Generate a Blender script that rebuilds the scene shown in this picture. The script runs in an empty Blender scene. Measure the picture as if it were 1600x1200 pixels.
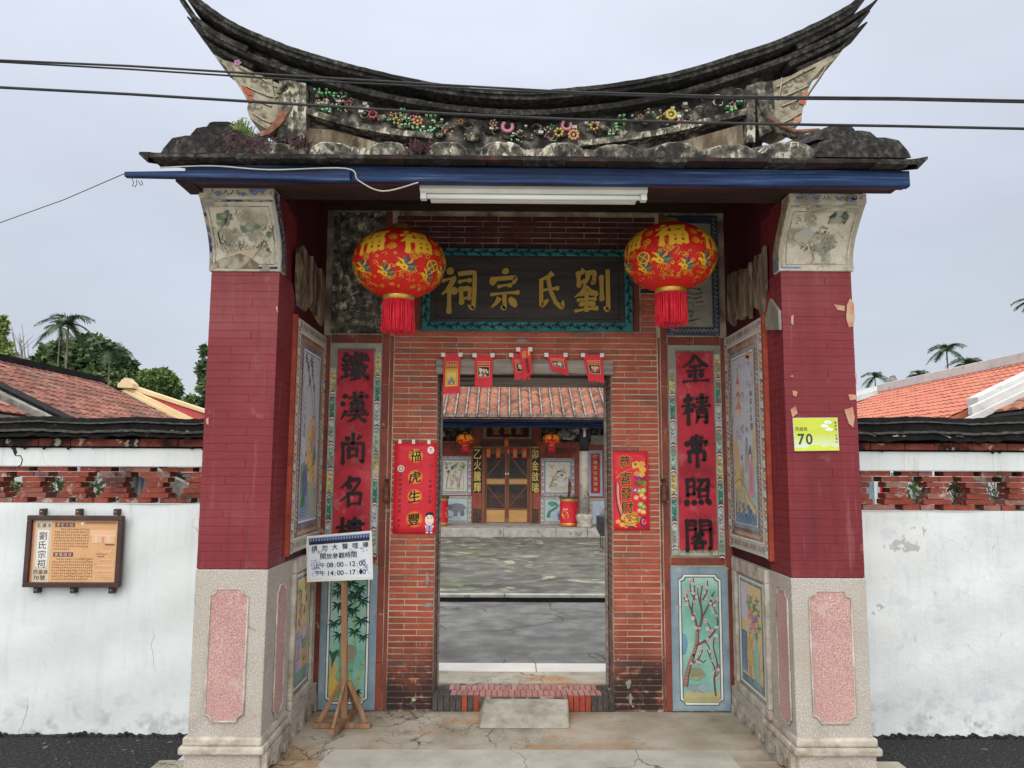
import bpy, math, random
from math import sin, cos, pi, radians, sqrt, atan2, floor
from mathutils import Vector, Matrix
random.seed(7)
sc = bpy.context.scene
COL = sc.collection
# ------------------------------------------------------------------ camera, sky, sun, exposure
CAM_H = 1.6; FOC = 1180.0; PITCH = radians(6.4); YAW = radians(0.48); ROLL = radians(0.3)
_f = Vector((sin(YAW)*cos(PITCH), cos(YAW)*cos(PITCH), sin(PITCH)))
_x = Vector((cos(YAW), -sin(YAW), 0)); _u = _x.cross(_f)
_r = cos(ROLL)*_x + sin(ROLL)*_u; _u2 = -sin(ROLL)*_x + cos(ROLL)*_u
cam_d = bpy.data.cameras.new('camera'); cam = bpy.data.objects.new('camera', cam_d); COL.objects.link(cam)
M = Matrix((( _r.x, _u2.x, -_f.x, 0), (_r.y, _u2.y, -_f.y, 0), (_r.z, _u2.z, -_f.z, CAM_H), (0, 0, 0, 1)))
cam.matrix_world = M
cam_d.sensor_width = 36; cam_d.lens = 36*FOC/1600; cam_d.clip_start = 0.05; cam_d.clip_end = 2000
sc.camera = cam
SUN_EL, SUN_AZ = radians(33), radians(-14)      # sun high behind the viewer, a little to the left, behind cloud
w = bpy.data.worlds.new('World'); sc.world = w; w.use_nodes = True
nt = w.node_tree; nt.nodes.clear(); N = nt.nodes.new; L = nt.links.new
out = N('ShaderNodeOutputWorld'); bg = N('ShaderNodeBackground'); L(bg.outputs[0], out.inputs[0])
bg.inputs[1].default_value = 0.1
sky = N('ShaderNodeTexSky'); sky.sky_type = 'NISHITA'; sky.sun_disc = False
sky.sun_elevation = SUN_EL; sky.sun_rotation = radians(180)+SUN_AZ; sky.dust_density = 4; sky.air_density = 1.5
tc = N('ShaderNodeTexCoord'); sp = N('ShaderNodeSeparateXYZ'); L(tc.outputs['Generated'], sp.inputs[0])
mx = N('ShaderNodeMath'); mx.operation = 'MAXIMUM'; L(sp.outputs[2], mx.inputs[0]); mx.inputs[1].default_value = 0
pw = N('ShaderNodeMath'); pw.operation = 'POWER'; L(mx.outputs[0], pw.inputs[0]); pw.inputs[1].default_value = 1.9
nz = N('ShaderNodeTexNoise'); nz.inputs['Scale'].default_value = 2.2; nz.inputs['Detail'].default_value = 4
mpn = N('ShaderNodeMapping'); mpn.inputs['Scale'].default_value = (1, 1, 2.6); L(tc.outputs['Generated'], mpn.inputs[0]); L(mpn.outputs[0], nz.inputs[0])
mr = N('ShaderNodeMapRange'); mr.inputs[1].default_value = .3; mr.inputs[2].default_value = .7; mr.inputs[3].default_value = .90; mr.inputs[4].default_value = 1.07
L(nz.outputs[0], mr.inputs[0])
rp = N('ShaderNodeValToRGB'); L(pw.outputs[0], rp.inputs[0])          # overcast cloud deck: brighter overhead, as overcast skies are
rp.color_ramp.elements[0].color = (.206, .226, .260, 1); rp.color_ramp.elements[1].color = (.98, .99, 1, 1)
e = rp.color_ramp.elements.new(.1); e.color = (.226, .244, .284, 1)
e = rp.color_ramp.elements.new(.33); e.color = (.282, .298, .340, 1)
sc1 = N('ShaderNodeVectorMath'); sc1.operation = 'SCALE'; L(rp.outputs[0], sc1.inputs[0]); sc1.inputs[3].default_value = 18.4
sc2 = N('ShaderNodeVectorMath'); sc2.operation = 'SCALE'; L(sc1.outputs[0], sc2.inputs[0]); L(mr.outputs[0], sc2.inputs[3])
mxx = N('ShaderNodeMix'); mxx.data_type = 'RGBA'; mxx.inputs[0].default_value = 0.93
L(sky.outputs[0], mxx.inputs[6]); L(sc2.outputs[0], mxx.inputs[7]); L(mxx.outputs[2], bg.inputs[0])
sun_d = bpy.data.lights.new('sun', 'SUN'); sun_d.energy = 1.0; sun_d.angle = radians(55); sun_d.color = (1, .96, .9)
sun = bpy.data.objects.new('sun', sun_d); COL.objects.link(sun)
sdir = Vector((sin(SUN_AZ)*cos(SUN_EL), -cos(SUN_AZ)*cos(SUN_EL), sin(SUN_EL)))
sun.rotation_euler = sdir.to_track_quat('Z', 'Y').to_euler(); sun.location = sdir*30
vs = sc.view_settings; vs.view_transform = 'Standard'; vs.look = 'None'; vs.exposure = 0.68; vs.gamma = 1; vs.use_curve_mapping = False
try:
    sc.cycles.use_denoising = True; sc.cycles.max_bounces = 6; sc.cycles.diffuse_bounces = 4
except Exception: pass

# ------------------------------------------------------------------ helpers
def ray(px, py): return _f + ((px-800)/FOC)*_r - ((py-600)/FOC)*_u2
def at(px, py, Y):
    d = ray(px, py); t = Y/d.y; return Vector((d.x*t, Y, CAM_H+d.z*t))
def atz(px, py, Z):
    d = ray(px, py); t = (Z-CAM_H)/d.z; return Vector((d.x*t, d.y*t, Z))
def atx(px, py, X):
    d = ray(px, py); t = X/d.x; return Vector((X, d.y*t, CAM_H+d.z*t))
def lin(c): c = c/255.0; return c/12.92 if c <= .04045 else ((c+.055)/1.055)**2.4
def C(r, g, b): return (lin(r), lin(g), lin(b), 1.0)

class MB:
    def __init__(s): s.v = []; s.f = []; s.sm = []
    def add(s, vs, fs, smooth=False):
        o = len(s.v); s.v += [tuple(p) for p in vs]; s.f += [tuple(i+o for i in f) for f in fs]; s.sm += [smooth]*len(fs); return s
    def box(s, x0, x1, y0, y1, z0, z1):
        return s.add([(x0,y0,z0),(x1,y0,z0),(x1,y1,z0),(x0,y1,z0),(x0,y0,z1),(x1,y0,z1),(x1,y1,z1),(x0,y1,z1)],
                     [(0,3,2,1),(4,5,6,7),(0,1,5,4),(1,2,6,5),(2,3,7,6),(3,0,4,7)])
    def bar(s, a, b, w, h, up=(0,0,1)):
        a = Vector(a); b = Vector(b); d = (b-a).normalized(); u = Vector(up); sd = d.cross(u)
        if sd.length < 1e-4: sd = d.cross(Vector((0,1,0)))
        sd.normalize(); u = sd.cross(d)
        vs = [p+sd*i*w/2+u*j*h/2 for p in (a,b) for i,j in ((-1,-1),(1,-1),(1,1),(-1,1))]
        return s.add(vs, [(0,1,2,3),(7,6,5,4),(0,4,5,1),(1,5,6,2),(2,6,7,3),(3,7,4,0)])
    def prism(s, poly, fn, d0, d1):
        """poly: 2D outline; fn(u,v,d) -> xyz; closed solid between d0 and d1"""
        n = len(poly); vs = [fn(u,v,d0) for u,v in poly]+[fn(u,v,d1) for u,v in poly]
        return s.add(vs, [tuple(range(n)), tuple(range(2*n-1, n-1, -1))]+[(i,(i+n),(i+1)%n+n,(i+1)%n) for i in range(n)])
    def tube(s, pts, r, n=8, r1=None, cap=True):
        pts = [Vector(p) for p in pts]; m = len(pts); o = []
        prev = None
        for i, p in enumerate(pts):
            d = (pts[min(i+1,m-1)]-pts[max(i-1,0)]).normalized()
            if prev is None:
                a = d.cross(Vector((0,0,1)))
                if a.length < .1: a = d.cross(Vector((0,1,0)))
            else: a = prev-d*prev.dot(d)
            a.normalize(); prev = a; b = d.cross(a)
            rr = r if r1 is None else r+(r1-r)*i/(m-1)
            o += [p+a*cos(2*pi*k/n)*rr+b*sin(2*pi*k/n)*rr for k in range(n)]
        fs = [(i*n+k, i*n+(k+1)%n, (i+1)*n+(k+1)%n, (i+1)*n+k) for i in range(m-1) for k in range(n)]
        if cap: fs += [tuple(range(n-1,-1,-1)), tuple((m-1)*n+k for k in range(n))]
        return s.add(o, fs, True)
    def lathe(s, prof, c, n=24, sx=1, sy=1, wob=None):
        o = []; m = len(prof)
        for r, z in prof:
            for k in range(n):
                a = 2*pi*k/n; q = r*(1+(wob(a, z) if wob else 0))
                o.append((c[0]+q*cos(a)*sx, c[1]+q*sin(a)*sy, c[2]+z))
        fs = [(i*n+k, i*n+(k+1)%n, (i+1)*n+(k+1)%n, (i+1)*n+k) for i in range(m-1) for k in range(n)]
        fs += [tuple(range(n-1,-1,-1)), tuple((m-1)*n+k for k in range(n))]
        return s.add(o, fs, True)
    def grid(s, fn, nu, nv, thick=None, smooth=True):
        vs = [fn(i/nu, j/nv) for j in range(nv+1) for i in range(nu+1)]
        fs = [(j*(nu+1)+i, j*(nu+1)+i+1, (j+1)*(nu+1)+i+1, (j+1)*(nu+1)+i) for j in range(nv) for i in range(nu)]
        return s.add(vs, fs, smooth)
    def mesh(s, name):
        me = bpy.data.meshes.new(name); me.from_pydata(s.v, [], s.f)
        me.polygons.foreach_set('use_smooth', s.sm); me.update(); return me

def props(o, label=None, cat=None, group=None, kind=None):
    for k, v in (('label',label),('category',cat),('group',group),('kind',kind)):
        if v: o[k] = v
    return o
WL = {}
def thing(name, loc, label, cat, group=None, kind=None):
    o = bpy.data.objects.new(name, None); o.location = loc; o.empty_display_size = .1; COL.objects.link(o)
    WL[o.name] = Vector(loc); return props(o, label, cat, group, kind)
def obj(name, mb, m, parent=None, label=None, cat=None, group=None, kind=None, bevel=0, loc=None):
    """links one mesh; coordinates are world coordinates (loc = where the mesh's own origin stands)"""
    me = mb if isinstance(mb, bpy.types.Mesh) else mb.mesh(name)
    if m is not None and not me.materials: me.materials.append(m)
    o = bpy.data.objects.new(name, me); COL.objects.link(o)
    if loc is not None: o.location = loc
    WL[o.name] = Vector(loc) if loc is not None else Vector((0,0,0))
    if parent is not None:
        o.parent = parent; o.matrix_parent_inverse = Matrix.Translation(-WL[parent.name])
    if bevel:
        b = o.modifiers.new('b', 'BEVEL'); b.width = bevel; b.segments = 2; b.limit_method = 'ANGLE'
    return props(o, label, cat, group, kind)
def copy_tree(o, parent=None):
    c = o.copy(); COL.objects.link(c)
    if parent is not None:
        c.parent = parent; c.matrix_parent_inverse = o.matrix_parent_inverse.copy()
    for ch in o.children: copy_tree(ch, c)
    return c

# ------------------------------------------------------------------ materials
def mat(name, cols, scale=3.0, detail=6, rough=.8, bump=.3, bscale=None, layers=(), rnd=0.0, rndcols=None, dist=0.0, stretch=None, spec=.3, attr=None, metal=0):
    """cols: [(pos, colour)] ramp over noise.  layers: dict(col, scale, lo, hi, amt, z=(z0,z1), st=stretch) stains that have a shape of their own."""
    m = bpy.data.materials.new(name); m.use_nodes = True; t = m.node_tree; t.nodes.clear(); N = t.nodes.new; K = t.links.new
    o = N('ShaderNodeOutputMaterial'); b = N('ShaderNodeBsdfPrincipled'); K(b.outputs[0], o.inputs[0])
    b.inputs['Roughness'].default_value = rough; b.inputs['Specular IOR Level'].default_value = spec; b.inputs['Metallic'].default_value = metal
    g = N('ShaderNodeNewGeometry'); oi = N('ShaderNodeObjectInfo')
    def noise(sc_, det, st=None, dst=0, kind='n'):
        mp = N('ShaderNodeMapping'); K(g.outputs['Position'], mp.inputs[0]); mp.inputs['Scale'].default_value = st or (1,1,1)
        if kind == 'v':
            n = N('ShaderNodeTexVoronoi'); n.feature = 'DISTANCE_TO_EDGE'; n.inputs['Scale'].default_value = sc_
            n2 = N('ShaderNodeTexNoise'); n2.inputs['Scale'].default_value = sc_*2.2; n2.inputs['Detail'].default_value = 4; K(mp.outputs[0], n2.inputs[0])
            ad = N('ShaderNodeVectorMath'); ad.operation = 'MULTIPLY_ADD'; K(n2.outputs['Color'], ad.inputs[0]); ad.inputs[1].default_value = (.35,.35,.35); K(mp.outputs[0], ad.inputs[2])
            K(ad.outputs[0], n.inputs[0]); return n.outputs['Distance']
        n = N('ShaderNodeTexNoise'); K(mp.outputs[0], n.inputs[0]); n.inputs['Scale'].default_value = sc_; n.inputs['Detail'].default_value = det
        n.inputs['Roughness'].default_value = .6; n.inputs['Distortion'].default_value = dst; return n.outputs[0]
    nb = noise(scale, detail, stretch, dist)
    r = N('ShaderNodeValToRGB'); cr = r.color_ramp
    cr.elements[0].position, cr.elements[0].color = cols[0]; cr.elements[1].position, cr.elements[1].color = cols[-1]
    for p, c in cols[1:-1]:
        e = cr.elements.new(p); e.color = c
    K(nb, r.inputs[0]); cur = r.outputs[0]
    if attr:
        a = N('ShaderNodeAttribute'); a.attribute_name = attr
        mm = N('ShaderNodeMix'); mm.data_type = 'RGBA'; mm.blend_type = 'MULTIPLY'; mm.inputs[0].default_value = 1
        K(a.outputs[0], mm.inputs[6]); K(cur, mm.inputs[7]); cur = mm.outputs[2]
    if rndcols:
        r2 = N('ShaderNodeValToRGB'); r2.color_ramp.interpolation = 'LINEAR'; c2 = r2.color_ramp
        c2.elements[0].position, c2.elements[0].color = rndcols[0]; c2.elements[1].position, c2.elements[1].color = rndcols[-1]
        for p, c in rndcols[1:-1]:
            e = c2.elements.new(p); e.color = c
        K(oi.outputs['Random'], r2.inputs[0])
        mm = N('ShaderNodeMix'); mm.data_type = 'RGBA'; mm.inputs[0].default_value = rnd; K(cur, mm.inputs[6]); K(r2.outputs[0], mm.inputs[7]); cur = mm.outputs[2]
    for l in layers:
        n = noise(l['scale'], l.get('det', 6), l.get('st'), l.get('dist', 0), l.get('kind', 'n'))
        mr = N('ShaderNodeMapRange'); mr.inputs[1].default_value = l['lo']; mr.inputs[2].default_value = l['hi']
        mr.inputs[3].default_value = 0; mr.inputs[4].default_value = l.get('amt', 1); K(n, mr.inputs[0]); fac = mr.outputs[0]
        if l.get('kind') == 'v':
            mr.inputs[3].default_value = l.get('amt', 1); mr.inputs[4].default_value = 0
        if 'mask' in l:
            n3 = noise(l['mask'][0], 3); m3 = N('ShaderNodeMapRange'); m3.inputs[1].default_value = l['mask'][1]; m3.inputs[2].default_value = l['mask'][2]; K(n3, m3.inputs[0])
            mu = N('ShaderNodeMath'); mu.operation = 'MULTIPLY'; K(fac, mu.inputs[0]); K(m3.outputs[0], mu.inputs[1]); fac = mu.outputs[0]
        for ax in ('x', 'y', 'z'):
            if ax in l:
                s3 = N('ShaderNodeSeparateXYZ'); K(g.outputs['Position'], s3.inputs[0])
                m2 = N('ShaderNodeMapRange'); m2.inputs[1].default_value = l[ax][0]; m2.inputs[2].default_value = l[ax][1]
                wv = N('ShaderNodeMath'); wv.operation = 'MULTIPLY_ADD'; n4 = noise(3.5, 4); K(n4, wv.inputs[0]); wv.inputs[1].default_value = l.get('wob', .25)
                sb = N('ShaderNodeMath'); sb.operation = 'ADD'; sb.inputs[1].default_value = -l.get('wob', .25)/2; K(s3.outputs['XYZ'.index(ax.upper())], sb.inputs[0]); K(sb.outputs[0], wv.inputs[2])
                K(wv.outputs[0], m2.inputs[0])
                mu = N('ShaderNodeMath'); mu.operation = 'MULTIPLY'; K(fac, mu.inputs[0]); K(m2.outputs[0], mu.inputs[1]); fac = mu.outputs[0]
        mm = N('ShaderNodeMix'); mm.data_type = 'RGBA'; K(fac, mm.inputs[0]); K(cur, mm.inputs[6]); mm.inputs[7].default_value = l['col']; cur = mm.outputs[2]
    K(cur, b.inputs['Base Color'])
    if bump:
        bp = N('ShaderNodeBump'); bp.inputs['Strength'].default_value = bump; bp.inputs['Distance'].default_value = .01
        K(noise(bscale or scale*6, 8), bp.inputs['Height']); K(bp.outputs[0], b.inputs['Normal'])
    return m

K_ = {}
soot = dict(col=C(38,36,36), scale=14, lo=.3, hi=.46, amt=.93, z=(.62,.2), wob=.75)
K_['brick'] = mat('brick', [(.3,C(144,72,56)),(.5,C(172,88,68)),(.72,C(190,112,92))], 9, rough=.75, bump=.6, bscale=60, rnd=.5,
    rndcols=[(0,C(140,68,54)),(.3,C(186,94,70)),(.6,C(166,78,60)),(.85,C(196,108,82)),(.94,C(116,92,84)),(1,C(100,82,76))],
    layers=[dict(col=C(205,190,175), scale=30, lo=.66, hi=.72, amt=.5), dict(col=C(90,60,54), scale=5, lo=.55, hi=.75, amt=.4), soot,
            dict(col=C(196,192,178), scale=16, lo=.66, hi=.69, amt=.9, z=(.6,.4), wob=.2)])
K_['mortar'] = mat('mortar', [(.3,C(164,148,128)),(.7,C(212,196,172))], 8, rough=.95, bump=.5, layers=[dict(col=C(60,56,54), scale=14, lo=.35, hi=.5, amt=.8, z=(.5,.25)), dict(col=C(90,68,62), scale=6, lo=.35, hi=.6, amt=.8, z=(2.4,2.7))])
K_['strip'] = mat('strip_tile', [(.3,C(122,60,50)),(.7,C(158,84,68))], 7, rough=.7, bump=.5, bscale=50, rnd=.4, rndcols=[(0,C(98,48,42)),(1,C(146,70,56))],
    layers=[dict(col=C(196,182,166), scale=11, lo=.64, hi=.7, amt=.6), dict(col=C(70,50,46), scale=5, lo=.45, hi=.7, amt=.5)])
K_['redpaint'] = mat('red_painted_brick', [(.3,C(114,36,44)),(.55,C(126,45,52)),(.8,C(142,66,70))], 1.7, rough=.55, bump=.35, bscale=40, rnd=.12, rndcols=[(0,C(116,38,46)),(1,C(136,58,62))],
    layers=[dict(col=C(150,84,86), scale=3, lo=.4, hi=.7, amt=.5, z=(1.9,2.5)), dict(col=C(92,34,40), scale=1.1, lo=.5, hi=.66, amt=.45, st=(3,3,.6)), dict(col=C(160,104,104), scale=7, lo=.64, hi=.7, amt=.35), dict(col=C(84,30,36), scale=5, lo=.55, hi=.68, amt=.35, st=(5,5,.25)), dict(col=C(166,120,116), scale=4, lo=.6, hi=.7, amt=.3, st=(6,6,.3)), dict(col=C(176,140,132), scale=24, lo=.75, hi=.78, amt=.8)])
K_['joint'] = mat('red_joint', [(.3,C(104,32,40)),(.7,C(122,42,50))], 6, rough=.7)
K_['chip'] = mat('bare_chip', [(.3,C(176,112,90)),(.5,C(196,150,124)),(.7,C(190,176,156))], 14, rough=.9, bump=.6)
K_['granite'] = mat('granite_wash', [(.33,C(160,154,146)),(.5,C(188,181,171)),(.67,C(214,208,200))], 150, 3, rough=.85, bump=.7, bscale=120,
    layers=[dict(col=C(168,156,140), scale=3, lo=.45, hi=.75, amt=.5), dict(col=C(120,112,100), scale=4, lo=.58, hi=.75, amt=.6, z=(.9,.2)), dict(col=C(60,56,52), kind='v', scale=.9, lo=.0, hi=.003, amt=.5, mask=(2,.5,.6))])
K_['pinkwash'] = mat('pink_wash', [(.34,C(166,124,120)),(.5,C(200,158,151)),(.66,C(222,198,191))], 150, 3, rough=.85, bump=.7, bscale=120, layers=[dict(col=C(205,190,184), scale=5, lo=.66, hi=.7, amt=.6), dict(col=C(160,108,112), scale=2, lo=.4, hi=.7, amt=.4)])
K_['plinth'] = mat('worn_stone', [(.3,C(150,142,126)),(.5,C(188,180,166)),(.7,C(214,208,198))], 10, rough=.85, bump=.7, layers=[dict(col=C(160,135,98), scale=3.5, lo=.55, hi=.72, amt=.6), dict(col=C(90,84,74), scale=8, lo=.6, hi=.75, amt=.6)])
K_['greyplaster'] = mat('grey_plaster', [(.3,C(120,118,108)),(.7,C(168,164,150))], 5, rough=.9, bump=.5, layers=[dict(col=C(90,86,78), scale=9, lo=.6, hi=.7, amt=.5)])
K_['mossplaster'] = mat('weathered_plaster', [(.3,C(40,39,36)),(.43,C(78,75,68)),(.56,C(116,111,98)),(.7,C(184,178,158))], 26, 9, rough=.95, bump=.9, bscale=30, layers=[dict(col=C(214,208,186), scale=24, lo=.53, hi=.57, amt=.8, st=(1,1,.5), mask=(4,.46,.54)), dict(col=C(34,33,31), scale=5, lo=.52, hi=.6, amt=.85)])
K_['blackroof'] = mat('black_weathered', [(.32,C(30,29,28)),(.5,C(56,54,51)),(.68,C(96,93,86))], 30, 9, rough=.95, bump=1.0, bscale=60, layers=[dict(col=C(120,116,106), scale=28, lo=.66, hi=.7, amt=.6), dict(col=C(22,22,21), scale=3.2, lo=.5, hi=.6, amt=.7)])
K_['coping'] = mat('black_coping', [(.3,C(14,14,14)),(.6,C(30,29,28)),(.85,C(56,54,50))], 12, 9, rough=.95, bump=.9, bscale=50, layers=[dict(col=C(126,122,112), scale=34, lo=.66, hi=.69, amt=.5)])
K_['bluebeam'] = mat('blue_wood', [(.34,C(12,26,52)),(.5,C(22,46,86)),(.6,C(38,66,112)),(.72,C(100,120,146))], 14, 8, rough=.6, bump=.8, bscale=22, stretch=(.1,1,4), layers=[dict(col=C(16,20,36), scale=14, lo=.6, hi=.64, amt=.9, st=(.08,1,5)), dict(col=C(150,160,176), scale=40, lo=.76, hi=.79, amt=.6)])
K_['redbeam'] = mat('red_wood', [(.3,C(70,14,24)),(.7,C(118,28,40))], 6, rough=.6, bump=.4, stretch=(.3,1,5))
K_['darkwood'] = mat('dark_wood', [(.3,C(34,24,22)),(.7,C(62,44,38))], 6, rough=.8, bump=.4, stretch=(.3,1,5))
K_['greywood'] = mat('grey_wood', [(.3,C(110,100,92)),(.55,C(156,144,134)),(.8,C(186,176,166))], 5, 8, rough=.85, bump=.6, bscale=12, stretch=(.3,1,8), layers=[dict(col=C(50,44,40), scale=6, lo=.6, hi=.64, amt=.7, st=(.2,1,8))])
K_['rawwood'] = mat('raw_wood', [(.3,C(120,86,62)),(.6,C(160,124,94)),(.8,C(180,148,118))], 5, 8, rough=.8, bump=.4, bscale=14, stretch=(4,4,.4))
K_['whitewall'] = mat('whitewash', [(.3,C(214,221,219)),(.5,C(224,230,229)),(.75,C(233,238,236))], 1.3, 8, rough=.8, bump=.55, bscale=9,
    layers=[dict(col=C(206,211,210), scale=4, lo=.56, hi=.7, amt=.25), dict(col=C(160,160,152), scale=9, lo=.5, hi=.64, amt=.55, z=(.22,-.04), wob=.18), dict(col=C(176,178,172), scale=2.6, lo=.58, hi=.66, amt=.5, st=(7,7,.35), z=(1.0,1.4), wob=.3), dict(col=C(170,176,178), scale=18, lo=.72, hi=.74, amt=.6, z=(.5,.1)), dict(col=C(120,124,124), kind='v', scale=1.2, lo=0, hi=.005, amt=.75, mask=(1.1,.48,.54)), dict(col=C(148,146,140), scale=7, lo=.56, hi=.66, amt=.6, z=(.12,-.06), wob=.2), dict(col=C(186,194,196), scale=5, lo=.5, hi=.7, amt=.22, st=(5,5,.5))])
K_['roughwhite'] = mat('rough_whitewash', [(.3,C(214,219,219)),(.5,C(225,229,228)),(.75,C(235,238,237))], 1.7, 8, rough=.8, bump=1.0, bscale=7,
    layers=[dict(col=C(200,205,206), scale=6, lo=.58, hi=.63, amt=.4), dict(col=C(160,160,152), scale=9, lo=.5, hi=.64, amt=.55, z=(.22,-.04), wob=.18), dict(col=C(176,178,172), scale=2.6, lo=.58, hi=.66, amt=.5, st=(7,7,.35), z=(1.0,1.4), wob=.3), dict(col=C(120,122,120), scale=22, lo=.72, hi=.735, amt=.7), dict(col=C(150,158,162), scale=15, lo=.7, hi=.72, amt=.7), dict(col=C(140,146,148), kind='v', scale=2.1, lo=0, hi=.004, amt=.6, mask=(1.6,.53,.58)), dict(col=C(150,152,150), scale=5, lo=.655, hi=.665, amt=.6), dict(col=C(150,148,142), scale=8, lo=.56, hi=.66, amt=.6, z=(.12,-.06), wob=.2), dict(col=C(186,196,202), scale=5, lo=.5, hi=.7, amt=.22, st=(5,5,.5))])
K_['oldbrick'] = mat('old_brick', [(.3,C(112,54,46)),(.55,C(150,78,62)),(.8,C(172,104,86))], 14, rough=.85, bump=.7, bscale=50, rnd=.5, rndcols=[(0,C(96,48,42)),(.5,C(150,72,58)),(.85,C(136,62,50)),(1,C(158,140,126))],
    layers=[dict(col=C(200,192,180), scale=12, lo=.58, hi=.66, amt=.75), dict(col=C(50,44,42), scale=6, lo=.52, hi=.64, amt=.7)])
K_['floor'] = mat('porch_concrete', [(.3,C(132,124,108)),(.48,C(168,160,142)),(.72,C(196,190,174))], 2.4, 9, rough=.75, bump=.5, bscale=30,
    layers=[dict(col=C(170,124,74), scale=2.2, lo=.48, hi=.6, amt=.75, mask=(1.5,.4,.55), st=(.6,1.4,1)), dict(col=C(110,104,96), scale=3.2, lo=.58, hi=.68, amt=.6), dict(col=C(40,36,32), kind='v', scale=1.5, lo=0, hi=.008, amt=.9, x=(.62,.2), mask=(1.3,.42,.5)), dict(col=C(46,42,38), kind='v', scale=4.6, lo=0, hi=.02, amt=.9, x=(.55,.25), mask=(1.9,.42,.5))])
K_['slab'] = mat('front_concrete', [(.3,C(164,160,148)),(.7,C(196,192,180))], 5, 9, rough=.8, bump=.5, bscale=60, layers=[dict(col=C(40,36,32), kind='v', scale=1.2, lo=0, hi=.005, amt=.9), dict(col=C(150,144,130), scale=50, lo=.62, hi=.68, amt=.6)])
K_['asphalt'] = mat('asphalt', [(.35,C(26,26,27)),(.55,C(48,48,49)),(.68,C(92,92,92))], 60, 4, rough=.95, bump=1.0, bscale=45, layers=[dict(col=C(30,30,30), scale=2, lo=.4, hi=.7, amt=.4), dict(col=C(150,148,144), scale=90, lo=.72, hi=.74, amt=.8)])
K_['court'] = mat('court_concrete', [(.3,C(84,84,80)),(.5,C(112,112,107)),(.72,C(142,141,134))], 3.4, 9, rough=.6, bump=.4, bscale=30,
    layers=[dict(col=C(76,72,62), scale=1.4, lo=.5, hi=.62, amt=.6), dict(col=C(128,134,110), scale=.9, lo=.6, hi=.68, amt=.5), dict(col=C(30,29,28), kind='v', scale=1.0, lo=0, hi=.012, amt=.95, mask=(.8,.46,.5)), dict(col=C(160,160,158), scale=60, lo=.7, hi=.73, amt=.4)])
K_['courtfar'] = mat('court_lichen', [(.3,C(70,68,60)),(.5,C(98,97,88)),(.72,C(134,131,118))], 3.4, 9, rough=.65, bump=.4, bscale=20,
    layers=[dict(col=C(56,50,46), scale=1.6, lo=.55, hi=.63, amt=.7, st=(.8,1,1)), dict(col=C(168,164,136), scale=1.7, lo=.57, hi=.63, amt=.8, st=(.9,.8,1), dist=1.2), dict(col=C(96,112,56), scale=1.5, lo=.62, hi=.66, amt=.8, st=(.7,1.5,1))])
K_['marble'] = mat('pale_stone', [(.3,C(206,202,194)),(.7,C(230,227,220))], 3, rough=.6, bump=.3)
K_['paver'] = mat('pink_brick', [(.3,C(160,104,98)),(.6,C(186,130,122)),(.8,C(196,160,150))], 14, rough=.8, bump=.6, rnd=.4, rndcols=[(0,C(150,92,86)),(.7,C(190,136,128)),(1,C(176,160,150))], layers=[dict(col=C(96,76,70), scale=8, lo=.56, hi=.66, amt=.6)])
K_['darkbrick'] = mat('dark_brick', [(.3,C(58,54,52)),(.7,C(98,90,84))], 14, rough=.8, bump=.6, layers=[dict(col=C(170,160,146), scale=12, lo=.6, hi=.7, amt=.4)])
K_['redriser'] = mat('red_riser_brick', [(.3,C(140,60,46)),(.7,C(178,84,62))], 14, rough=.8, bump=.6)
K_['ramp'] = mat('ramp_concrete', [(.3,C(136,130,118)),(.5,C(168,162,148)),(.75,C(200,194,180))], 8, 9, rough=.85, bump=.8, bscale=40, layers=[dict(col=C(100,92,80), scale=3, lo=.55, hi=.7, amt=.6)])
K_['paint'] = mat('paint', [(.3,(.82,.82,.8,1)),(.7,(1,1,1,1))], 12, rough=.65, bump=.25, bscale=60, attr='Col', layers=[dict(col=C(150,142,126), scale=9, lo=.64, hi=.74, amt=.6)])
K_['oldpaint'] = mat('faded_paint', [(.3,(.6,.59,.56,1)),(.7,(1,.99,.96,1))], 14, rough=.8, bump=.5, bscale=50, attr='Col', layers=[dict(col=C(124,118,104), scale=12, lo=.54, hi=.62, amt=.7), dict(col=C(190,176,150), scale=7, lo=.6, hi=.66, amt=.6)])
K_['softpaint'] = mat('soft_paint', [(.3,(1,.99,.97,1)),(.7,(1.12,1.12,1.1,1))], 16, rough=.75, bump=.3, bscale=60, attr='Col', layers=[dict(col=C(214,216,208), scale=5, lo=.3, hi=.75, amt=.5), dict(col=C(150,142,126), scale=13, lo=.6, hi=.68, amt=.6)])
K_['print'] = mat('print', [(.3,(.93,.93,.93,1)),(.7,(1,1,1,1))], 8, rough=.45, bump=.1, attr='Col')
K_['boardwood'] = mat('black_board', [(.3,C(44,40,38)),(.7,C(66,62,58))], 5, rough=.5, bump=.3, stretch=(.4,1,5))
K_['gold'] = mat('gold_paint', [(.3,C(140,104,30)),(.6,C(188,150,52)),(.8,C(208,176,84))], 9, rough=.5, bump=.3)
K_['brass'] = mat('gold_foil', [(.3,C(190,146,50)),(.7,C(232,200,110))], 9, rough=.3, bump=.1, metal=.6)
K_['blackink'] = mat('black_letters', [(.3,C(24,22,22)),(.7,C(40,38,38))], 9, rough=.5, bump=.3)
K_['redboard'] = mat('couplet_red', [(.3,C(160,36,50)),(.55,C(188,54,68)),(.8,C(208,106,112))], 3.5, 8, rough=.7, bump=.4, bscale=30, layers=[dict(col=C(216,140,144), scale=12, lo=.56, hi=.68, amt=.45), dict(col=C(110,28,38), scale=9, lo=.6, hi=.66, amt=.6), dict(col=C(120,24,40), scale=6, lo=.5, hi=.65, amt=.6)])
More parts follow.
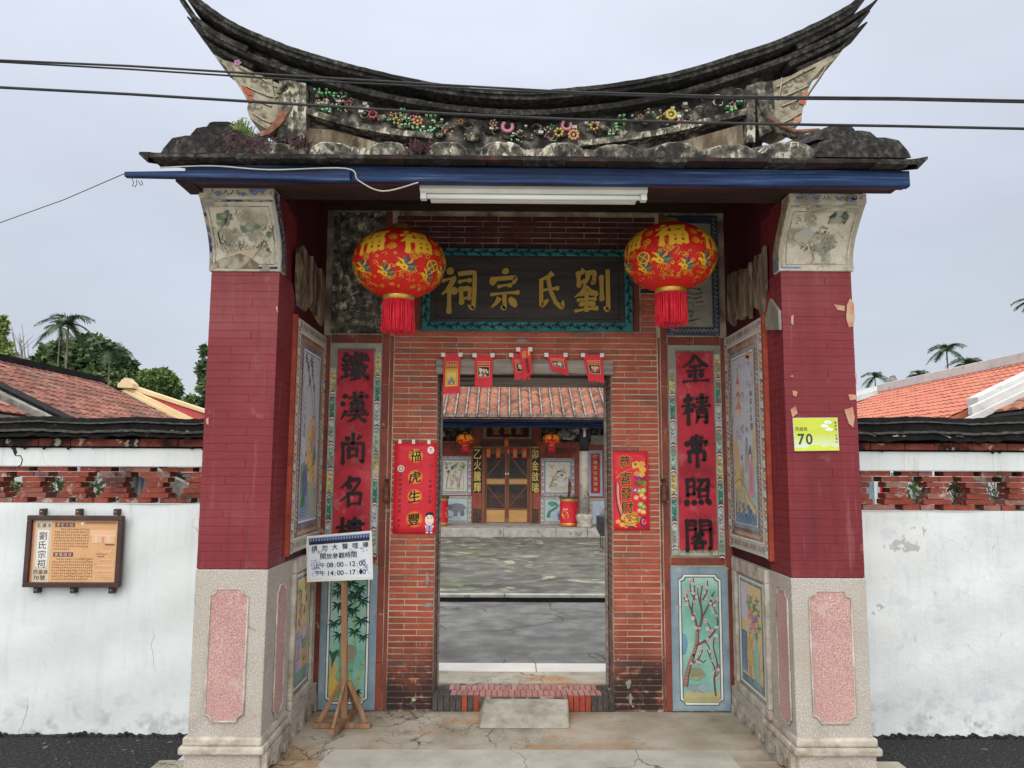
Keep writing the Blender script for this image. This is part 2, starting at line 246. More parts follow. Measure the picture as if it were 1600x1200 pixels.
K_['lantern'] = mat('lantern_cloth', [(.3,C(196,26,22)),(.7,C(222,38,28))], 5, rough=.55, bump=.15, bscale=120)
K_['tassel'] = mat('tassel_thread', [(.3,C(224,26,50)),(.7,C(244,60,80))], 30, rough=.6, bump=.2)
K_['redpaper'] = mat('red_paper', [(.3,C(206,34,48)),(.7,C(226,52,64))], 6, rough=.5, bump=.3, bscale=12)
K_['white'] = mat('white_enamel', [(.3,C(214,214,206)),(.7,C(232,232,226))], 6, rough=.4, bump=.1, layers=[dict(col=C(178,140,90), scale=10, lo=.7, hi=.75, amt=.5)])
K_['tube'] = mat('glass_tube', [(.3,C(236,240,240)),(.7,C(244,246,246))], 3, rough=.2, bump=0, spec=.5)
K_['wire'] = mat('cable_rubber', [(.3,C(30,30,32)),(.7,C(56,56,58))], 9, rough=.6, bump=.1)
K_['whitewire'] = mat('pale_wire', [(.3,C(170,168,158)),(.7,C(200,198,190))], 9, rough=.6, bump=.1)
K_['iron'] = mat('brown_metal', [(.3,C(62,46,42)),(.7,C(84,64,60))], 6, rough=.5, bump=.2)
K_['blackmetal'] = mat('black_metal', [(.3,C(36,38,40)),(.7,C(62,64,66))], 6, rough=.5, bump=.2)
K_['orangetile'] = mat('new_orange_tile', [(.3,C(188,104,80)),(.7,C(208,130,102))], 3, rough=.6, bump=.3, rnd=.2, rndcols=[(0,C(186,104,80)),(1,C(212,138,110))], layers=[dict(col=C(180,96,74), scale=6, lo=.5, hi=.7, amt=.5)])
K_['oldtile'] = mat('old_clay_tile', [(.3,C(104,70,58)),(.5,C(150,98,80)),(.7,C(186,136,112))], 4, 8, rough=.85, bump=.7, rnd=.45, rndcols=[(0,C(100,70,60)),(.35,C(168,106,82)),(.7,C(190,128,98)),(1,C(132,92,76))],
    layers=[dict(col=C(92,84,76), scale=9, lo=.52, hi=.62, amt=.6), dict(col=C(60,52,48), scale=3, lo=.56, hi=.64, amt=.6)])
K_['wingtile'] = mat('wing_clay_tile', [(.3,C(92,62,54)),(.48,C(136,86,72)),(.6,C(160,108,92)),(.75,C(186,146,128))], 5, 9, rough=.85, bump=.5, layers=[dict(col=C(92,78,70), scale=1.6, lo=.5, hi=.6, amt=.7, st=(.6,1.5,1)), dict(col=C(150,140,120), scale=3, lo=.6, hi=.68, amt=.5)])
K_['jambbrick'] = mat('jamb_brick', [(.3,C(104,74,66)),(.7,C(142,104,92))], 12, rough=.8, bump=.6, layers=[dict(col=C(170,160,146), scale=12, lo=.58, hi=.7, amt=.4)])
K_['mortarlight'] = mat('roof_mortar', [(.3,C(92,90,84)),(.5,C(132,128,120)),(.7,C(172,168,158))], 8, rough=.9, bump=.6)
K_['whiteridge'] = mat('white_ridge', [(.3,C(196,196,192)),(.7,C(220,220,216))], 3, rough=.8, bump=.4, layers=[dict(col=C(150,148,144), scale=5, lo=.58, hi=.68, amt=.5)])
K_['creamgable'] = mat('cream_gable', [(.3,C(216,190,142)),(.7,C(232,208,164))], 3, rough=.8, bump=.3)
K_['pinkroof'] = mat('pink_band', [(.3,C(176,72,78)),(.7,C(196,92,94))], 3, rough=.8, bump=.3)
K_['leafdark'] = mat('leaf_dark', [(.3,C(54,72,46)),(.5,C(84,106,66)),(.68,C(132,152,98))], 1.6, 5, rough=.6, bump=0)
K_['leafmid'] = mat('leaf_mid', [(.3,C(70,92,52)),(.5,C(104,128,72)),(.7,C(148,166,104))], 1.6, 5, rough=.6, bump=0)
K_['leafpale'] = mat('leaf_pale', [(.3,C(92,116,60)),(.7,C(150,166,96))], 5, 5, rough=.6, bump=0)
K_['palmleaf'] = mat('palm_leaf', [(.3,C(52,74,50)),(.7,C(96,118,80))], 3, 5, rough=.5, bump=0)
K_['bark'] = mat('bark', [(.3,C(92,84,72)),(.7,C(140,132,116))], 6, rough=.9, bump=.6)
K_['purpleweed'] = mat('dry_weed', [(.3,C(58,36,44)),(.7,C(104,76,78))], 9, rough=.8, bump=0)
K_['bluegrey'] = mat('blue_grey_frame', [(.3,C(116,138,150)),(.7,C(150,170,178))], 6, rough=.75, bump=.5, bscale=30, layers=[dict(col=C(176,184,180), scale=9, lo=.6, hi=.7, amt=.5)])
K_['turquoise'] = mat('turquoise_ground', [(.3,C(104,166,150)),(.5,C(140,190,174)),(.7,C(180,212,198))], 3.2, 7, rough=.75, bump=.3, layers=[dict(col=C(84,150,136), scale=4, lo=.5, hi=.7, amt=.6), dict(col=C(186,196,180), scale=9, lo=.58, hi=.66, amt=.5)])
K_['palesky'] = mat('pale_blue_ground', [(.3,C(150,172,196)),(.7,C(184,198,212))], 3, 7, rough=.75, bump=.3, layers=[dict(col=C(190,186,200), scale=4, lo=.5, hi=.7, amt=.5)])
K_['teal'] = mat('teal_frame', [(.3,C(30,96,100)),(.7,C(58,134,134))], 8, rough=.7, bump=.4, layers=[dict(col=C(30,40,40), scale=12, lo=.58, hi=.66, amt=.6)])
K_['peeling'] = mat('peeling_plaster', [(.3,C(76,64,52)),(.5,C(124,110,90)),(.7,C(176,162,138))], 14, 9, rough=.95, bump=.9, stretch=(1,1,.25), layers=[dict(col=C(70,46,44), scale=10, lo=.56, hi=.62, amt=.8, st=(1,1,.3))])
K_['underred'] = mat('dark_red_wall', [(.3,C(60,16,24)),(.7,C(86,26,34))], 3, rough=.7, bump=.4)
K_['doorpanel'] = mat('door_panel', [(.3,C(196,150,92)),(.7,C(212,168,110))], 2, rough=.6, bump=.2, stretch=(1,1,4))
K_['doorframe'] = mat('door_frame', [(.3,C(120,78,54)),(.7,C(146,98,70))], 3, rough=.6, bump=.2)
K_['mesh'] = mat('dark_screen', [(.3,C(44,44,44)),(.7,C(66,64,62))], 6, rough=.6, bump=.1)
K_['hallgrey'] = mat('hall_stone', [(.3,C(150,146,138)),(.7,C(190,186,178))], 6, rough=.85, bump=.5, layers=[dict(col=C(90,86,80), scale=4, lo=.58, hi=.66, amt=.7)])
K_['hallbrick'] = mat('hall_brickwork', [(.3,C(150,80,68)),(.7,C(184,110,94))], 8, rough=.8, bump=.5, rnd=.4, rndcols=[(0,C(134,70,60)),(1,C(186,108,90))])
K_['brownpot'] = mat('wood_pivot', [(.3,C(84,52,42)),(.7,C(118,78,62))], 9, rough=.5, bump=.3)
K_['limeplate'] = None

# ------------------------------------------------------------------ lettering and flat paintwork
_GC = {}
def glyph(ch, bold=0.0):
    key = (ch, round(bold, 3))
    if key in _GC: return _GC[key]
    cu = bpy.data.curves.new('g', 'FONT'); cu.body = ch; cu.offset = bold; cu.resolution_u = 3
    o = bpy.data.objects.new('g', cu); COL.objects.link(o)
    me = bpy.data.meshes.new_from_object(o.evaluated_get(bpy.context.evaluated_depsgraph_get()))
    vs = [(v.co.x, v.co.y) for v in me.vertices]; fs = [tuple(p.vertices) for p in me.polygons]
    bpy.data.objects.remove(o); bpy.data.curves.remove(cu); bpy.data.meshes.remove(me)
    if vs:
        if ord(ch) > 0x2000:
            cx, cy, s = .5, .38, 1.0
            x0 = min(v[0] for v in vs); x1 = max(v[0] for v in vs); y0 = min(v[1] for v in vs); y1 = max(v[1] for v in vs)
            cx = (x0+x1)/2; cy = (y0+y1)/2; s = max(x1-x0, y1-y0, .55)
        else:
            x0 = min(v[0] for v in vs); x1 = max(v[0] for v in vs); cx = (x0+x1)/2; cy = .36; s = .95
        vs = [((x-cx)/s, (y-cy)/s) for x, y in vs]
    _GC[key] = (vs, fs); return _GC[key]

BR = {  # brush strokes of the big characters, 100 x 100 box, y down.  h v p(taper) n(swell) d(dot) g(hook at the end) z(turn)
'福': 'd 14,4 26,15|h 4,30 34,25|p 32,27 20,46 2,62|v 22,46 22,98|d 28,48 40,60|h 46,12 94,8|v 54,24 56,44|z 54,24 88,21 84,40|h 56,43 84,41|v 48,54 50,94|z 48,54 92,50 90,92|h 52,72 88,70|v 70,52 70,92|h 50,93 90,91',
'氏': 'p 64,12 46,22 24,28|g 30,26 30,84 34,84 52,70|h 30,52 76,46|g 50,24 57,52 72,78 90,90 93,72',
'宗': 'd 48,4 56,15|d 19,22 13,40|g 18,27 84,22 74,38|h 34,43 66,40|h 14,61 88,56|g 50,58 51,94 40,86|p 36,68 26,80 12,90|d 64,68 84,88',
'祠': 'd 20,4 30,16|h 8,31 36,26|p 34,28 22,48 4,62|v 24,46 24,98|d 30,48 42,60|g 46,16 90,11 89,60 86,94 72,84|h 51,33 76,30|v 54,50 56,78|z 54,50 78,47 75,72|h 56,72 76,69',
'劉': 'p 28,4 20,12 10,16|v 12,14 14,38|h 13,38 28,30|z 32,12 56,9 54,34 46,32|p 38,14 36,26 26,40|p 34,40 22,54 2,66|n 34,40 46,52 66,60|h 20,60 48,57|h 12,72 56,69|v 34,58 34,92|d 18,76 24,86|d 50,74 44,86|h 6,96 60,90|v 74,22 75,68|g 91,4 92,96 80,86',
'鐵': 'p 18,4 12,16 0,30|n 18,5 26,14 38,24|h 8,31 28,28|h 4,46 32,43|v 18,31 18,82|d 7,54 12,64|d 30,52 25,62|h 2,87 36,78|h 42,18 62,15|v 51,6 51,30|h 38,32 96,26|v 43,42 44,58|z 43,42 62,40 60,56|h 44,57 60,55|h 40,68 64,65|h 42,79 62,76|v 51,67 51,90|h 36,94 66,87|g 70,4 74,50 84,82 97,92 98,74|p 90,44 78,68 60,86|d 82,8 91,18',
'漢': 'd 10,8 22,18|d 3,34 15,44|p 22,60 14,74 4,90|h 32,18 96,13|v 50,3 52,28|v 75,3 73,28|v 41,36 43,54|z 41,36 84,33 80,50|h 43,53 80,50|h 38,64 88,60|h 28,76 98,71|v 62,28 62,74|p 60,75 48,88 26,98|n 63,75 78,88 98,96',
'尚': 'v 50,3 50,28|d 24,10 34,23|p 76,6 66,20|v 14,34 15,96|g 14,35 88,30 87,94 74,86|v 34,50 36,76|z 34,50 67,47 63,72|h 36,74 64,71',
'名': 'p 46,3 34,22 10,42|p 38,18 76,13 58,46 6,86|d 34,30 48,43|v 38,60 40,96|z 38,60 84,56 79,92|h 40,93 79,90',
'樓': 'h 2,31 36,26|v 20,4 20,98|p 20,32 12,50 2,64|d 23,40 34,52|z 44,13 84,10 82,32|v 44,13 46,34|h 36,24 94,19|h 46,34 82,31|v 64,3 64,46|h 44,46 86,42|p 60,50 50,74 62,84 84,98|p 80,58 66,80 38,98|h 34,67 98,61',
'金': 'p 50,2 34,26 4,46|n 50,3 68,24 98,43|h 32,43 68,40|h 22,59 78,55|v 50,42 50,90|d 27,66 36,80|d 76,63 66,78|h 6,94 96,88',
'精': 'd 7,14 17,27|p 37,9 28,27|h 2,39 42,34|v 22,4 22,98|p 21,42 12,58 2,68|d 26,46 39,58|h 52,14 92,10|h 56,26 88,23|v 72,3 72,38|h 46,41 99,36|p 56,50 56,78 48,97|g 56,51 88,48 88,95 76,88|h 58,63 86,61|h 58,76 86,74',
'常': 'v 50,2 50,17|d 31,4 39,15|p 69,2 61,15|d 15,20 11,36|g 14,23 88,18 79,33|v 34,30 36,45|z 34,30 66,28 63,42|h 36,44 63,42|v 22,54 23,84|g 22,55 78,51 77,82 67,77|v 50,44 51,100',
'照': 'v 12,9 13,60|z 12,9 38,7 36,56|h 14,32 36,30|h 14,57 36,55|g 48,10 90,7 86,34 75,30|p 66,11 60,26 44,39|v 54,42 55,63|z 54,42 88,39 84,60|h 55,63 84,61|d 13,74 5,93|d 33,75 38,91|d 57,73 64,89|d 79,70 95,89',
'閣': 'v 8,6 9,99|z 8,7 40,5 38,36|h 10,21 38,19|h 10,35 38,33|v 57,5 58,36|g 57,6 93,4 93,97 81,90|h 59,21 90,19|h 59,35 90,33|p 44,42 36,54 23,64|p 42,49 65,46 48,64 21,79|n 38,54 54,68 78,77|v 36,75 37,93|z 36,75 65,73 62,91|h 37,92 62,90'}
def crm(pts, n=6):
    if len(pts) < 3: return [tuple(Vector(pts[0]).lerp(Vector(pts[1]), i/5)) for i in range(6)]
    P = [pts[0]]+list(pts)+[pts[-1]]; o = []
    for i in range(1, len(P)-2):
        for k in range(n):
            t = k/n; q = []
            for a in (0, 1):
                p0, p1, p2, p3 = P[i-1][a], P[i][a], P[i+1][a], P[i+2][a]
                q.append(.5*((2*p1)+(-p0+p2)*t+(2*p0-5*p1+4*p2-p3)*t*t+(-p0+3*p1-3*p2+p3)*t*t*t))
            o.append(tuple(q))
    o.append(pts[-1]); return o

class Art:
    """flat coloured print or thin relief; units W x H, y down, laid on a rectangle by fn(u,v,lift)"""
    def __init__(s, W, H): s.W = W; s.H = H; s.v = []; s.f = []; s.c = []; s.layer = 0; s.k = 0; s.step = .0006
    def lift(s): s.k += 1; return .0006+s.layer*s.step+(s.k % 6)*.00008
    def put(s, vs, fs, col):
        l = s.lift(); o = len(s.v); s.v += [(x, y, l) for x, y in vs]
        for f in fs: s.f.append(tuple(i+o for i in f)); s.c.append(col)
    def poly(s, pts, col): s.put(pts, [tuple(range(len(pts)))], col)
    def rect(s, x0, y0, x1, y1, col): s.poly([(x0,y0),(x1,y0),(x1,y1),(x0,y1)], col)
    def ell(s, cx, cy, rx, ry, col, n=14, rot=0):
        c, q = cos(rot), sin(rot)
        s.poly([(cx+rx*cos(2*pi*i/n)*c-ry*sin(2*pi*i/n)*q, cy+rx*cos(2*pi*i/n)*q+ry*sin(2*pi*i/n)*c) for i in range(n)], col)
    def blob(s, cx, cy, rx, ry, col, n=18, j=.25):
        s.poly([(cx+rx*q*cos(2*pi*i/n), cy+ry*q*sin(2*pi*i/n)) for i in range(n) for q in (1+random.uniform(-j, j),)], col)
    def strip(s, pts, ws, col, raise_=0):
        L_, R_ = [], []; m = len(pts)
        for i, p in enumerate(pts):
            a = pts[max(i-1,0)]; b = pts[min(i+1,m-1)]; dx, dy = b[0]-a[0], b[1]-a[1]; d = math.hypot(dx, dy) or 1
            nx, ny = -dy/d*ws[i]/2, dx/d*ws[i]/2; L_.append((p[0]+nx, p[1]+ny)); R_.append((p[0]-nx, p[1]-ny))
        s.put(L_+R_, [(i, i+1, m+i+1, m+i) for i in range(m-1)], col)
    def stroke(s, pts, w0, col, w1=None, smooth=True):
        q = crm(pts, 5) if smooth and len(pts) > 2 else ([tuple(p) for p in pts])
        w1 = w0 if w1 is None else w1; m = len(q)
        s.strip(q, [w0+(w1-w0)*i/(m-1) for i in range(m)], col)
    def frame(s, x0, y0, x1, y1, t, col):
        s.rect(x0,y0,x1,y0+t,col); s.rect(x0,y1-t,x1,y1,col); s.rect(x0,y0+t,x0+t,y1-t,col); s.rect(x1-t,y0+t,x1,y1-t,col)
    def chamf(s, x0, y0, x1, y1, c, w, col, inv=True):
        """outline with notched corners"""
        pts = []
        for (cx, cy, a0) in ((x0,y0,pi/2),(x1,y0,pi),(x1,y1,1.5*pi),(x0,y1,0)):
            for k in range(5): 
                a = a0-k*pi/8; pts.append((cx+c*cos(a), cy+c*sin(a)))
        pts.append(pts[0]); s.strip(pts, [w]*len(pts), col)
    def text(s, t, cx, cy, size, col, bold=0.0, dy=None, slant=0.0, dx=None, sx=1.0, jit=0.0):
        """vertical when dy given, else horizontal with advance dx"""
        n = len(t)
        for i, ch in enumerate(t):
            if ch == ' ': continue
            X = cx if dy else cx+(i-(n-1)/2)*(dx or size*1.05); Y = cy+i*dy if dy else cy
            vs, fs = glyph(ch); b_ = abs(bold)*.55
            for ox, oy in (((0,0),) if b_ < .004 else ((-b_,0),(b_,0),(0,b_*.7),(0,-b_*.7))):
                s.put([(X+(x+ox)*size*sx+jit*sin(9*y+i), Y-(y+oy)*size-slant*x*size+jit*sin(11*x+i)) for x, y in vs], fs, col)
    def brush(s, ch, cx, cy, w, h, col, th=9.5):
        for st in BR[ch].split('|'):
            k, *pp = st.split(' '); pts = [tuple(float(a) for a in p.split(',')) for p in pp]
            pts = [(cx+(x-50)/100*w, cy+(y-50)/100*h) for x, y in pts]; t = th*(w+h)/200
            if k in 'hv': q = crm([pts[0], ((pts[0][0]+pts[1][0])/2, (pts[0][1]+pts[1][1])/2-(.012*h if k == 'h' else 0)), pts[1]], 5)
            elif k == 'd': q = crm([pts[0], ((pts[0][0]+pts[1][0])/2+.01*w, (pts[0][1]+pts[1][1])/2), pts[1]], 4)
            elif k in 'gz' :
                q = []
                for i in range(len(pts)-1):
                    for j in range(5): q.append((pts[i][0]+(pts[i+1][0]-pts[i][0])*j/5, pts[i][1]+(pts[i+1][1]-pts[i][1])*j/5))
                q.append(pts[-1])
                q = [q[0]]+[((q[i-1][0]+6*q[i][0]+q[i+1][0])/8, (q[i-1][1]+6*q[i][1]+q[i+1][1])/8) for i in range(1, len(q)-1)]+[q[-1]]
            else: q = crm(pts, 6)
            m = len(q); ws = []
            for i in range(m):
                u = i/(m-1)
                if k == 'h': wv = .8-.28*sin(pi*u)+.5*max(0, u-.75)*2
                elif k == 'v': wv = 1.25-.3*sin(pi*u)
                elif k == 'p': wv = 1.3*(1-u)**.7+.12
                elif k == 'n': wv = .45+1.15*u if u < .82 else (.45+1.15*.82)*(1-u)/.18+.1
                elif k == 'd': wv = .35+1.5*sin(pi*min(1, u*.85+.1))
                elif k == 'z': wv = 1.0+.15*sin(6*u)
                else: wv = 1.05 if u < .8 else 1.05+.25*sin((u-.8)*5*pi)-(u-.8)*4.6
                ws.append(max(.1, wv)*t)
            s.strip(q, ws, col)
            if k in 'hv':
                a, b = q[0], q[-1]; s.ell(a[0], a[1], ws[0]*.55, ws[0]*.62, col, 8, .5); s.ell(b[0], b[1], ws[-1]*.55, ws[-1]*.6, col, 8, .5)
    def build(s, name, m, parent, fn, raise_=0, **kw):
        vs = [fn(x, y, l+raise_) for x, y, l in s.v]; fs = list(s.f); cs = list(s.c)
        if raise_:
            # side walls round every face edge that is a boundary
            ec = {}
            for fi, f in enumerate(s.f):
                for i in range(len(f)):
                    a, b = f[i], f[(i+1) % len(f)]; k = (min(a,b), max(a,b)); ec.setdefault(k, []).append((a, b, fi))
            n = len(vs); vs += [fn(x, y, 0.0) for x, y, l in s.v]
            for k, e in ec.items():
                if len(e) == 1: a, b, fi = e[0]; fs.append((a, b, b+n, a+n)); cs.append(s.c[fi])
        me = bpy.data.meshes.new(name); me.from_pydata([tuple(v) for v in vs], [], fs); me.materials.append(m)
        ca = me.color_attributes.new('Col', 'FLOAT_COLOR', 'CORNER'); buf = []
        for p in me.polygons: buf += list(cs[p.index])*p.loop_total
        ca.data.foreach_set('color', buf); me.update()
        return obj(name, me, None, parent, **kw)
def plane_fn(o, U, V, W, H, nrm):
    o, U, V, nrm = Vector(o), Vector(U), Vector(V), Vector(nrm)
    return lambda x, y, l: o+U*(x/W)+V*(y/H)+nrm*l
def rect_fn(art, x0, x1, y, z0, z1):     # facing the viewer
    return plane_fn((x0, y, z1), (x1-x0, 0, 0), (0, 0, z0-z1), art.W, art.H, (0, -1, 0))
INK = C(26,24,28); GOLD = C(222,176,60)

# ------------------------------------------------------------------ ground
ZR = -0.1                                   # road beside the porch
obj('road', MB().add([(-60,2.6,ZR),(-1.9,2.6,ZR),(-1.9,5.3,ZR),(-60,5.3,ZR)], [(0,1,2,3)]).add([(2.2,2.6,ZR),(60,2.6,ZR),(60,5.3,ZR),(2.2,5.3,ZR)], [(0,1,2,3)]), K_['asphalt'], kind='structure')
obj('ground', MB().add([(-400,5.3,ZR-.02),(400,5.3,ZR-.02),(400,600,ZR-.02),(-400,600,ZR-.02)], [(0,1,2,3)]), K_['court'], kind='structure')
obj('bounce_street', MB().box(-60, 60, -25, 2.59, -.4, ZR+.006).box(-1.9, 2.2, 2.592, 3.095, -.4, ZR+.03), K_['slab'], kind='structure')  # unseen pale paving, added to bounce light up into the porch
# crumbling edge of the asphalt along both walls
def crumbs(x0, x1):
    m = MB()
    for i in range(int((x1-x0)/.022)):
        x = x0+.022*i+random.uniform(0,.03); h = random.uniform(.003,.03)**1.0*random.choice([.3,.6,1]); d = random.uniform(.02,.05)
        m.prism([(x-.02,0),(x-.012,h*.8),(x,h),(x+.014,h*.7),(x+.024,0)], lambda u,v,q: (u+q*.3, 5.055-q, ZR+v), 0, d)
    return m
obj('asphalt_crumbs', crumbs(-3.9,-1.7).add(*[(lambda c: (c.v, c.f))(crumbs(2.0,4.2))][0]), K_['asphalt'], kind='stuff')
yb = atz(820, 1172, 0).y
obj('porch_floor', MB().box(-1.28, 1.56, yb, 5.215, -.15, 0).box(-1.9, 2.2, 3.2, 4.4, -.2, -.012), K_['floor'], kind='structure')
obj('front_slab', MB().box(-1.0, 1.28, 3.1, yb-.006, -.15, .004), K_['slab'], kind='structure')
obj('court_floor', MB().box(-9, 9, 6.05, 9.16, -.2, .035), K_['court'], kind='structure')
obj('upper_court_floor', MB().box(-9, 9, 9.27, 16.83, -.2, .112), K_['courtfar'], kind='structure')
ks = thing('court_kerb', (.2, 9.2, .03), 'thin pale kerb edging the raised back half of the courtyard', 'kerb')
for i in range(12):
    x = -8.4+i*1.4; obj('kerb_stone', MB().box(x+.004, x+1.396, 9.17+random.uniform(-.006,.006), 9.268, -.1, .118), K_['hallgrey'], ks, bevel=.006)
obj('dark_edge', MB().box(-8.4, 8.4, 9.15, 9.166, 0, .085), K_['coping'], ks)  # dark strip along the lower front face of the kerb

# ------------------------------------------------------------------ the gatehouse
W = 5.22; WB = 5.56; FR = 4.15; XL = -1.272; XR = 1.547
DL, DR, DT = -.475, .738, 2.335
gate = thing('gatehouse', (.145, 5.2, 0), 'old red brick gatehouse with black upswept roof ridge and maroon pillars', 'gatehouse')
def G(name, mb, m, parent=None, **k): return obj(name, mb, m, parent or gate, **k)
# mortar body of the door wall
G('wall', MB().box(XL-.35, DL-.002, W+.006, WB, -.1, 3.445).box(DR+.002, XR+.37, W+.006, WB, -.1, 3.445).box(DL-.002, DR+.002, W+.006, WB, DT+.012, 3.445), K_['mortar'])
_bm = {}
def brick_mesh(l, h, d, c=.0025):
    key = (round(l,3), round(h,3), round(d,3), c)
    if key not in _bm:
        j = lambda a: random.uniform(-a, a)
        x, z = l/2, h/2
        v = [(-x,0+c,-z),(x,0+c,-z),(x,0+c,z),(-x,0+c,z),(-x+c,j(.0006),-z+c),(x-c,j(.0006),-z+c),(x-c,j(.0006),z-c),(-x+c,j(.0006),z-c),(-x,d,-z),(x,d,-z),(x,d,z),(-x,d,z)]
        f = [(4,5,6,7),(0,1,5,4),(1,2,6,5),(2,3,7,6),(3,0,4,7),(0,8,9,1),(1,9,10,2),(2,10,11,3),(3,11,8,0)]
        me = bpy.data.meshes.new('brick'); me.from_pydata(v, [], f); _bm[key] = me
    return _bm[key]
def put_brick(name, x0, x1, z0, z1, y, d, m, parent, rot=None, jy=.003, c=.0025):
    l = round((x1-x0)*400)/400; me = brick_mesh(l, round(z1-z0, 4), d, c)
    if not me.materials: me.materials.append(m)
    elif me.materials[0] != m:
        me = me.copy(); me.materials.clear(); me.materials.append(m); _bm[(round(l,3), round(round(z1-z0,4),3), round(d,3), c)] = me
    o = obj(name, me, None, parent, loc=((x0+x1)/2, y+random.uniform(-jy, jy), (z0+z1)/2)); return o
PIT = .0398; BH = .0312
nbx0, nbx1, nbz0, nbz1 = at(661,455,W).x, at(987,455,W).x, at(820,518,W).z, at(820,391,W).z
BX0, BX1 = at(610,820,W).x, at(1031,820,W).x
cand = []
row = 0; z = .012
while z < 3.38:
    z1 = z+BH
    def seg(a, b, pat):
        x = a
        k = 0
        while x < b-.012:
            l = pat[k % len(pat)]; e = min(x+l, b)
            if b-e < .035: e = b
            cand.append((x+.003, e-.003, z, z1)); x = e; k += 1
    if z1 < DT+.01:
        seg(BX0, DL, [.105,.3] if row % 2 else [.19,.3]); seg(DR, BX1, [.19,.3] if row % 2 else [.09,.3])
    elif z1 < nbz0: seg(BX0, BX1, [.11 if row % 2 else .22]+[.225]*12)
    elif z < nbz1:
        seg(BX0, nbx0-.06, [.5]); seg(nbx1+.06, BX1, [.5])
    else: seg(BX0, BX1, [.13 if row % 2 else .24]+[.24]*12)
    z += PIT; row += 1
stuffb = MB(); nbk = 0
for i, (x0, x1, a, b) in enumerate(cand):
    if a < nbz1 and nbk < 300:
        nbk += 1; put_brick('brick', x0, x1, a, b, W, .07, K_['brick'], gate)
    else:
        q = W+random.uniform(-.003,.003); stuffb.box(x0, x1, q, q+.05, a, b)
K_['shadedbrick'] = mat('shaded_brick', [(.3,C(54,28,30)),(.55,C(84,42,42)),(.75,C(110,62,58))], 9, rough=.8, bump=.6, bscale=60)  # dark maroon bricks, eave shade painted into the colour
G('upper_brickwork', stuffb, K_['shadedbrick'], kind='stuff')
# brick jambs seen inside the opening (headers turned into the reveal)
jb = MB()
for zz in range(57):
    a = .012+zz*PIT+.1*0
    if a < .1: continue
    for y0 in (.075, .19):
        jb.box(DL-.06, DL+.0015*(zz % 3), W+y0, W+y0+.105, a, a+BH); jb.box(DR-.0015*(zz % 3), DR+.06, W+y0, W+y0+.105, a, a+BH)
G('jamb_brickwork', jb, K_['jambbrick'], kind='stuff')
# long flat tiles that frame the panels
def strip_v(x0, x1, z0, z1, n):
    h = (z1-z0)/n
    for i in range(n): put_brick('frame_tile', x0+.002, x1-.002, z0+i*h+.002, z0+(i+1)*h-.002, W-.002, .03, K_['strip'], gate, jy=.001)
def strip_h(x0, x1, z0, z1, n):
    l = (x1-x0)/n
    for i in range(n): put_brick('frame_tile', x0+i*l+.002, x0+(i+1)*l-.002, z0, z1, W-.002, .03, K_['strip'], gate, jy=.001)
PLx0, PLx1 = -1.222, -.862; PRx0, PRx1 = 1.130, 1.500
CT, CB = 2.425, 1.015; LT, LB = .945, .01
strip_v(XL+.002, PLx0-.002, 0.0, 2.52, 8); strip_v(PLx1+.002, -.812, 0.0, 3.42, 11); strip_v(-.808, BX0-.004, 0.0, 2.52, 8)
strip_v(PRx1+.002, XR-.002, 0.0, 2.52, 8); strip_v(1.082, PRx0-.002, 0.0, 3.42, 11); strip_v(BX1+.004, 1.078, 0.0, 2.52, 8)
strip_h(PLx0, PLx1, CT+.045, CT+.10, 2); strip_h(PRx0, PRx1, CT+.045, CT+.10, 2)
strip_h(PLx0, PLx1, .957, 1.003, 2); strip_h(PRx0, PRx1, .957, 1.003, 3)
strip_v(nbx0-.055, nbx0-.006, nbz0, nbz1+.02, 2); strip_v(nbx1+.006, nbx1+.055, nbz0, nbz1+.02, 2)
# ragged lime patches left on the brick
pt = MB()
for (px, py, a, b) in ((668,905,8,26),(668,945,18,8),(982,1068,10,16),(985,1093,8,22),(815,533,26,7),(664,700,5,5),(650,700,5,4),(622,700,5,4),(806,562,12,6),(700,558,4,5)):
    c = at(px, py, W); rx, rz = a*.0022, b*.0022
    pt.prism([(c.x+rx*random.uniform(.4,1.1)*cos(t*pi/8), c.z+rz*random.uniform(.4,1.1)*sin(t*pi/8)) for t in range(16)], lambda u,v,d: (u,W-.004-d,v), 0, .004)
G('lime_patches', pt, K_['greyplaster'], kind='stuff')

# door lintel, back beam, sill, threshold
G('lintel', MB().box(DL-.012, DR+.012, W-.018, W+.05, at(820,585,W).z, at(820,563,W).z), K_['greywood'], bevel=.006)
G('lintel_soffit', MB().box(DL, DR, W+.052, WB-.06, at(820,585,W).z+.01, DT+.01), K_['darkwood'])
zb = at(820,604,WB).z
G('back_beam', MB().box(DL-.05, DR+.05, WB-.05, WB+.06, zb, zb+.065), K_['greywood'], bevel=.006)
G('back_board', MB().box(DL-.05, DR+.05, WB+.02, WB+.05, zb+.067, DT+.3), K_['darkwood'])
G('door_post', MB().box(DR-.016, DR-.003, WB-.09, WB-.01, .1, zb), K_['greywood'], bevel=.004)
G('door_post', MB().box(DL+.003, DL+.014, WB-.09, WB-.01, .1, zb), K_['greywood'], bevel=.004)
sill = G('sill', MB().box(DL-.0, DR+.0, W+.012, WB-.04, -.05, .088), K_['mortar'])
n = 31; wd = (DR-DL)/n
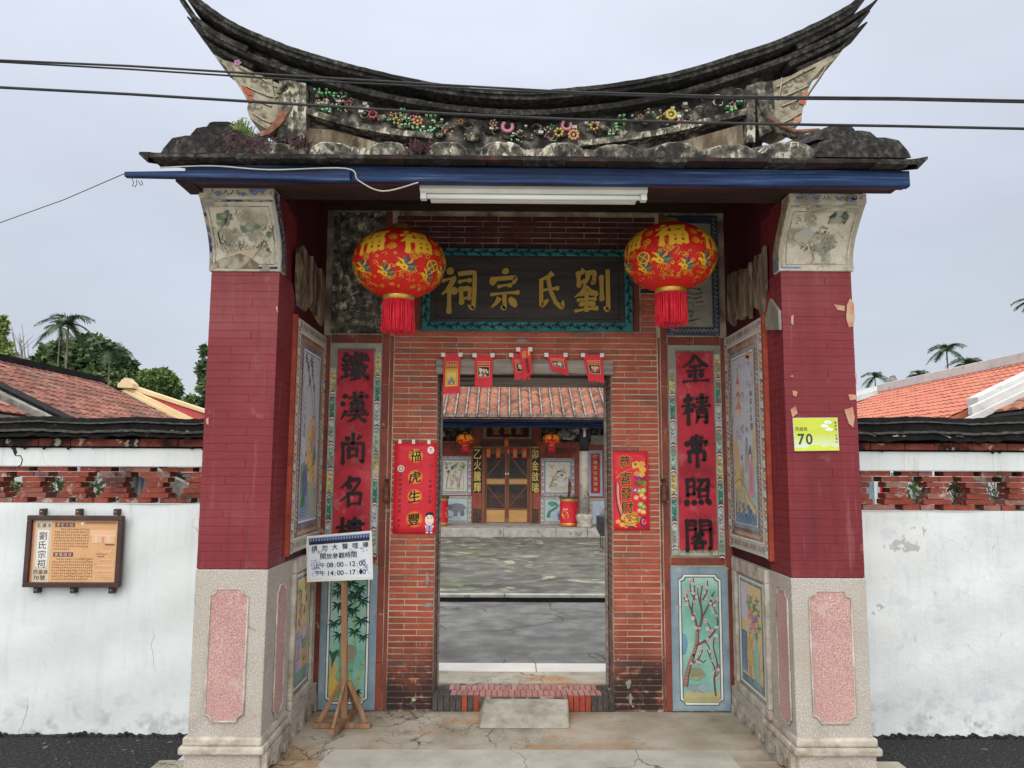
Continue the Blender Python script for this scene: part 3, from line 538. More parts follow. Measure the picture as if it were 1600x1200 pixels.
for i in range(n):
    x = DL+i*wd; m_ = K_['redriser'] if 4 < i < 27 and i not in (6,) else K_['darkbrick']
    xc = x+wd/2
    if not (-.16 < xc < .44): obj('riser_brick', MB().box(x+.002, x+wd-.004, W-.012+random.uniform(0,.004), W+.02, 0.004, .098), m_, gate)
    for r in range(2):
        y0 = W+.022+r*.118; off = wd/2 if r else 0
        obj('tread_brick', MB().box(max(DL,x-off)+.003, x-off+wd-.003, y0, y0+.112, .05, .1+random.uniform(-.004,.002)), K_['paver'] if 2 < i < 29 else K_['darkbrick'], gate)
G('threshold_floor', MB().box(DL-.3, DR+.3, WB-.04, 5.82, -.1, .098), K_['floor'])
G('threshold_stone', MB().box(-2.4, .24, 5.822, 6.05, -.1, .107).box(.245, 2.6, 5.824, 6.05, -.1, .106), K_['marble'], bevel=.008)
# cast concrete step in front of the sill
rx0, rx1 = atz(748,1137,0).x, atz(891,1137,0).x; ry = atz(820,1139,0).y
tx0, tx1 = at(757,1090,W).x, at(888,1090,W).x
G('entry_ramp', MB().add([(rx0,ry,0),(rx1,ry,0),(rx1+.01,W-.014,0),(rx0-.01,W-.014,0),(tx0,ry+.07,.06),(tx1-.03,ry+.08,.055),(tx1,W-.014,.088),(tx0,W-.014,.09)], [(0,3,2,1),(4,5,6,7),(0,1,5,4),(1,2,6,5),(2,3,7,6),(3,0,4,7)]), K_['ramp'], bevel=.012)

# wooden pivots beside the door wall
for px in (605, 1036):
    for k, py in ((0, 768), ):
        c = at(px, py, W); r_ = .021
        G('door_pivot', MB().lathe([(.004,-.075),(.016,-.07),(.026,-.05),(.026,-.03),(.014,-.018),(.024,0),(.026,.02),(.014,.036),(.006,.075)], (c.x, W-.035, c.z), 12), K_['brownpot'])
        G('pivot_bracket', MB().box(c.x-.012, c.x+.012, W-.035, W, c.z+.06, c.z+.085).box(c.x-.012, c.x+.012, W-.03, W, c.z-.025, c.z-.012), K_['darkwood'])

# ---- framed panels on the door wall
def couplet(x0, x1, chars, skip_bottom):
    g1 = G('couplet_frame', MB().box(x0, x1, W-.012, W, CB, CT+.035), K_['greyplaster'])
    wf = x1-x0; A = Art(100, 380)
    # flower and cloud bands down both sides
    for sx in (6, 94):
        A.layer = 0; A.rect(sx-5.5, 44 if sx < 50 else 14, sx+5.5, 378, C(196,206,198)); A.layer = 1
        seq = [(C(224,208,130),'f'),(C(60,150,130),'c'),(C(214,196,120),'s'),(C(160,200,180),'c')]
        y = 20 if sx > 50 else 50; k = 0
        while y < 372:
            c, t = seq[k % 4]; hgt = 46
            A.rect(sx-4.6, y, sx+4.6, min(y+hgt-9, 376), c if t != 's' else C(190,198,206)); A.layer = 2
            for j in range(5):
                yy = y+4+j*7
                if yy > 372: break
                col = [C(70,80,110),C(150,60,70),C(230,226,210),C(90,130,90)][(j+k) % 4]
                A.stroke([(sx-3.4+random.uniform(-1,1), yy-2),(sx+random.uniform(-1,1), yy+2.4),(sx+3+random.uniform(-1,1), yy-1)], 1.3, col)
                A.ell(sx+random.uniform(-3,3), yy+3, 1.4, 1.2, [C(236,232,224),C(180,70,70),C(60,80,130)][j % 3], 6)
            for q, cc in enumerate((C(40,60,120), C(235,232,226), C(180,50,60))):
                yy = y+hgt-9+q*2.6
                A.stroke([(sx-4.5, yy+2),(sx, yy-.5),(sx+4.5, yy+2)], 2.2, cc)
            A.layer = 1; y += hgt; k += 1
    A.layer = 0
    A.rect(14, 366, 86, 378, C(200,204,190)); A.layer = 1
    for i in range(14): A.stroke([(16+i*5, 376),(18+i*5, 368),(20+i*5, 375)], 1.2, [C(60,90,80),C(190,150,70),C(70,80,130),C(180,80,80)][i % 4])
    A.layer = 0
    A.rect(12, 6, 88, 16, C(150,152,142)); A.layer = 1
    for i in range(16): A.stroke([(14+i*4.6, 14),(17+i*4.6, 8),(19+i*4.6, 13)], 1.0, C(70,70,72))
    A.build('border', K_['oldpaint'], g1, rect_fn(A, x0+.004, x1-.004, W-.013, CB+.004, CT+.03))
    b = G('couplet_board', MB().box(x0+wf*.155, x1-wf*.155, W-.024, W-.0125, CB+.045, CT-.012), K_['redboard'], bevel=.003)
    n = len(chars); bx = (x0+x1)/2
    for i, ch in enumerate(chars):
        A = Art(100, 560); A.brush(ch, 50, 48+i*(470/(n-1)), 76, 86, C(26,24,26), 10)
        A.build('character', K_['print'], g1, rect_fn(A, bx-.125, bx+.125, W-.024, CB+.045, CT-.012), raise_=.011)
couplet(PLx0, PLx1, '鐵漢尚名樓', True); couplet(PRx0, PRx1, '金精常照閣', False)

def lower_panel(x0, x1, left):
    f = G('panel_frame', MB().box(x0-.008, x1+.008, W-.016, W-.003, LB, LT).box(x0+.0, x1-.0, W-.02, W-.0155, LB+.01, LT-.01), K_['bluegrey'])
    A = Art(100, 260); cols = (C(238,238,232), C(60,66,84))
    A.layer = 0
    ix0, ix1, iy0, iy1 = 10, 90, 12, 250
    A.chamf(ix0+1.2, iy0+1.2, ix1-1.2, iy1-1.2, 8, 1.0, C(52,58,74)); A.layer = 1; A.chamf(ix0+3.5, iy0+3.5, ix1-3.5, iy1-3.5, 8, 3.4, C(236,236,230)); A.layer = 2; A.chamf(ix0+6, iy0+6, ix1-6, iy1-6, 8, 1.0, C(70,84,96))
    A.build('border', K_['paint'], f, rect_fn(A, x0, x1, W-.022, LB, LT))
    wx = x1-x0; pz = LT-LB
    def P2(u, v): return (x0+wx*u/100, LT-pz*v/260)
    pts = []
    for (cx, cy, a0) in ((17,19,pi/2),(83,19,pi),(83,243,1.5*pi),(17,243,0)):
        for k in range(5): a = a0-k*pi/8; pts.append(P2(cx+8*cos(a), cy+8*sin(a)))
    g = obj('picture_ground', MB().prism(pts, lambda u,v,d: (u, W-.0225-d, v), 0, .0012), K_['turquoise'], f)
    A = Art(100, 260)
    if left:   # bamboo over yellow rocks
        A.layer = 0
        A.poly([(18,238),(18,176),(26,168),(34,186),(30,204),(44,222),(58,238)], C(196,180,120)); A.poly([(18,200),(26,196),(34,216),(28,236),(18,236)], C(222,190,92)); A.poly([(40,238),(60,226),(82,232),(82,242),(20,242)], C(186,190,140))
        A.layer = 1
        for (pts2, w0, c) in (([(36,238),(40,190),(38,140),(46,96),(44,40),(50,20)], 6.5, C(96,170,120)), ([(56,236),(58,190),(64,140),(62,84),(70,24)], 5.5, C(132,188,120)), ([(30,236),(34,206),(42,180)], 4, C(182,190,110)), ([(66,236),(72,204),(80,170)], 4, C(170,186,104))):
            A.stroke(pts2, w0, c, w0*.6)
            q = crm(pts2, 3)
            A.layer = 2
            for p in q[1:-1:2]: A.stroke([(p[0]-w0*.6,p[1]),(p[0]+w0*.6,p[1]-.6)], 1.0, C(40,90,70), smooth=False)
            A.layer = 1
        A.layer = 3
        for (cx, cy, s_) in ((52,30,1.1),(34,36,1),(70,40,1.1),(46,56,1.15),(76,62,1),(30,70,1),(58,80,1.1),(40,96,1),(74,98,1.1),(24,104,.9),(62,118,1),(34,124,.9),(78,128,.8),(28,48,.9),(62,52,1.2),(46,76,1.2),(54,232,1),(68,226,.9)):
            for k in range(7):
                a = pi*(-.15+1.3*k/6)+random.uniform(-.12,.12); l = random.uniform(11,17)*s_
                A.strip([(cx,cy),(cx+l*.45*cos(a)+.5,cy+l*.45*sin(a)),(cx+l*cos(a),cy+l*sin(a)+1)], [.7,3.4*s_,.3], [C(22,50,48),C(28,64,56),C(46,98,80)][k % 3])
        A.layer = 4; A.blob(52, 158, 15, 17, C(150,146,128), 22, .12); A.layer = 5
        for k in range(60):
            a = random.uniform(0,2*pi); r_ = sqrt(random.random()); A.ell(52+12*r_*cos(a), 158+14*r_*sin(a), 1, .9, random.choice([C(120,116,104),C(176,170,150),C(140,150,120)]), 5)
        A.layer = 4
        for k in range(9): A.strip([(22,168+k*2),(20+k*1.6,160-k),(16+k*3,152+k*2)], [1,2.5,.4], C(60,100,66))
    else:      # flowering plum tree
        A.layer = 0
        A.poly([(17,244),(17,228),(34,222),(60,228),(83,224),(83,244)], C(196,182,136)); A.poly([(17,120),(24,124),(26,140),(22,158),(17,160)], C(110,160,190)); A.poly([(17,236),(83,234),(83,244),(17,244)], C(178,176,130))
        A.layer = 1; A.blob(44, 218, 18, 8, C(142,166,170), 16, .3); A.blob(52, 218, 9, 7, C(168,180,186), 12, .25)
        br = [([(20,216),(24,190),(34,162),(42,138),(44,118)], 9, 5, C(170,138,128)), ([(44,118),(40,96),(30,70),(24,44)], 4.2, 1, C(104,62,66)), ([(44,118),(52,92),(50,60),(54,34)], 4.4, 1, C(104,62,66)),
              ([(40,142),(56,134),(70,122),(80,104),(78,84)], 4, 1, C(96,58,62)), ([(52,92),(64,70),(76,44)], 2.8, .8, C(110,70,72)), ([(40,96),(34,80),(40,46),(38,20)], 2.4, .7, C(110,70,72)), ([(74,232),(72,200),(78,176),(72,146),(74,128)], 3, .8, C(112,80,84)), ([(76,190),(68,170),(60,150)], 2, .6, C(112,80,84)), ([(30,176),(44,166),(52,150)], 3, .8, C(100,60,64)), ([(54,60),(62,44),(64,24)], 2, .6, C(112,70,72)), ([(30,70),(22,60),(20,50)], 1.6, .5, C(112,70,72)), ([(40,60),(33,44),(32,30)], 1.6, .5, C(112,70,72)), ([(50,70),(46,50),(46,34)], 1.6, .5, C(112,70,72)), ([(64,70),(76,64),(80,56)], 1.6, .5, C(112,70,72)), ([(56,134),(64,146),(66,160)], 1.8, .5, C(112,70,72)), ([(72,200),(80,190),(81,176)], 1.6, .5, C(112,70,72)), ([(44,166),(52,172),(58,168)], 1.6, .5, C(112,70,72)), ([(70,122),(66,108),(60,100)], 1.6, .5, C(112,70,72)), ([(78,84),(70,62),(72,48)], 2, .6, C(112,70,72))]
        A.layer = 2
        for p, a, b, c in br: A.stroke([(x+.8,y) for x, y in p], a*.95, C(84,50,52), b*.8)
        A.layer = 3
        for p, a, b, c in br: A.stroke(p, a*.72, C(176,128,116) if a > 8 else C(136,82,80), b*.6)
        A.layer = 4
        q = crm(br[0][0], 5)
        for p in q[1:-1]: A.stroke([(p[0]-3.4,p[1]-1),(p[0],p[1]+1.5),(p[0]+3.2,p[1]-1)], .8, C(120,84,84))
        A.ell(36,160,2.4,3.2,C(60,40,40),10); A.layer = 5
        for p, a, b, c in br[1:]:
            for q in crm(p, 4)[2::2]:
                for k in range(random.choice([0,1])):
                    cx = q[0]+random.uniform(-5,5); cy = q[1]+random.uniform(-5,5); r_ = random.uniform(1.6,2.8)
                    for j in range(5): A.ell(cx+r_*.8*cos(j*1.26), cy+r_*.8*sin(j*1.26), r_*.62, r_*.62, random.choice([C(222,186,192),C(232,214,214),C(206,160,172)]), 7)
                    A.layer = 6; A.ell(cx, cy, r_*.35, r_*.35, C(170,70,90), 6); A.layer = 5
        A.layer = 4
        A.strip([(30,196),(36,188),(46,190),(56,196)], [6,14,15,4], C(150,146,112)); A.strip([(28,200),(40,202),(54,196)], [1,6,1], C(176,166,126))
    A.build('painting', K_['paint'], f, rect_fn(A, x0, x1, W-.0240, LB, LT), raise_=.002)
lower_panel(PLx0, PLx1, True); lower_panel(PRx0, PRx1, False)

K_['navyframe'] = mat('navy_frame', [(.3,C(40,46,66)),(.7,C(72,80,100))], 8, rough=.8, bump=.4)
# grimy upper panels with carved borders
for (x0, x1, nm) in ((PLx0+.0, PLx1-.0, 0), (PRx0+.0, PRx1-.0, 1)):
    z0, z1 = at(560,521,W).z, 3.40
    f = G('panel_frame', MB().box(x0, x1, W-.014, W-.002, z0, z1), K_['navyframe'] if nm else K_['mossplaster'])
    obj('panel_ground', MB().box(x0+.05, x1-.05, W-.017, W-.0142, z0+.06, z1-.06), K_['greyplaster'] if nm else K_['mossplaster'], f)
    A = Art(100, 240); A.layer = 0
    for i in range(26):
        y = 6+i*9.2; c = C(150,150,150) if nm else C(84,82,78)
        for sx in (7, 93): A.stroke([(sx-4,y),(sx+3,y+2),(sx-2,y+6)], 1.5, c)
    for i in range(12): A.stroke([(10+i*7,234),(13+i*7,228),(16+i*7,233)], 1.5, C(150,150,150) if nm else C(84,82,78))
    A.chamf(14,16,86,224,5,1.4,C(120,116,104)); A.layer = 1
    for k in range(14): A.stroke([(40+random.uniform(-14,24),90+k*9),(46+random.uniform(-14,24),96+k*9),(50+random.uniform(-14,24),92+k*9)], 1.3, C(60,66,80))
    A.build('border', K_['oldpaint'], f, rect_fn(A, x0, x1, W-.018, z0, z1), raise_=.003)

# ---- name board
zc0, zc1 = nbz0, nbz1; cx0, cx1 = nbx0, nbx1
nb = thing('name_board', ((cx0+cx1)/2, W-.03, (zc0+zc1)/2), 'dark board with four gold characters in a teal frame over the doorway', 'name board')
NBK = W-.04
obj('frame', MB().box(cx0, cx1, NBK, W-.002, zc0, zc0+.062).box(cx0, cx1, NBK, W-.002, zc1-.05, zc1).box(cx0, cx0+.055, NBK, W-.002, zc0+.062, zc1-.05).box(cx1-.055, cx1, NBK, W-.002, zc0+.062, zc1-.05), K_['teal'], nb, bevel=.004)
obj('inner_frame', MB().box(cx0+.055, cx1-.055, W-.034, W-.004, zc0+.062, zc0+.085).box(cx0+.055, cx1-.055, W-.034, W-.004, zc1-.085, zc1-.05).box(cx0+.055, cx0+.09, W-.034, W-.004, zc0+.085, zc1-.085).box(cx1-.09, cx1-.055, W-.034, W-.004, zc0+.085, zc1-.085), K_['boardwood'], nb, bevel=.004)
bd = obj('board', MB().box(cx0+.09, cx1-.09, W-.02, W-.004, zc0+.085, zc1-.085), K_['boardwood'], nb)
for ch, px, ww in (('祠',718,60),('宗',788,54),('氏',856,54),('劉',925,58)):
    A = Art(326, 127); A.brush(ch, px-661, 63.5, ww, 70, C(186,152,72), 10); A.build('character', K_['paint'], bd, rect_fn(A, cx0, cx1, W-.02, zc0, zc1), raise_=.008)
A = Art(330, 128); A.layer = 0; cv = C(26,34,36)
def vine(x0, y0, x1, y1, n):
    dx, dy = (x1-x0)/n, (y1-y0)/n; L_ = math.hypot(dx, dy); nx, ny = -dy/L_, dx/L_
    pts = [(x0+dx*i*.5+nx*2.6*(1 if i % 2 else -1), y0+dy*i*.5+ny*2.6*(1 if i % 2 else -1)) for i in range(2*n+1)]
    A.stroke(pts, 1.5, cv)
    for i in range(2*n):
        p = pts[i]; s_ = 1 if i % 2 else -1
        for a in (.5, -.5, 1.6): 
            ux, uy = dx/L_*cos(a)-nx*s_*sin(a), dy/L_*cos(a)-ny*s_*sin(a)
            A.strip([(p[0],p[1]),(p[0]+ux*3,p[1]+uy*3),(p[0]+ux*6,p[1]+uy*6)], [1,2.2,.3], cv)
vine(10,6,320,6,14); vine(10,121,320,121,14); vine(6,12,6,116,5); vine(324,12,324,116,5)
A.build('vine_carving', K_['paint'], nb, rect_fn(A, cx0, cx1, NBK, zc0, zc1), raise_=.004)

K_['wornink'] = mat('worn_ink', [(.3,(.9,.88,.84,1)),(.7,(1,.99,.96,1))], 14, rough=.8, bump=.5, bscale=50, attr='Col', layers=[dict(col=C(176,170,152), scale=16, lo=.42, hi=.56, amt=.85)])
# ------------------------------------------------------------------ pillars and side walls of the porch
def side_fn(X, sgn):         # art on a wall standing along Y; sgn +1 faces +X (its picture runs near -> far)
    return None
def xfn(art, X, sgn, y0, y1, z0, z1):
    if sgn > 0: return plane_fn((X, y0, z1), (0, y1-y0, 0), (0, 0, z0-z1), art.W, art.H, (1, 0, 0))
    return plane_fn((X, y1, z1), (0, y0-y1, 0), (0, 0, z0-z1), art.W, art.H, (-1, 0, 0))
def notched(u0, u1, v0, v1, c):
    pts = []
    for (cx, cy, a0) in ((u0,v0,pi/2),(u1,v0,pi),(u1,v1,1.5*pi),(u0,v1,2*pi)):
        for k in range(5): a = a0-k*pi/8; pts.append((cx+c*cos(a), cy+c*sin(a)))
    return pts
def pillar(s):
    left = s < 0
    xo, xi = (-1.652, XL) if left else (1.945, XR)
    x0, x1 = min(xo, xi), max(xo, xi); zg = 1.055 if left else 1.022; zt = 2.69 if left else 2.715; sg = 1 if left else -1
    core = G('pillar', MB().box(x0+.006, x1-.006, FR+.006, 4.3, zg, 3.13).box(x0+.006, x1-.006, 4.3, WB, zg, 3.098), K_['joint'], label='maroon brick pillar on a granite base beside the '+('info board wall' if left else 'house number plate'))
    # granite base, slightly wider at the foot
    t = .002; xa, xb = (x0-t, x1) if left else (x0, x1+t)
    G('granite_base', MB().add([(xa,FR-t,.1),(xb,FR-t,.1),(xb,WB,.1),(xa,WB,.1),(x0-.004,FR-.004,zg),(x1+.004,FR-.004,zg),(x1+.004,WB,zg),(x0-.004,WB,zg)], [(0,3,2,1),(4,5,6,7),(0,1,5,4),(1,2,6,5),(2,3,7,6),(3,0,4,7)]), K_['granite'], bevel=.006)
    e = .05; f0, f1 = x0-e-.01, x1+e
    if not left: f0, f1 = x0-e, x1+e+.01
    yk = 4.60
    def mould(o, z0, z1, m=K_['plinth'], nm='base_moulding'):
        G(nm, MB().box(x0-o-(.01 if left else 0), x1+o+(0 if left else .01), FR-o-.012, yk if nm == 'base_moulding' else WB, z0, z1), m, bevel=.012)
    mould(.012, .155, .2); mould(.028, .115, .156)
    mould(.004, -.12, .116, K_['granite'], 'base_block')
    # pink washed panels with a raised lip, front and inner side
    for face in (0, 1):
        if face == 0:
            u0, u1 = x0+.085, x1-.095; v0, v1 = .275, .955
            if not left: u0, u1 = x0+.09, x1-.085
            fn = lambda u,v,d: (u, FR-.004-(1.06-v)*.0022-d, v)
        else:
            u0, u1 = (4.325, 4.50) if left else (4.20, 4.375); v0, v1 = .235, .94
            fn = (lambda u,v,d: (xi+.004+d, u, v)) if left else (lambda u,v,d: (xi-.004-d, u, v))
        p = notched(u0, u1, v0, v1, .035)
        G('pink_panel', MB().prism(p, fn, -.002, .0035), K_['pinkwash'])
        m = MB(); q = p+[p[0]]; m.tube([fn(u,v,.004) for u,v in q], .0055, 6, cap=False)
        G('panel_lip', m, K_['plinth'])
    # painted bricks of the shaft
    r = 0; z = zg+.004; pit = .0447
    while z < zt-.02:
        z1 = min(z+pit-.0009, zt)
        cuts = [x0, x1] if r % 2 else [x0, x0+(x1-x0)*(.34 if r % 4 else .62), x1]
        for a, b in zip(cuts, cuts[1:]):
            o = put_brick('painted_brick', a+.0005, b-.0005, z, z1, FR, .04, K_['redpaint'], gate, jy=.0004, c=.0006)
        cy = [FR+.0015, 4.28 if r % 2 else 4.38, 4.474]
        for a, b in zip(cy, cy[1:]):
            l = round((b-a-.001)*1000)/1000; me = brick_mesh(l, round(z1-z,4), .041, .0006)
            if not me.materials: me.materials.append(K_['redpaint'])
            o = obj('painted_brick', me, None, gate, loc=(xi+sg*random.uniform(-.0004,.0004), (a+b)/2, (z+z1)/2)); o.rotation_euler = (0,0,pi/2*sg)
        z += pit; r += 1
    # side wall above and below the painting
    G('side_wall', MB().box(min(xi, xi-sg*.03), max(xi, xi-sg*.03), 4.476, W-.001, zg+.002, 3.38), K_['underred'])
    # large framed painting
    y0, y1, z0, z1 = (4.476, 5.205, 1.10, 2.50) if left else (4.43, 5.205, 1.09, 2.51)
    f = G('picture_frame', MB().box(min(xi,xi+sg*.022), max(xi,xi+sg*.022), y0, y1, z0, z1), K_['plinth'])
    G('frame_edge', MB().box(min(xi,xi+sg*.026), max(xi,xi+sg*.026), y0-.03, y0-.001, z0-.01, z1+.01), K_['redriser'])
    A = Art(100, 190); A.layer = 0; A.rect(0,0,100,190, C(186,184,172)); A.layer = 1
    for i in range(40):
        for sx in (4.5, 95.5):
            y = 4+i*4.7; c = [C(60,74,104),C(196,168,96),C(178,84,70),C(90,130,112),C(228,226,216)][(i+int(sx)) % 5]
            A.stroke([(sx-3,y-1.5),(sx+2.6,y),(sx-1.5,y+2.4)], 1.7, c); A.ell(sx+1, y+2.6, 1.3, 1, C(236,232,222), 6)
    for i in range(17):
        for sy in (5, 185):
            x = 10+i*5; c = [C(70,74,84),C(186,150,90),C(120,100,90),C(90,120,112)][i % 4]
            A.stroke([(x-2,sy+2),(x,sy-2.6),(x+2,sy+2)], 1.5, c)
    A.layer = 2; A.frame(9,10,91,180,1.2,C(232,230,220)); A.frame(10.2,11.2,89.8,178.8,7.6,C(112,66,52)); A.layer = 3
    for i in range(38):
        for sx in (14, 86):
            y = 16+i*4.2; A.stroke([(sx-2.4,y),(sx+2,y+1.6),(sx-1,y+3)], .9, C(214,190,160) if i % 9 < 6 else C(240,240,236))
    for i in range(16): A.stroke([(20+i*4,14),(22+i*4,17),(24+i*4,14)], 1, C(190,130,70)); A.stroke([(20+i*4,174),(22+i*4,177),(24+i*4,174)], 1, C(214,190,160))
    A.layer = 4; A.frame(18,19,82,171,3.4,C(74,98,136) if left else C(120,142,160)); A.frame(21.4,22.4,78.6,167.6,1.6,C(236,238,238)); A.frame(23,24,77,166,.7,C(40,46,60))
    A.layer = 3; A.rect(22,23,78,167,C(192,206,222)); A.layer = 5
    if left:
        A.poly([(24,60),(40,50),(56,66),(58,90),(24,96)], C(186,196,216))
        A.poly([(46,82),(58,76),(70,92),(74,130),(60,140),(42,120),(38,100)], C(214,186,116)); A.poly([(24,140),(44,132),(76,142),(76,166),(24,166)], C(150,176,160)); A.poly([(24,120),(36,116),(44,136),(24,146)], C(96,150,112))
        A.poly([(24,146),(50,144),(54,166),(24,166)], C(140,168,204)); A.poly([(50,160),(62,148),(76,156),(76,166),(50,166)], C(196,196,140)); A.layer = 6
        A.stroke([(70,100),(60,60),(46,28)], 1.2, C(60,96,66)); A.stroke([(66,96),(52,62),(36,34)], 1.0, C(60,96,66))
        for (cx,cy) in ((46,30),(36,36),(52,42),(42,48),(58,52),(30,30),(50,34)):
            for k in range(6): a = k*1.05; A.strip([(cx,cy),(cx+3*cos(a),cy+3*sin(a)),(cx+5.5*cos(a),cy+5.5*sin(a))], [.4,1.5,.2], C(62,104,70))
        for (cx,cy,s_,c1,c2) in ((60,84,1.0,C(180,150,196),C(214,160,80)), (38,118,1.25,C(92,116,160),C(66,86,130))):
            A.poly([(cx-4*s_,cy+2),(cx+4*s_,cy),(cx+7*s_,cy+22*s_),(cx-7*s_,cy+24*s_)], c1); A.poly([(cx-8*s_,cy+8),(cx,cy+4),(cx+2,cy+12),(cx-6*s_,cy+16*s_)], c2); A.layer = 7
            A.ell(cx,cy-2,2.6*s_,3.2*s_,C(226,190,160),10); A.poly([(cx-2.6*s_,cy-3),(cx+2.6*s_,cy-3),(cx,cy-8*s_)], C(50,60,80))
            A.stroke([(cx-3,cy+6),(cx+2,cy+14),(cx-2,cy+22*s_)], .6, INK); A.stroke([(cx+3,cy+4),(cx+5,cy+22*s_)], .6, INK); A.layer = 6
        for k in range(9): A.stroke([(44+3*k,100+7*k*.8),(50+3*k,96+7*k*.8),(56+2*k,104+7*k*.8)], .7, C(70,60,50))
        for k in range(8): A.stroke([(26,147+k*2.4),(36,145+k*2.4),(48,148+k*2.4)], .6, C(70,96,140))
        A.text('二千年秋日', 30, 66, 5.5, INK, .01, dy=7); A.blob(32,150,7,5,C(70,140,90)); A.blob(66,112,5,9,C(70,130,90))
    else:
        A.ell(66,26,7,4,C(224,150,70),14)
        for k in range(16):
            cx = random.uniform(28,72); cy = random.choice([30,34,52,56,60,84,88,92])+random.uniform(-3,3)
            A.ell(cx,cy,random.uniform(3,5),random.uniform(1.6,3),C(196,190,206),10)
        A.layer = 6
        for k in range(16):
            cx = random.uniform(28,72); cy = random.choice([30,34,52,58,84,88,92])+random.uniform(-3,3); A.stroke([(cx-3,cy),(cx,cy-2.2),(cx+3,cy),(cx+1,cy+1.6)], .6, C(90,80,110))
        for k,(w_,c) in enumerate(((5,C(206,92,84)),(6.5,C(206,92,84)),(8,C(206,92,84)))):
            y = 46+k*11; A.rect(38-w_*.6,y,38+w_*.6,y+8,C(224,196,140)); A.poly([(38-w_,y+1),(38+w_,y+1),(38+w_*.4,y-4),(38-w_*.4,y-4)], c)
            A.rect(37,y+2,39,y+8,C(120,70,60))
        A.strip([(38,32),(38,44)], [.4,3], C(206,92,84))
        A.poly([(24,96),(30,92),(36,104),(40,132),(24,136)], C(214,186,120)); A.poly([(54,110),(57,94),(62,112),(66,104),(72,122),(50,124)], C(146,160,176)); A.poly([(74,86),(77,86),(77,128),(70,120)], C(206,180,110))
        A.stroke([(52,120),(57,94),(61,114)], .8, INK); A.stroke([(60,116),(66,104),(73,124)], .8, INK)
        A.poly([(24,126),(44,124),(77,142),(77,166),(24,166)], C(150,196,180)); A.layer = 7
        A.poly([(24,148),(50,150),(77,154),(77,167),(24,167)], C(92,128,164))
        A.stroke([(25,136),(36,133),(48,137),(60,148),(76,156)], 5.5, C(222,190,120)); A.layer = 8
        for x in (30,40,52): A.rect(x-2,138,x+2,158,C(214,178,104)); A.stroke([(x-2.4,139),(x-2.4,157)], .5, INK)
        A.stroke([(25,133),(36,130),(48,134),(60,145),(76,153)], .8, C(120,90,50))
        for k in range(10): A.stroke([(26+k*5,154+(k%3)*4),(29+k*5,151+(k%3)*4),(33+k*5,156+(k%3)*4)], .7, C(36,52,80)); A.stroke([(26+k*5,151+(k%3)*4),(30+k*5,148+(k%3)*4),(33+k*5,152+(k%3)*4)], .5, C(226,232,236))
        for (cx,cy,s_,c1) in ((44,116,.85,C(190,168,92)), (66,112,1.3,C(210,140,170))):
            A.poly([(cx-4*s_,cy+2),(cx+4*s_,cy+1),(cx+6*s_,cy+24*s_),(cx-5*s_,cy+25*s_)], c1); A.ell(cx,cy-2,2.4*s_,3*s_,C(230,196,168),10); A.layer = 9
            A.poly([(cx-2.5*s_,cy-3),(cx+2.5*s_,cy-3),(cx+1,cy-8*s_),(cx-1,cy-8*s_)], C(60,60,70)); A.stroke([(cx-1,cy+5),(cx-2,cy+22*s_)], .6, INK); A.stroke([(cx+2,cy+5),(cx+3,cy+22*s_)], .6, C(120,60,90)); A.layer = 8
        A.text('山高水長流', 71, 58, 5.5, INK, .01, dy=7)
    A.build('painting', K_['softpaint'], f, xfn(A, xi+sg*.022, sg, y0, y1, z0, z1))
    # small panel of vases in its stone frame
    a0, a1, b0, b1 = (4.70, 5.0, .285, .92) if left else (4.58, 5.03, .275, .89)
    lo, hi = min(xi,xi+sg*.03), max(xi,xi+sg*.03); oy0, oy1 = a0-.09, min(a1+.12, 5.19)
    fr = G('stone_frame', MB().box(lo,hi,oy0,oy1,b1+.05,zg-.002).box(lo,hi,oy0,oy1,b0-.1,b0-.045).box(lo,hi,oy0,a0-.045,b0-.045,b1+.05).box(lo,hi,a1+.045,oy1,b0-.045,b1+.05), K_['plinth'], bevel=.008)
    bk = obj('picture_ground', MB().box(min(xi,xi+sg*.012), max(xi,xi+sg*.012), a0-.045, a1+.045, b0-.045, b1+.05), K_['greyplaster'], fr)
    A = Art(100, 200); A.layer = 0; A.rect(0,0,100,200,C(220,226,226)); A.layer = 1; A.rect(6,4,94,196,C(110,150,160)); A.layer = 2; A.rect(9,7,91,193,C(34,38,48)); A.layer = 3; A.rect(11,9,89,191,C(216,190,128)); A.layer = 4
    A.rect(11,9,34,80,C(206,196,216)) if not left else A.rect(11,9,30,60,C(216,196,130))
    if left:
        A.rect(14,100,44,170,C(166,160,206)); A.rect(44,10,70,60,C(226,204,150)); A.rect(11,170,89,191,C(96,158,160)); A.layer = 5
        for y in (112,130,150): A.stroke([(14,y),(44,y)], 1, INK, smooth=False)
        A.poly([(52,140),(86,140),(80,172),(58,172)], C(206,158,80)); A.poly([(46,112),(88,112),(80,138),(54,138)], C(110,142,120))
        for cx in (56,66,76): A.ell(cx,108,6,13,C(206,180,200),12)
        A.stroke([(46,116),(60,136),(80,134),(90,110)], 2, C(60,80,70)); A.stroke([(56,148),(68,160),(80,148)], 2.4, C(110,50,40))
        for k in range(5): A.stroke([(12,172+k*4),(88,172+k*4)], .8, C(30,60,80), smooth=False)
        fl = [(30,62),(38,74),(26,84),(36,90),(32,50)]; lv = [(22,30),(34,36),(28,46),(66,30),(72,50),(60,70),(40,60)]
    else:
        A.rect(11,100,32,176,C(96,130,176)); A.layer = 5
        for k in range(6): A.frame(13,102+k*12,30,110+k*12,1,C(30,44,80))
        A.poly([(56,96),(78,96),(72,110),(80,140),(74,184),(58,184),(54,140),(62,110)], C(126,186,160)); A.layer = 6
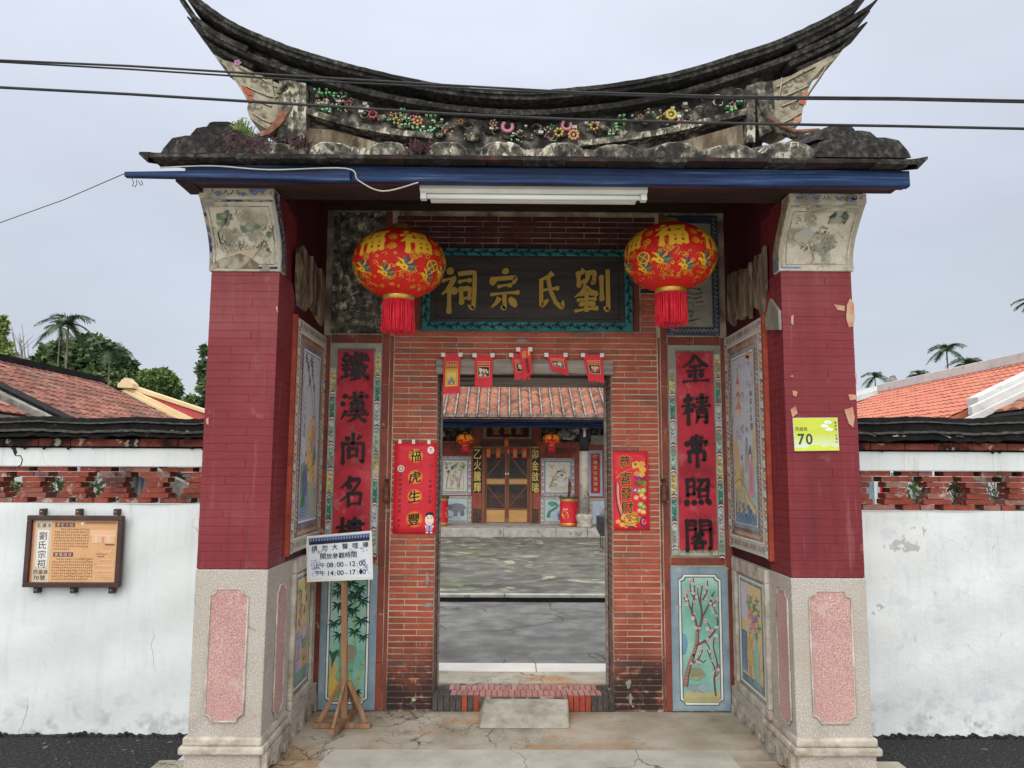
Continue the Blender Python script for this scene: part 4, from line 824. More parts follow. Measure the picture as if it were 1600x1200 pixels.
        A.ell(42,140,13,18,C(206,160,80)); A.ell(42,116,8,12,C(206,160,80)); A.strip([(42,96),(42,110)], [1,8], C(206,160,80)); A.rect(36,158,48,180,C(190,140,70)); A.rect(11,180,89,191,C(70,96,130))
        A.stroke([(56,100),(50,130),(60,170)], 2, C(190,130,100)); A.stroke([(84,110),(76,150),(86,180)], 2, C(206,150,110)); A.rect(52,178,80,190,C(100,140,150))
        fl = [(44,66),(52,60),(60,70),(48,82),(64,84),(56,76),(70,66),(46,92)]; lv = [(40,44),(50,36),(62,50),(74,34),(78,54),(70,96),(80,80),(66,46),(44,52)]
    A.layer = 6
    for i,(x,y) in enumerate(lv):
        for k in range(4): a = k*1.5+i; A.strip([(x,y),(x+5*cos(a),y+5*sin(a)),(x+9*cos(a),y+9*sin(a))], [1,5,.6], [C(50,110,76),C(84,140,96)][k % 2])
    A.layer = 7
    for i,(x,y) in enumerate(fl):
        for k in range(6): a = k*1.05; A.ell(x+4*cos(a), y+4*sin(a), 3, 3, [C(220,150,180),C(232,140,80),C(150,120,190),C(226,180,196)][i % 4], 7)
    A.layer = 8
    for i,(x,y) in enumerate(fl): A.ell(x,y,2,2,C(120,40,60),7); A.stroke([(x-6,y+2),(x-2,y+6),(x+5,y+4)], .8, INK)
    A.build('painting', K_['softpaint'], fr, xfn(A, xi+sg*.012, sg, a0-.02, a1+.02, b0-.02, b1+.03))
    # scrolled feet along the bottom of the side wall
    m = MB(); ys = 4.16
    for k in range(6):
        w_ = .17; a = ys+k*.18; prof = [(a,.115),(a,.0),(a+.03,.0),(a+.04,.03),(a+.028,.055),(a+.045,.08),(a+.075,.06),(a+.09,.02),(a+.105,.06),(a+.13,.08),(a+.148,.055),(a+.138,.03),(a+.15,.0),(a+.178,.0),(a+.178,.115)]
        m.prism(prof, (lambda u,v,d: (xi+sg*d, u, v)) , .004, .034)
    G('scroll_foot', m, K_['plinth']); 
    G('side_plinth', MB().box(min(xi,xi+sg*.03), max(xi,xi+sg*.03), 4.60, W-.004, .1155, b0-.101), K_['granite'], bevel=.004)
    # torn plaster scrolls hanging over the brick
    A_ = [[(461,395),(466,388),(470,400),(474,384),(478,392),(482,404),(482,470),(476,486),(468,478),(461,440)], [(483,400),(490,402),(494,416),(498,420),(499,510),(492,490),(484,478)], [(500,420),(506,430),(508,470),(506,500),(501,505)]] if left else \
         [[(1196,384),(1190,396),(1180,400),(1178,430),(1180,480),(1186,484),(1190,500),(1192,470),(1197,452)], [(1177,410),(1168,420),(1156,420),(1152,450),(1152,496),(1160,500),(1166,488),(1174,498),(1178,470)], [(1150,424),(1138,430),(1138,500),(1146,510),(1150,490)]]
    for i, P_ in enumerate(A_):
        q = [atx(px, py, xi+sg*.02) for px, py in P_]; yc = sum(p.y for p in q)/len(q); n_ = len(q); vs = []
        poly = [(p.y, p.z) for p in q]
        G('torn_plaster', MB().prism(poly, lambda u,v,d: (xi+sg*(d+.03*((u-yc)/.1)**2*.3), u, v), .0, .022), K_['peeling'])
    # quadrant bracket under the beam
    zb0, zb1 = (2.69, 3.104) if left else (2.715, 3.098); yt = 3.95
    H_ = zb1-zb0
    fr_ = [(yt, 0), (yt, .055)]+[(yt+.012+.176*sin(k/8*pi/2), .057+(H_-.11)*k/8) for k in range(9)]+[(FR-.016, H_)]
    bk_ = [(FR+.08, H_)]+[(yt+.13+.16*sin(k/8*pi/2), .057+(H_-.11)*k/8) for k in range(8,-1,-1)]+[(yt+.12, 0)]
    prof = [(y, zb1-d) for y, d in fr_+bk_]
    def curve_y(v):
        d = (zb1-v); 
        if d < .057: return yt
        a = min(1, (d-.057)/(H_-.11)); return yt+.012+.176*sin(a*pi/2)
    cp = G('bracket', MB().prism(prof, lambda u,v,d: (d, u, v), x0-.012, x1+.012), K_['paint'].copy() if False else K_['bracketstone'], bevel=.005)
    A = Art(100, 100); A.layer = 0; A.step = .0009
    dk = C(50,58,96)
    A.layer = 1
    def cf(x, y, l):
        v = zb1-.062-(H_-.07)*y/100; return Vector((x0-.012+(x1-x0+.024)*x/100, curve_y(v)-.002-l, v))
    def mesh_strip(pts, w_, c):
        A.strip(pts, [w_]*len(pts), c)
    mesh_strip([(3+.0*i, 2+i*9.6) for i in range(11)], 4, dk if left else C(176,160,130)); mesh_strip([(97, 2+i*9.6) for i in range(11)], 4, C(150,160,180) if left else C(170,160,140)); mesh_strip([(2+i*9.6, 2) for i in range(11)], 3, dk if left else C(120,112,100))
    mesh_strip([(50+i*5, 97) for i in range(10)] if left else [(2+i*3, 97) for i in range(10)], 4, dk if left else C(120,140,180))
    mesh_strip([(9, 10+i*8) for i in range(11)], .9, C(90,84,76)); mesh_strip([(91, 10+i*8) for i in range(11)], .9, C(90,84,76)); mesh_strip([(9+i*8.2, 9) for i in range(11)], .9, C(90,84,76)); mesh_strip([(9+i*8.2, 91) for i in range(11)], .9, C(90,84,76))
    A.layer = 2
    if left:
        for (x,y,r_) in ((30,22,11),(56,40,9),(78,26,9),(24,30,7),(70,34,7),(86,44,5)): A.blob(x,y,r_,r_*.7,C(104,124,108),14,.35)
        A.layer = 3
        for k in range(150):
            x, y = random.choice([(38,50),(40,60),(34,66),(66,50),(72,62),(78,70),(30,36),(60,70),(20,60),(84,40),(56,24)]); x += random.uniform(-11,11); y += random.uniform(-12,12)
            A.stroke([(x,y),(x+random.uniform(-4,4),y+3),(x+random.uniform(-4,4),y+7)], random.uniform(.4,1.1), random.choice([C(70,66,62),C(96,92,84),C(50,48,50),C(110,104,92)]))
        A.stroke([(20,70),(16,44),(28,30),(36,14)], 1.6, INK); A.poly([(32,48),(42,42),(48,48)], INK)
        A.layer = 4; A.poly([(2,98),(8,88),(24,82),(40,74),(56,80),(68,90),(70,99),(40,99)], C(116,108,88)); A.poly([(10,86),(40,70),(70,66),(60,82),(44,74)], C(196,176,136))
    else:
        A.blob(70,16,12,9,C(60,96,78),14,.2); A.blob(30,44,14,12,C(170,176,180),14,.2); A.layer = 3
        for k in range(12): x = 60+k*2; A.stroke([(70,8),(x,14),(x-2+random.uniform(-1,1),26)], .9, C(30,60,50))
        for k in range(170):
            t_ = random.uniform(0,6.28); rr = random.uniform(4,20); x = 50+rr*cos(t_)*1.2; y = 52+rr*sin(t_)*.9
            A.stroke([(x,y),(x+random.uniform(-3,3),y+2),(x+random.uniform(-3,3),y+4)], random.uniform(.5,1.1), C(50,46,46))
        for k in range(26): x = random.uniform(14,40); y = random.uniform(14,26); A.stroke([(x,y),(x+2,y+1.6)], 1, C(60,56,56), smooth=False)
        A.poly([(46,32),(52,28),(60,33)], INK); A.stroke([(40,44),(50,40),(62,46),(60,58)], 1.4, INK); A.stroke([(44,70),(46,82),(42,88)], 1, INK); A.stroke([(58,68),(60,80),(66,84)], 1, INK)
        for k in range(10): A.stroke([(36+k*4,88+(k%3)),(40+k*4,89)], .8, C(80,72,66), smooth=False)
    A.build('ink_drawing', K_['wornink'], cp, cf)
    A = Art(100, 14); A.layer = 0
    for k in range(30): A.stroke([(random.uniform(0,96),random.uniform(2,11)),(random.uniform(0,96),random.uniform(2,11))][:1]*1+[(0,0)], .1, dk) if False else None
    for k in range(7): A.blob(random.uniform(6,94), random.uniform(3,10), 5, 3, C(132,150,186), 10, .4)
    for k in range(16): x = random.uniform(4,94); A.stroke([(x,random.uniform(3,11)),(x+3,random.uniform(3,11)),(x+4,random.uniform(3,11))], .8, C(80,76,74))
    A.build('ink_band', K_['oldpaint'], cp, rect_fn(A, x0-.01, x1+.01, yt, zb1-.055, zb1))
    # blue painted edge on the inner side of the bracket
    A = Art(100, 100)
    def ef(x, y, l):
        v = zb1-H_*y/100; a = min(1, max(0, (H_*y/100-.057)/(H_-.11))); f_ = curve_y(v)+.006; b_ = yt+.122+.16*sin(a*pi/2)
        return Vector(((x1+.0125+l) if left else (x0-.0125-l), f_+(b_-f_)*x/100, v))
    bc = C(64,80,112) if left else C(176,166,140)
    for k in range(12): A.rect(4, 3+k*7.9, 96, 3+(k+1)*7.9, bc)
    A.layer = 1
    for k in range(26): x = random.uniform(15,80); y = 6+k*3.6; A.stroke([(x-14,y),(x,y-2.4),(x+12,y+1)], 1.6, C(190,196,200) if left else C(110,104,96))
    if not left: A.layer = 2; A.rect(4,78,96,98,C(110,134,170))
    A.build('blue_edge', K_['oldpaint'], cp, ef)
K_['bracketstone'] = mat('bracket_stone', [(.3,C(168,160,142)),(.5,C(196,189,170)),(.75,C(218,213,198))], 9, 8, rough=.9, bump=.7, bscale=40, layers=[dict(col=C(128,124,112), scale=8, lo=.5, hi=.6, amt=.7, mask=(2,.4,.55)), dict(col=C(84,80,74), scale=30, lo=.62, hi=.68, amt=.6)])
pillar(-1); pillar(1)
# flaked spots where the maroon paint has come off
def flake(P_, Y, m, d=.003, nm='paint_flake'):
    q = [at(a, b, Y) for a, b in P_]; G(nm, MB().prism([(p.x, p.z) for p in q], lambda u,v,w_: (u, Y-w_, v), 0, d), m)
YF = FR-.0022
for P_ in ([(1323,476),(1328,466),(1334,474),(1335,500),(1333,510),(1326,512),(1322,498)], [(1303,476),(1320,478),(1319,486),(1308,484)], [(1325,616),(1337,617),(1338,624),(1328,626)], [(1319,640),(1332,636),(1335,652),(1333,668),(1326,662)], [(1238,610),(1246,612),(1244,620),(1239,618)], [(1235,640),(1243,634),(1246,646),(1238,652)], [(1234,588),(1238,586),(1240,590)], [(1236,494),(1240,492),(1239,508),(1236,505)], [(1335,585),(1338,583),(1338,600)], [(322,655),(326,652),(326,664),(323,662)], [(431,480),(434,478),(434,490)]):
    flake(P_, YF, K_['chip'])
q = [atx(px, py, XR) for px, py in ((1200,500),(1208,467),(1224,484),(1229,496),(1229,512),(1202,516))]
G('cement_patch', MB().prism([(max(p.y, FR+.004), p.z) for p in q], lambda u,v,d: (XR-d, u, v), .003, .02), K_['greyplaster'])

# ------------------------------------------------------------------ roof of the gatehouse
EY = 3.72
def sl(y): return 3.19+(y-EY)*.36           # roof surface of the front slope
rx0_, rx1_ = -1.83, 2.11
G('roof', MB().prism([(EY,sl(EY)-.022),(4.7,sl(4.7)-.022),(5.25,3.47),(5.95,3.2),(5.95,3.24),(5.25,3.51),(4.7,sl(4.7)+.01),(EY,sl(EY)+.006)], lambda u,v,d: (d,u,v), rx0_, rx1_), K_['blackroof'])
G('ceiling', MB().prism([(3.9,sl(3.9)-.03),(4.7,sl(4.7)-.03),(5.21,3.45),(5.21,3.42),(4.7,sl(4.7)-.06),(3.9,sl(3.9)-.06)], lambda u,v,d: (d,u,v), -1.64, 1.93), K_['darkwood'])
for k in range(14):
    x = -1.5+k*.25; G('rafter', MB().prism([(3.83,sl(3.83)-.07),(4.7,sl(4.7)-.07),(4.7,sl(4.7)-.1),(3.83,sl(3.83)-.1)], lambda u,v,d: (d,u,v), x, x+.05), K_['darkwood'])
for yy in (4.25, 4.75): G('purlin', MB().tube([(-1.6,yy,sl(yy)-.15),(1.9,yy,sl(yy)-.15)], .06, 10), K_['redbeam'])
# gable infill over the side walls
for xa, xb in ((-1.645, XL-.002), (XR+.002, 1.939)):
    G('gable_infill', MB().prism([(4.3,3.1),(4.3,sl(4.3)-.032),(4.7,sl(4.7)-.032),(5.25,3.44),(5.556,3.34),(5.556,3.1)], lambda u,v,d: (d,u,v), xa, xb), K_['underred'])
# turned up eave corners
eL, eR = at(217,240,EY), at(1450,247,EY)
G('eave_corner', MB().add([(eL.x,EY,eL.z-.004),(rx0_,EY-.005,sl(EY)-.05),(rx0_,EY-.005,sl(EY)+.008),(eL.x,EY,eL.z+.01),(eL.x+.05,4.6,eL.z+.25),(rx0_,4.6,sl(4.6)-.05),(rx0_,4.6,sl(4.6)+.008),(eL.x+.05,4.6,eL.z+.26)], [(0,1,2,3),(7,6,5,4),(0,4,5,1),(2,6,7,3),(0,3,7,4)]), K_['blackroof'])
G('eave_corner', MB().add([(eR.x,EY,eR.z-.004),(rx1_,EY-.005,sl(EY)-.05),(rx1_,EY-.005,sl(EY)+.008),(eR.x,EY,eR.z+.01),(eR.x-.05,4.6,eR.z+.25),(rx1_,4.6,sl(4.6)-.05),(rx1_,4.6,sl(4.6)+.008),(eR.x-.05,4.6,eR.z+.26)], [(0,3,2,1),(4,5,6,7),(0,1,5,4),(3,7,6,2),(0,4,7,3)]), K_['blackroof'])
K_['shaded_redtile'] = mat('shade_dark_tile', [(.3,C(26,23,22)),(.5,C(42,34,32)),(.7,C(82,50,44))], 9, rough=.9, bump=.5)  # reddish eave tiles darkened, the shadow gap below them put into the colour
# thin eave tiles along the edge
x = rx0_+.02; k = 0
while x < rx1_-.05:
    l = random.uniform(.17,.24); z = sl(EY)-.02+random.uniform(-.004,.004)
    G('eave_tile', MB().box(x, min(x+l-.004, rx1_), EY-.03-random.uniform(0,.012), EY+.1, z-.012, z+.004), K_['shaded_redtile'] if 4 < k < 18 and k % 3 else K_['blackroof']); x += l; k += 1
# lime-plastered rounded tile ends above the eave
md = [(390,460,223),(480,550,222),(574,640,222),(662,734,222),(746,822,222),(842,916,223),(923,1008,226),(1017,1098,222),(1100,1185,226),(1193,1278,222)]
for a, b, tp in md:
    p0, p1 = at(a, 249, 3.88), at(b, 249, 3.88); zt_ = at((a+b)/2, tp, 3.88).z; z0_ = sl(3.88)-.01; cx = (p0.x+p1.x)/2; hw = (p1.x-p0.x)/2; h = zt_-z0_
    pr = []
    for t in range(15):
        u = -1+2*t/14; pr.append((cx+hw*u, z0_+h*(1-abs(u)**3.2)**.5+random.uniform(-.003,.003)))
    pr = [(cx-hw, z0_-.01)]+pr[1:-1]+[(cx+hw, z0_-.01)]
    m = MB(); n_ = len(pr); yy = [3.86, 3.875, 4.1, 4.5]; vs = []
    for i, y in enumerate(yy): vs += [(cx+(u-cx)*(.94 if i == 0 else 1), y, v+(y-3.88)*.36-(.006 if i == 0 else 0)) for u, v in pr]
    fs = [tuple(range(n_))]+[(i*n_+j, (i+1)*n_+j, (i+1)*n_+(j+1) % n_, i*n_+(j+1) % n_) for i in range(len(yy)-1) for j in range(n_)]+[tuple(reversed(range((len(yy)-1)*n_, len(yy)*n_)))]
    G('tile_end', m.add(vs, fs), K_['mossplaster'])
lo = MB()
for i in range(60):
    x = -1.45+i*.052; hh = random.uniform(.03,.07); lo.prism([(x-.03,0),(x-.02,hh),(x+.015,hh*random.uniform(.7,1.1)),(x+.035,0)], lambda u,v,d: (u, 3.93+d, sl(3.93)+v), 0, .3)
G('broken_mortar', lo, K_['mossplaster'], kind='stuff')
fl = MB(); pts = []
for i in range(120):
    px = 388+i*7.5; pts.append((at(px,240,3.9).x, sl(3.9)+random.uniform(.035,.062)))
for (a0,b0),(a1,b1) in zip(pts, pts[1:]): fl.prism([(a0,sl(3.9)-.02),(a0,b0),(a1,b1),(a1,sl(3.9)-.02)], lambda u,v,d: (u, 3.885+d, v+d*.36), 0, .3)
G('mortar_fill', fl, K_['mossplaster'], kind='stuff')
# stepped ends
def tier(x0p, x1p, yt_, yb_, Y, r=.4):
    p0, p1 = at(x0p, yb_, Y), at(x1p, yb_, Y); zt_ = at((x0p+x1p)/2, yt_, Y).z; z0_ = p0.z; w_ = p1.x-p0.x; h = zt_-z0_
    pr = [(p0.x,z0_),(p0.x+w_*.03,z0_+h*.3),(p0.x+w_*.12,z0_+h*.86),(p0.x+w_*.26,z0_+h),(p1.x-w_*.26,z0_+h*1.02),(p1.x-w_*.12,z0_+h*.88),(p1.x-w_*.03,z0_+h*.35),(p1.x,z0_)]
    G('ridge_step', MB().prism(pr, lambda u,v,d: (u, Y+d, v+d*.3), 0, .6), K_['blackroof'])
for a in ((250,396,212,241,3.84),(296,380,198,214,3.9),(322,366,190,200,3.95),(1272,1424,215,245,3.84),(1276,1372,204,218,3.9),(1290,1337,196,206,3.95)): tier(*a)

K_['sweep'] = mat('bare_brick_sweep', [(.3,C(92,66,52)),(.5,C(140,96,76)),(.7,C(170,130,108))], 16, rough=.9, bump=.8)
K_['ridgebody'] = mat('ridge_body', [(.3,C(26,25,24)),(.48,C(50,48,45)),(.58,C(96,92,86)),(.7,C(164,158,146))], 10, 9, rough=.95, bump=1.0, bscale=30)
K_['endplaster'] = mat('end_plaster', [(.3,C(120,112,94)),(.5,C(160,152,130)),(.75,C(190,182,160))], 12, 9, rough=.9, bump=.9, bscale=30, layers=[dict(col=C(70,64,54), scale=14, lo=.54, hi=.64, amt=.7)])
# ---- swallowtail ridge
RY = 4.70
Tp = [(297,-6),(318,15),(347,38),(383,61),(420,78),(468,97),(520,113),(580,129),(660,147),(740,159),(820,163),(885,159),(970,149),(1055,132),(1140,106),(1204,84),(1267,55),(1310,31),(1349,-4)]
def T(px):
    q = crT
    for (a, b), (c, d) in zip(q, q[1:]):
        if a <= px <= c: return b+(d-b)*(px-a)/(c-a)
    return q[0][1] if px < q[0][0] else q[-1][1]
crT = crm(Tp, 8)
def ridge_slab(nm, pts_top, th, y0, y1, m=None, jag=0.0):
    """pts_top px points; th(px) thickness in px"""
    q = crm(pts_top, 6); mb = MB(); n_ = len(q); vs = []
    for i, (px, py) in enumerate(q):
        a = q[max(i-1,0)]; b = q[min(i+1,n_-1)]; dx, dy = b[0]-a[0], b[1]-a[1]; d = math.hypot(dx, dy); nx, ny = -dy/d, dx/d
        t = th(i/(n_-1)); j = random.uniform(-jag, jag)
        P0 = at(px, py+j, RY); P1 = at(px+nx*t, py+ny*t, RY)
        vs += [(P0.x,y0,P0.z),(P0.x,y1,P0.z),(P1.x,y1,P1.z),(P1.x,y0,P1.z)]
    fs = [(i*4+k, (i+1)*4+k, (i+1)*4+(k+1) % 4, i*4+(k+1) % 4) for i in range(n_-1) for k in range(4)]+[(0,1,2,3), tuple((n_-1)*4+k for k in (3,2,1,0))]
    G(nm, mb.add(vs, fs), m or K_['blackroof'])
tp = lambda w_, e=.06: (lambda u: w_*min(1, .25+min(u,1-u)/e*.75))
ridge_slab('ridge_cap', Tp, tp(13.5), 4.52, 4.88, jag=.7)
ridge_slab('ridge_cap_lip', [(p[0],p[1]+1.5) for p in Tp[1:-1]], lambda u: 6, 4.505, 4.53, jag=.5)
off = lambda o, p: [(x, y+o) for x, y in p]
ridge_slab('ridge_fork', [(291,2),(304,28),(328,52),(360,74),(400,92)], lambda u: 3+6*u, 4.55, 4.85)
ridge_slab('ridge_fork', [(1230,88),(1275,66),(1320,42),(1345,26),(1358,13)], lambda u: 9-6.5*u, 4.55, 4.85)
ridge_slab('ridge_band', [(307,45),(337,66),(376,87),(414,105),(468,124),(520,140),(580,156),(660,172),(740,183),(820,187),(885,184),(970,174),(1055,157),(1140,131),(1204,109),(1267,82),(1310,60),(1343,36)], tp(8, .05), 4.56, 4.84, jag=.4)
ridge_slab('ridge_fork', [(325,69),(345,84),(372,98),(404,113)], lambda u: 2.5+5*u, 4.6, 4.8)
ridge_slab('ridge_fork', [(1220,112),(1262,94),(1304,74),(1341,50)], lambda u: 8-5.5*u, 4.58, 4.82)
ridge_slab('ridge_fork', [(1235,118),(1272,102),(1300,88),(1318,73)], lambda u: 7-5*u, 4.6, 4.8)
# dark body between the bands and down to the roof
q = crT; bodyp = [(a, b+10) for a, b in q if 345 <= a <= 1300]
mb = MB(); n_ = len(bodyp); vs = []
for px, py in bodyp:
    P0 = at(px, py, RY); inn = 470 <= px <= 1185
    zb_ = 3.45 if inn else at(px, T(px)+30, RY).z
    vs += [(P0.x,4.66,P0.z),(P0.x,4.74,P0.z),(P0.x,4.74,zb_),(P0.x,4.66,zb_)]
mb.add(vs, [(i*4+k, (i+1)*4+k, (i+1)*4+(k+1) % 4, i*4+(k+1) % 4) for i in range(n_-1) for k in range(4)]+[(0,1,2,3)])
G('ridge_body', mb, K_['ridgebody'] if 'ridgebody' in K_ else K_['mossplaster'])
ridge_slab('lower_roll', [(486,183),(520,194),(560,205),(620,216),(680,222)], lambda u: 9, 4.56, 4.7, K_['mossplaster'])
ridge_slab('lower_roll', [(900,234),(950,228),(991,222),(1050,211),(1097,199),(1168,182)], lambda u: 9, 4.56, 4.7, K_['mossplaster'])
G('rubble', MB().prism([(at(476,222,4.6).x,3.5),(at(476,200,4.6).x,at(476,200,4.6).z),(at(520,203,4.6).x,at(520,203,4.6).z),(at(600,225,4.6).x,at(600,225,4.6).z),(at(640,240,4.6).x,3.5)], lambda u,v,d: (u,4.6+d,v), 0, .05), K_['peeling'])
G('rubble', MB().prism([(at(1000,235,4.6).x,3.5),(at(1060,222,4.6).x,at(1060,222,4.6).z),(at(1160,194,4.6).x,at(1160,194,4.6).z),(at(1165,220,4.6).x,3.5)], lambda u,v,d: (u,4.6+d,v), 0, .05), K_['peeling'])
# carved ends under the tips
def poly_px(nm, P_, Y, d, m, parent=None, **k):
    q = [at(a, b, Y) for a, b in P_]; return G(nm, MB().prism([(p.x,p.z) for p in q], lambda u,v,w_: (u, Y+w_, v), 0, d), m, parent, **k)
Lb = [(333,84),(350,94),(372,100),(404,116),(438,132),(436,196),(420,204),(404,194),(390,184),(386,170),(388,160),(378,142),(366,124),(356,106),(342,96)]
Rb = [(1314,82),(1296,88),(1262,104),(1236,118),(1204,128),(1206,200),(1222,206),(1240,198),(1252,190),(1254,172),(1258,160),(1262,142),(1272,122),(1286,104),(1302,94)]
for P_, sd in ((Lb, 1), (Rb, -1)):
    c = poly_px('carved_end', P_, 4.60, .2, K_['endplaster'])
    A = Art(1600, 1200); A.layer = 0; A.step = .004
    xs = lambda x: x if sd > 0 else 1645-x
    ys = lambda y: y
    cr = C(186,176,150); dk = C(70,64,54)
    for P2 in ([(352,100),(366,122),(380,142),(391,160)], [(372,104),(400,118),(432,136)], [(384,134),(400,142),(420,150),(434,152)], [(390,152),(404,158),(424,166)], [(394,176),(410,186),(424,192)], [(424,122),(426,140),(430,156)]):
        A.stroke([(xs(x)+1,ys(y)+1.2) for x,y in P2], 3.0, dk); 
    A.layer = 1
    for P2 in ([(352,100),(366,122),(380,142),(391,160)], [(372,104),(400,118),(432,136)], [(384,134),(400,142),(420,150),(434,152)], [(390,152),(404,158),(424,166)], [(394,176),(410,186),(424,192)], [(424,122),(426,140),(430,156)]):
        A.stroke([(xs(x),ys(y)) for x,y in P2], 2.2, cr)
    for (x,y,r_) in ((398,124,5),(412,132,5),(404,166,6),(418,140,3.6),(388,116,4)):
        A.stroke([(xs(x)+r_*cos(t*.9),y+r_*.8*sin(t*.9)) for t in range(7)], 1.6, C(120,112,94))
    A.layer = 2
    if sd > 0:
        for k in range(5): A.ell(372+3.4*cos(k*1.26), 99+3.0*sin(k*1.26), 2.8, 2.2, C(186,130,170), 7)
        A.ell(382,126,3,3,C(110,160,110),8); A.poly([(379,134),(392,142),(397,150),(388,150),(381,144)], C(190,96,74)); A.poly([(387,150),(397,155),(395,160),(388,160)], C(190,96,74))
    else:
        A.poly([(1262,140),(1252,150),(1246,162),(1258,166)], C(196,120,96)); A.poly([(1238,196),(1252,190),(1251,182),(1240,186)], C(204,150,128))
    A.build('carving', K_['oldpaint'], c, lambda x,y,l: (lambda p: Vector((p.x, 4.598-l, p.z)))(at(x,y,4.6)))
    k0, k1 = (436,466) if sd > 0 else (1179,1207)
    poly_px('arch_post', [(k0,126),(k1,130),(k1,214),(k0-4,222)] if sd > 0 else [(k0,130),(k1,126),(k1+6,200),(k0+8,214)], 4.57, .2, K_['mossplaster'])
    m_ = MB(); pts = [(452-13*cos(t*.52), 134+6*(1-sin(t*.52))) for t in range(7)]
    if sd > 0:
        m_.tube([at(x,y,4.555) for x,y in [(436,146),(437,136),(444,130),(452,128),(460,130),(466,136),(464,146)]], .018, 8); m_.tube([at(x,y,4.56) for x,y in [(444,148),(452,144),(460,148)]], .014, 8)
        G('scroll_band', m_, K_['mossplaster'])
        poly_px('brick_sweep', [(450,174),(445,186),(436,197),(424,207),(408,213),(402,208),(414,203),(424,194),(431,184),(436,172)], 4.555, .05, K_['sweep'])
    else:
        G('brick_sweep', MB().tube([at(x,y,4.57) for x,y in [(1186,132),(1190,160),(1200,184),(1216,200),(1240,210),(1262,212)]], .034, 8), K_['mossplaster'])
        G('brick_sweep', MB().tube([at(x,y,4.54) for x,y in [(1204,184),(1216,196),(1240,206),(1280,204)]], .014, 6), K_['sweep'])
    poly_px('corner_post', [(465,128),(478,130),(478,222),(465,222)] if sd > 0 else [(1167,134),(1180,131),(1180,222),(1167,222)], 4.55, .25, K_['mossplaster'])
# cut-porcelain flowers and green fretwork on the ridge
def petals(px, py, r, n, col, inner=None, half=False, name='porcelain_flower'):
    c = at(px, py, 4.63); s_ = r*.004; m = MB(); 
    for k in range(n):
        a = 2*pi*k/n*(0.75 if half else 1)+(2.4 if half else .2); x, z = c.x+s_*cos(a), c.z+s_*sin(a); rr = s_*.42
        m.lathe([(rr*.2,-.012),(rr*.9,-.008),(rr,0),(rr*.7,.008),(rr*.1,.01)], (0,0,0), 6)
        o0 = len(m.v)-30
        for i in range(o0, len(m.v)):
            q = m.v[i]; m.v[i] = (x+q[0], 4.63-.012+q[2]*-1.0, z+q[1])
    if inner: 
        m.tube([(c.x,4.64,c.z),(c.x,4.615,c.z)], s_*.35, 7)
    return G(name, m, K_[col])
for nm, c in (('por_pink',C(224,150,168)),('por_green',C(130,200,140)),('por_yellow',C(222,200,110)),('por_peach',C(226,170,120)),('por_rose',C(186,96,104)),('por_white',C(214,210,200))): K_[nm] = mat(nm, [(.3,tuple(list(x*.8 for x in c[:3])+[1])),(.7,c)], 40, rough=.35, bump=.2, layers=[dict(col=C(70,66,60), scale=20, lo=.6, hi=.68, amt=.5)])
K_['por_brown'] = K_['chip']
for a in ((793,199,8,11,'por_pink',None,True),(583,180,6,8,'por_rose'),(653,190,6.5,7,'por_peach',1),(645,186,4,6,'por_pink'),(498,162,4,6,'por_pink'),(510,160,4,6,'por_pink'),(550,158,3,4,'por_pink'),(771,194,5,6,'por_brown',1),(885,197,7,9,'por_pink',None,True),(896,212,7,9,'por_peach',1),(873,208,6,7,'por_yellow'),(856,204,4,4,'por_white'),(862,199,3,4,'por_green'),(928,198,6,7,'por_peach'),(922,194,4,5,'por_green'),(1048,180,7,12,'por_yellow',1),(1064,192,5.5,8,'por_pink',None,True),(1143,165,4,5,'por_pink'),(620,190,5,5,'por_yellow'),(720,192,3.6,5,'por_peach'),(1011,176,4,5,'por_rose'),(1000,184,3.5,5,'por_peach')):
    petals(*a)
def fret(pts, nm='green_fret'):
    m = MB()
    for (x, y) in pts:
        if random.random() < .25: continue
        c = at(x+random.uniform(-1,1), y+random.uniform(-1,1), 4.63); (m.box(c.x-.009, c.x+.007, 4.615-random.uniform(0,.01), 4.65, c.z-.005, c.z+.005) if random.random() < .72 else m.box(c.x-.004, c.x+.005, 4.61, 4.65, c.z-.009, c.z+.009))
    G(nm, m, K_['por_green'], kind='stuff')
def walk(x, y, moves, s_=6):
    o = [(x,y)]
    for ch in moves: dx, dy = {'r':(1,0),'l':(-1,0),'u':(0,-1),'d':(0,1)}[ch]; x += dx*s_; y += dy*s_*.8; o.append((x,y))
    return o
fret(walk(493,142,'rdrurdrrdrurr')); fret(walk(512,158,'dlldd')); fret(walk(505,172,'rrd'))
fret(walk(627,172,'rrdllddrrd')); fret(walk(628,196,'rrdrrrdrrr')); fret(walk(668,182,'rrddll')); fret(walk(674,206,'urr'))
fret(walk(968,190,'rdldlurrd')); fret(walk(962,182,'rr')); fret(walk(1130,168,'rdrurdldl')); fret(walk(1152,160,'rrdd')); fret(walk(1013,172,'dr')); fret(walk(958,210,'lurr'))
for i in range(44):      # curling vines and figures of the worn relief
    px = random.uniform(486,1160); py = T(px)+random.uniform(33,56); c = at(px, py, 4.62); r = random.uniform(.02,.055); a0 = random.uniform(0,6.28); m = MB()
    m.tube([(c.x+r*(1-t*.09)*cos(a0+t*.7), 4.635-.01*random.random(), c.z+r*.7*(1-t*.09)*sin(a0+t*.7)) for t in range(7)], .007, 5, .003)
    G('relief_scroll', m, K_['mossplaster' if i % 3 else 'peeling'])
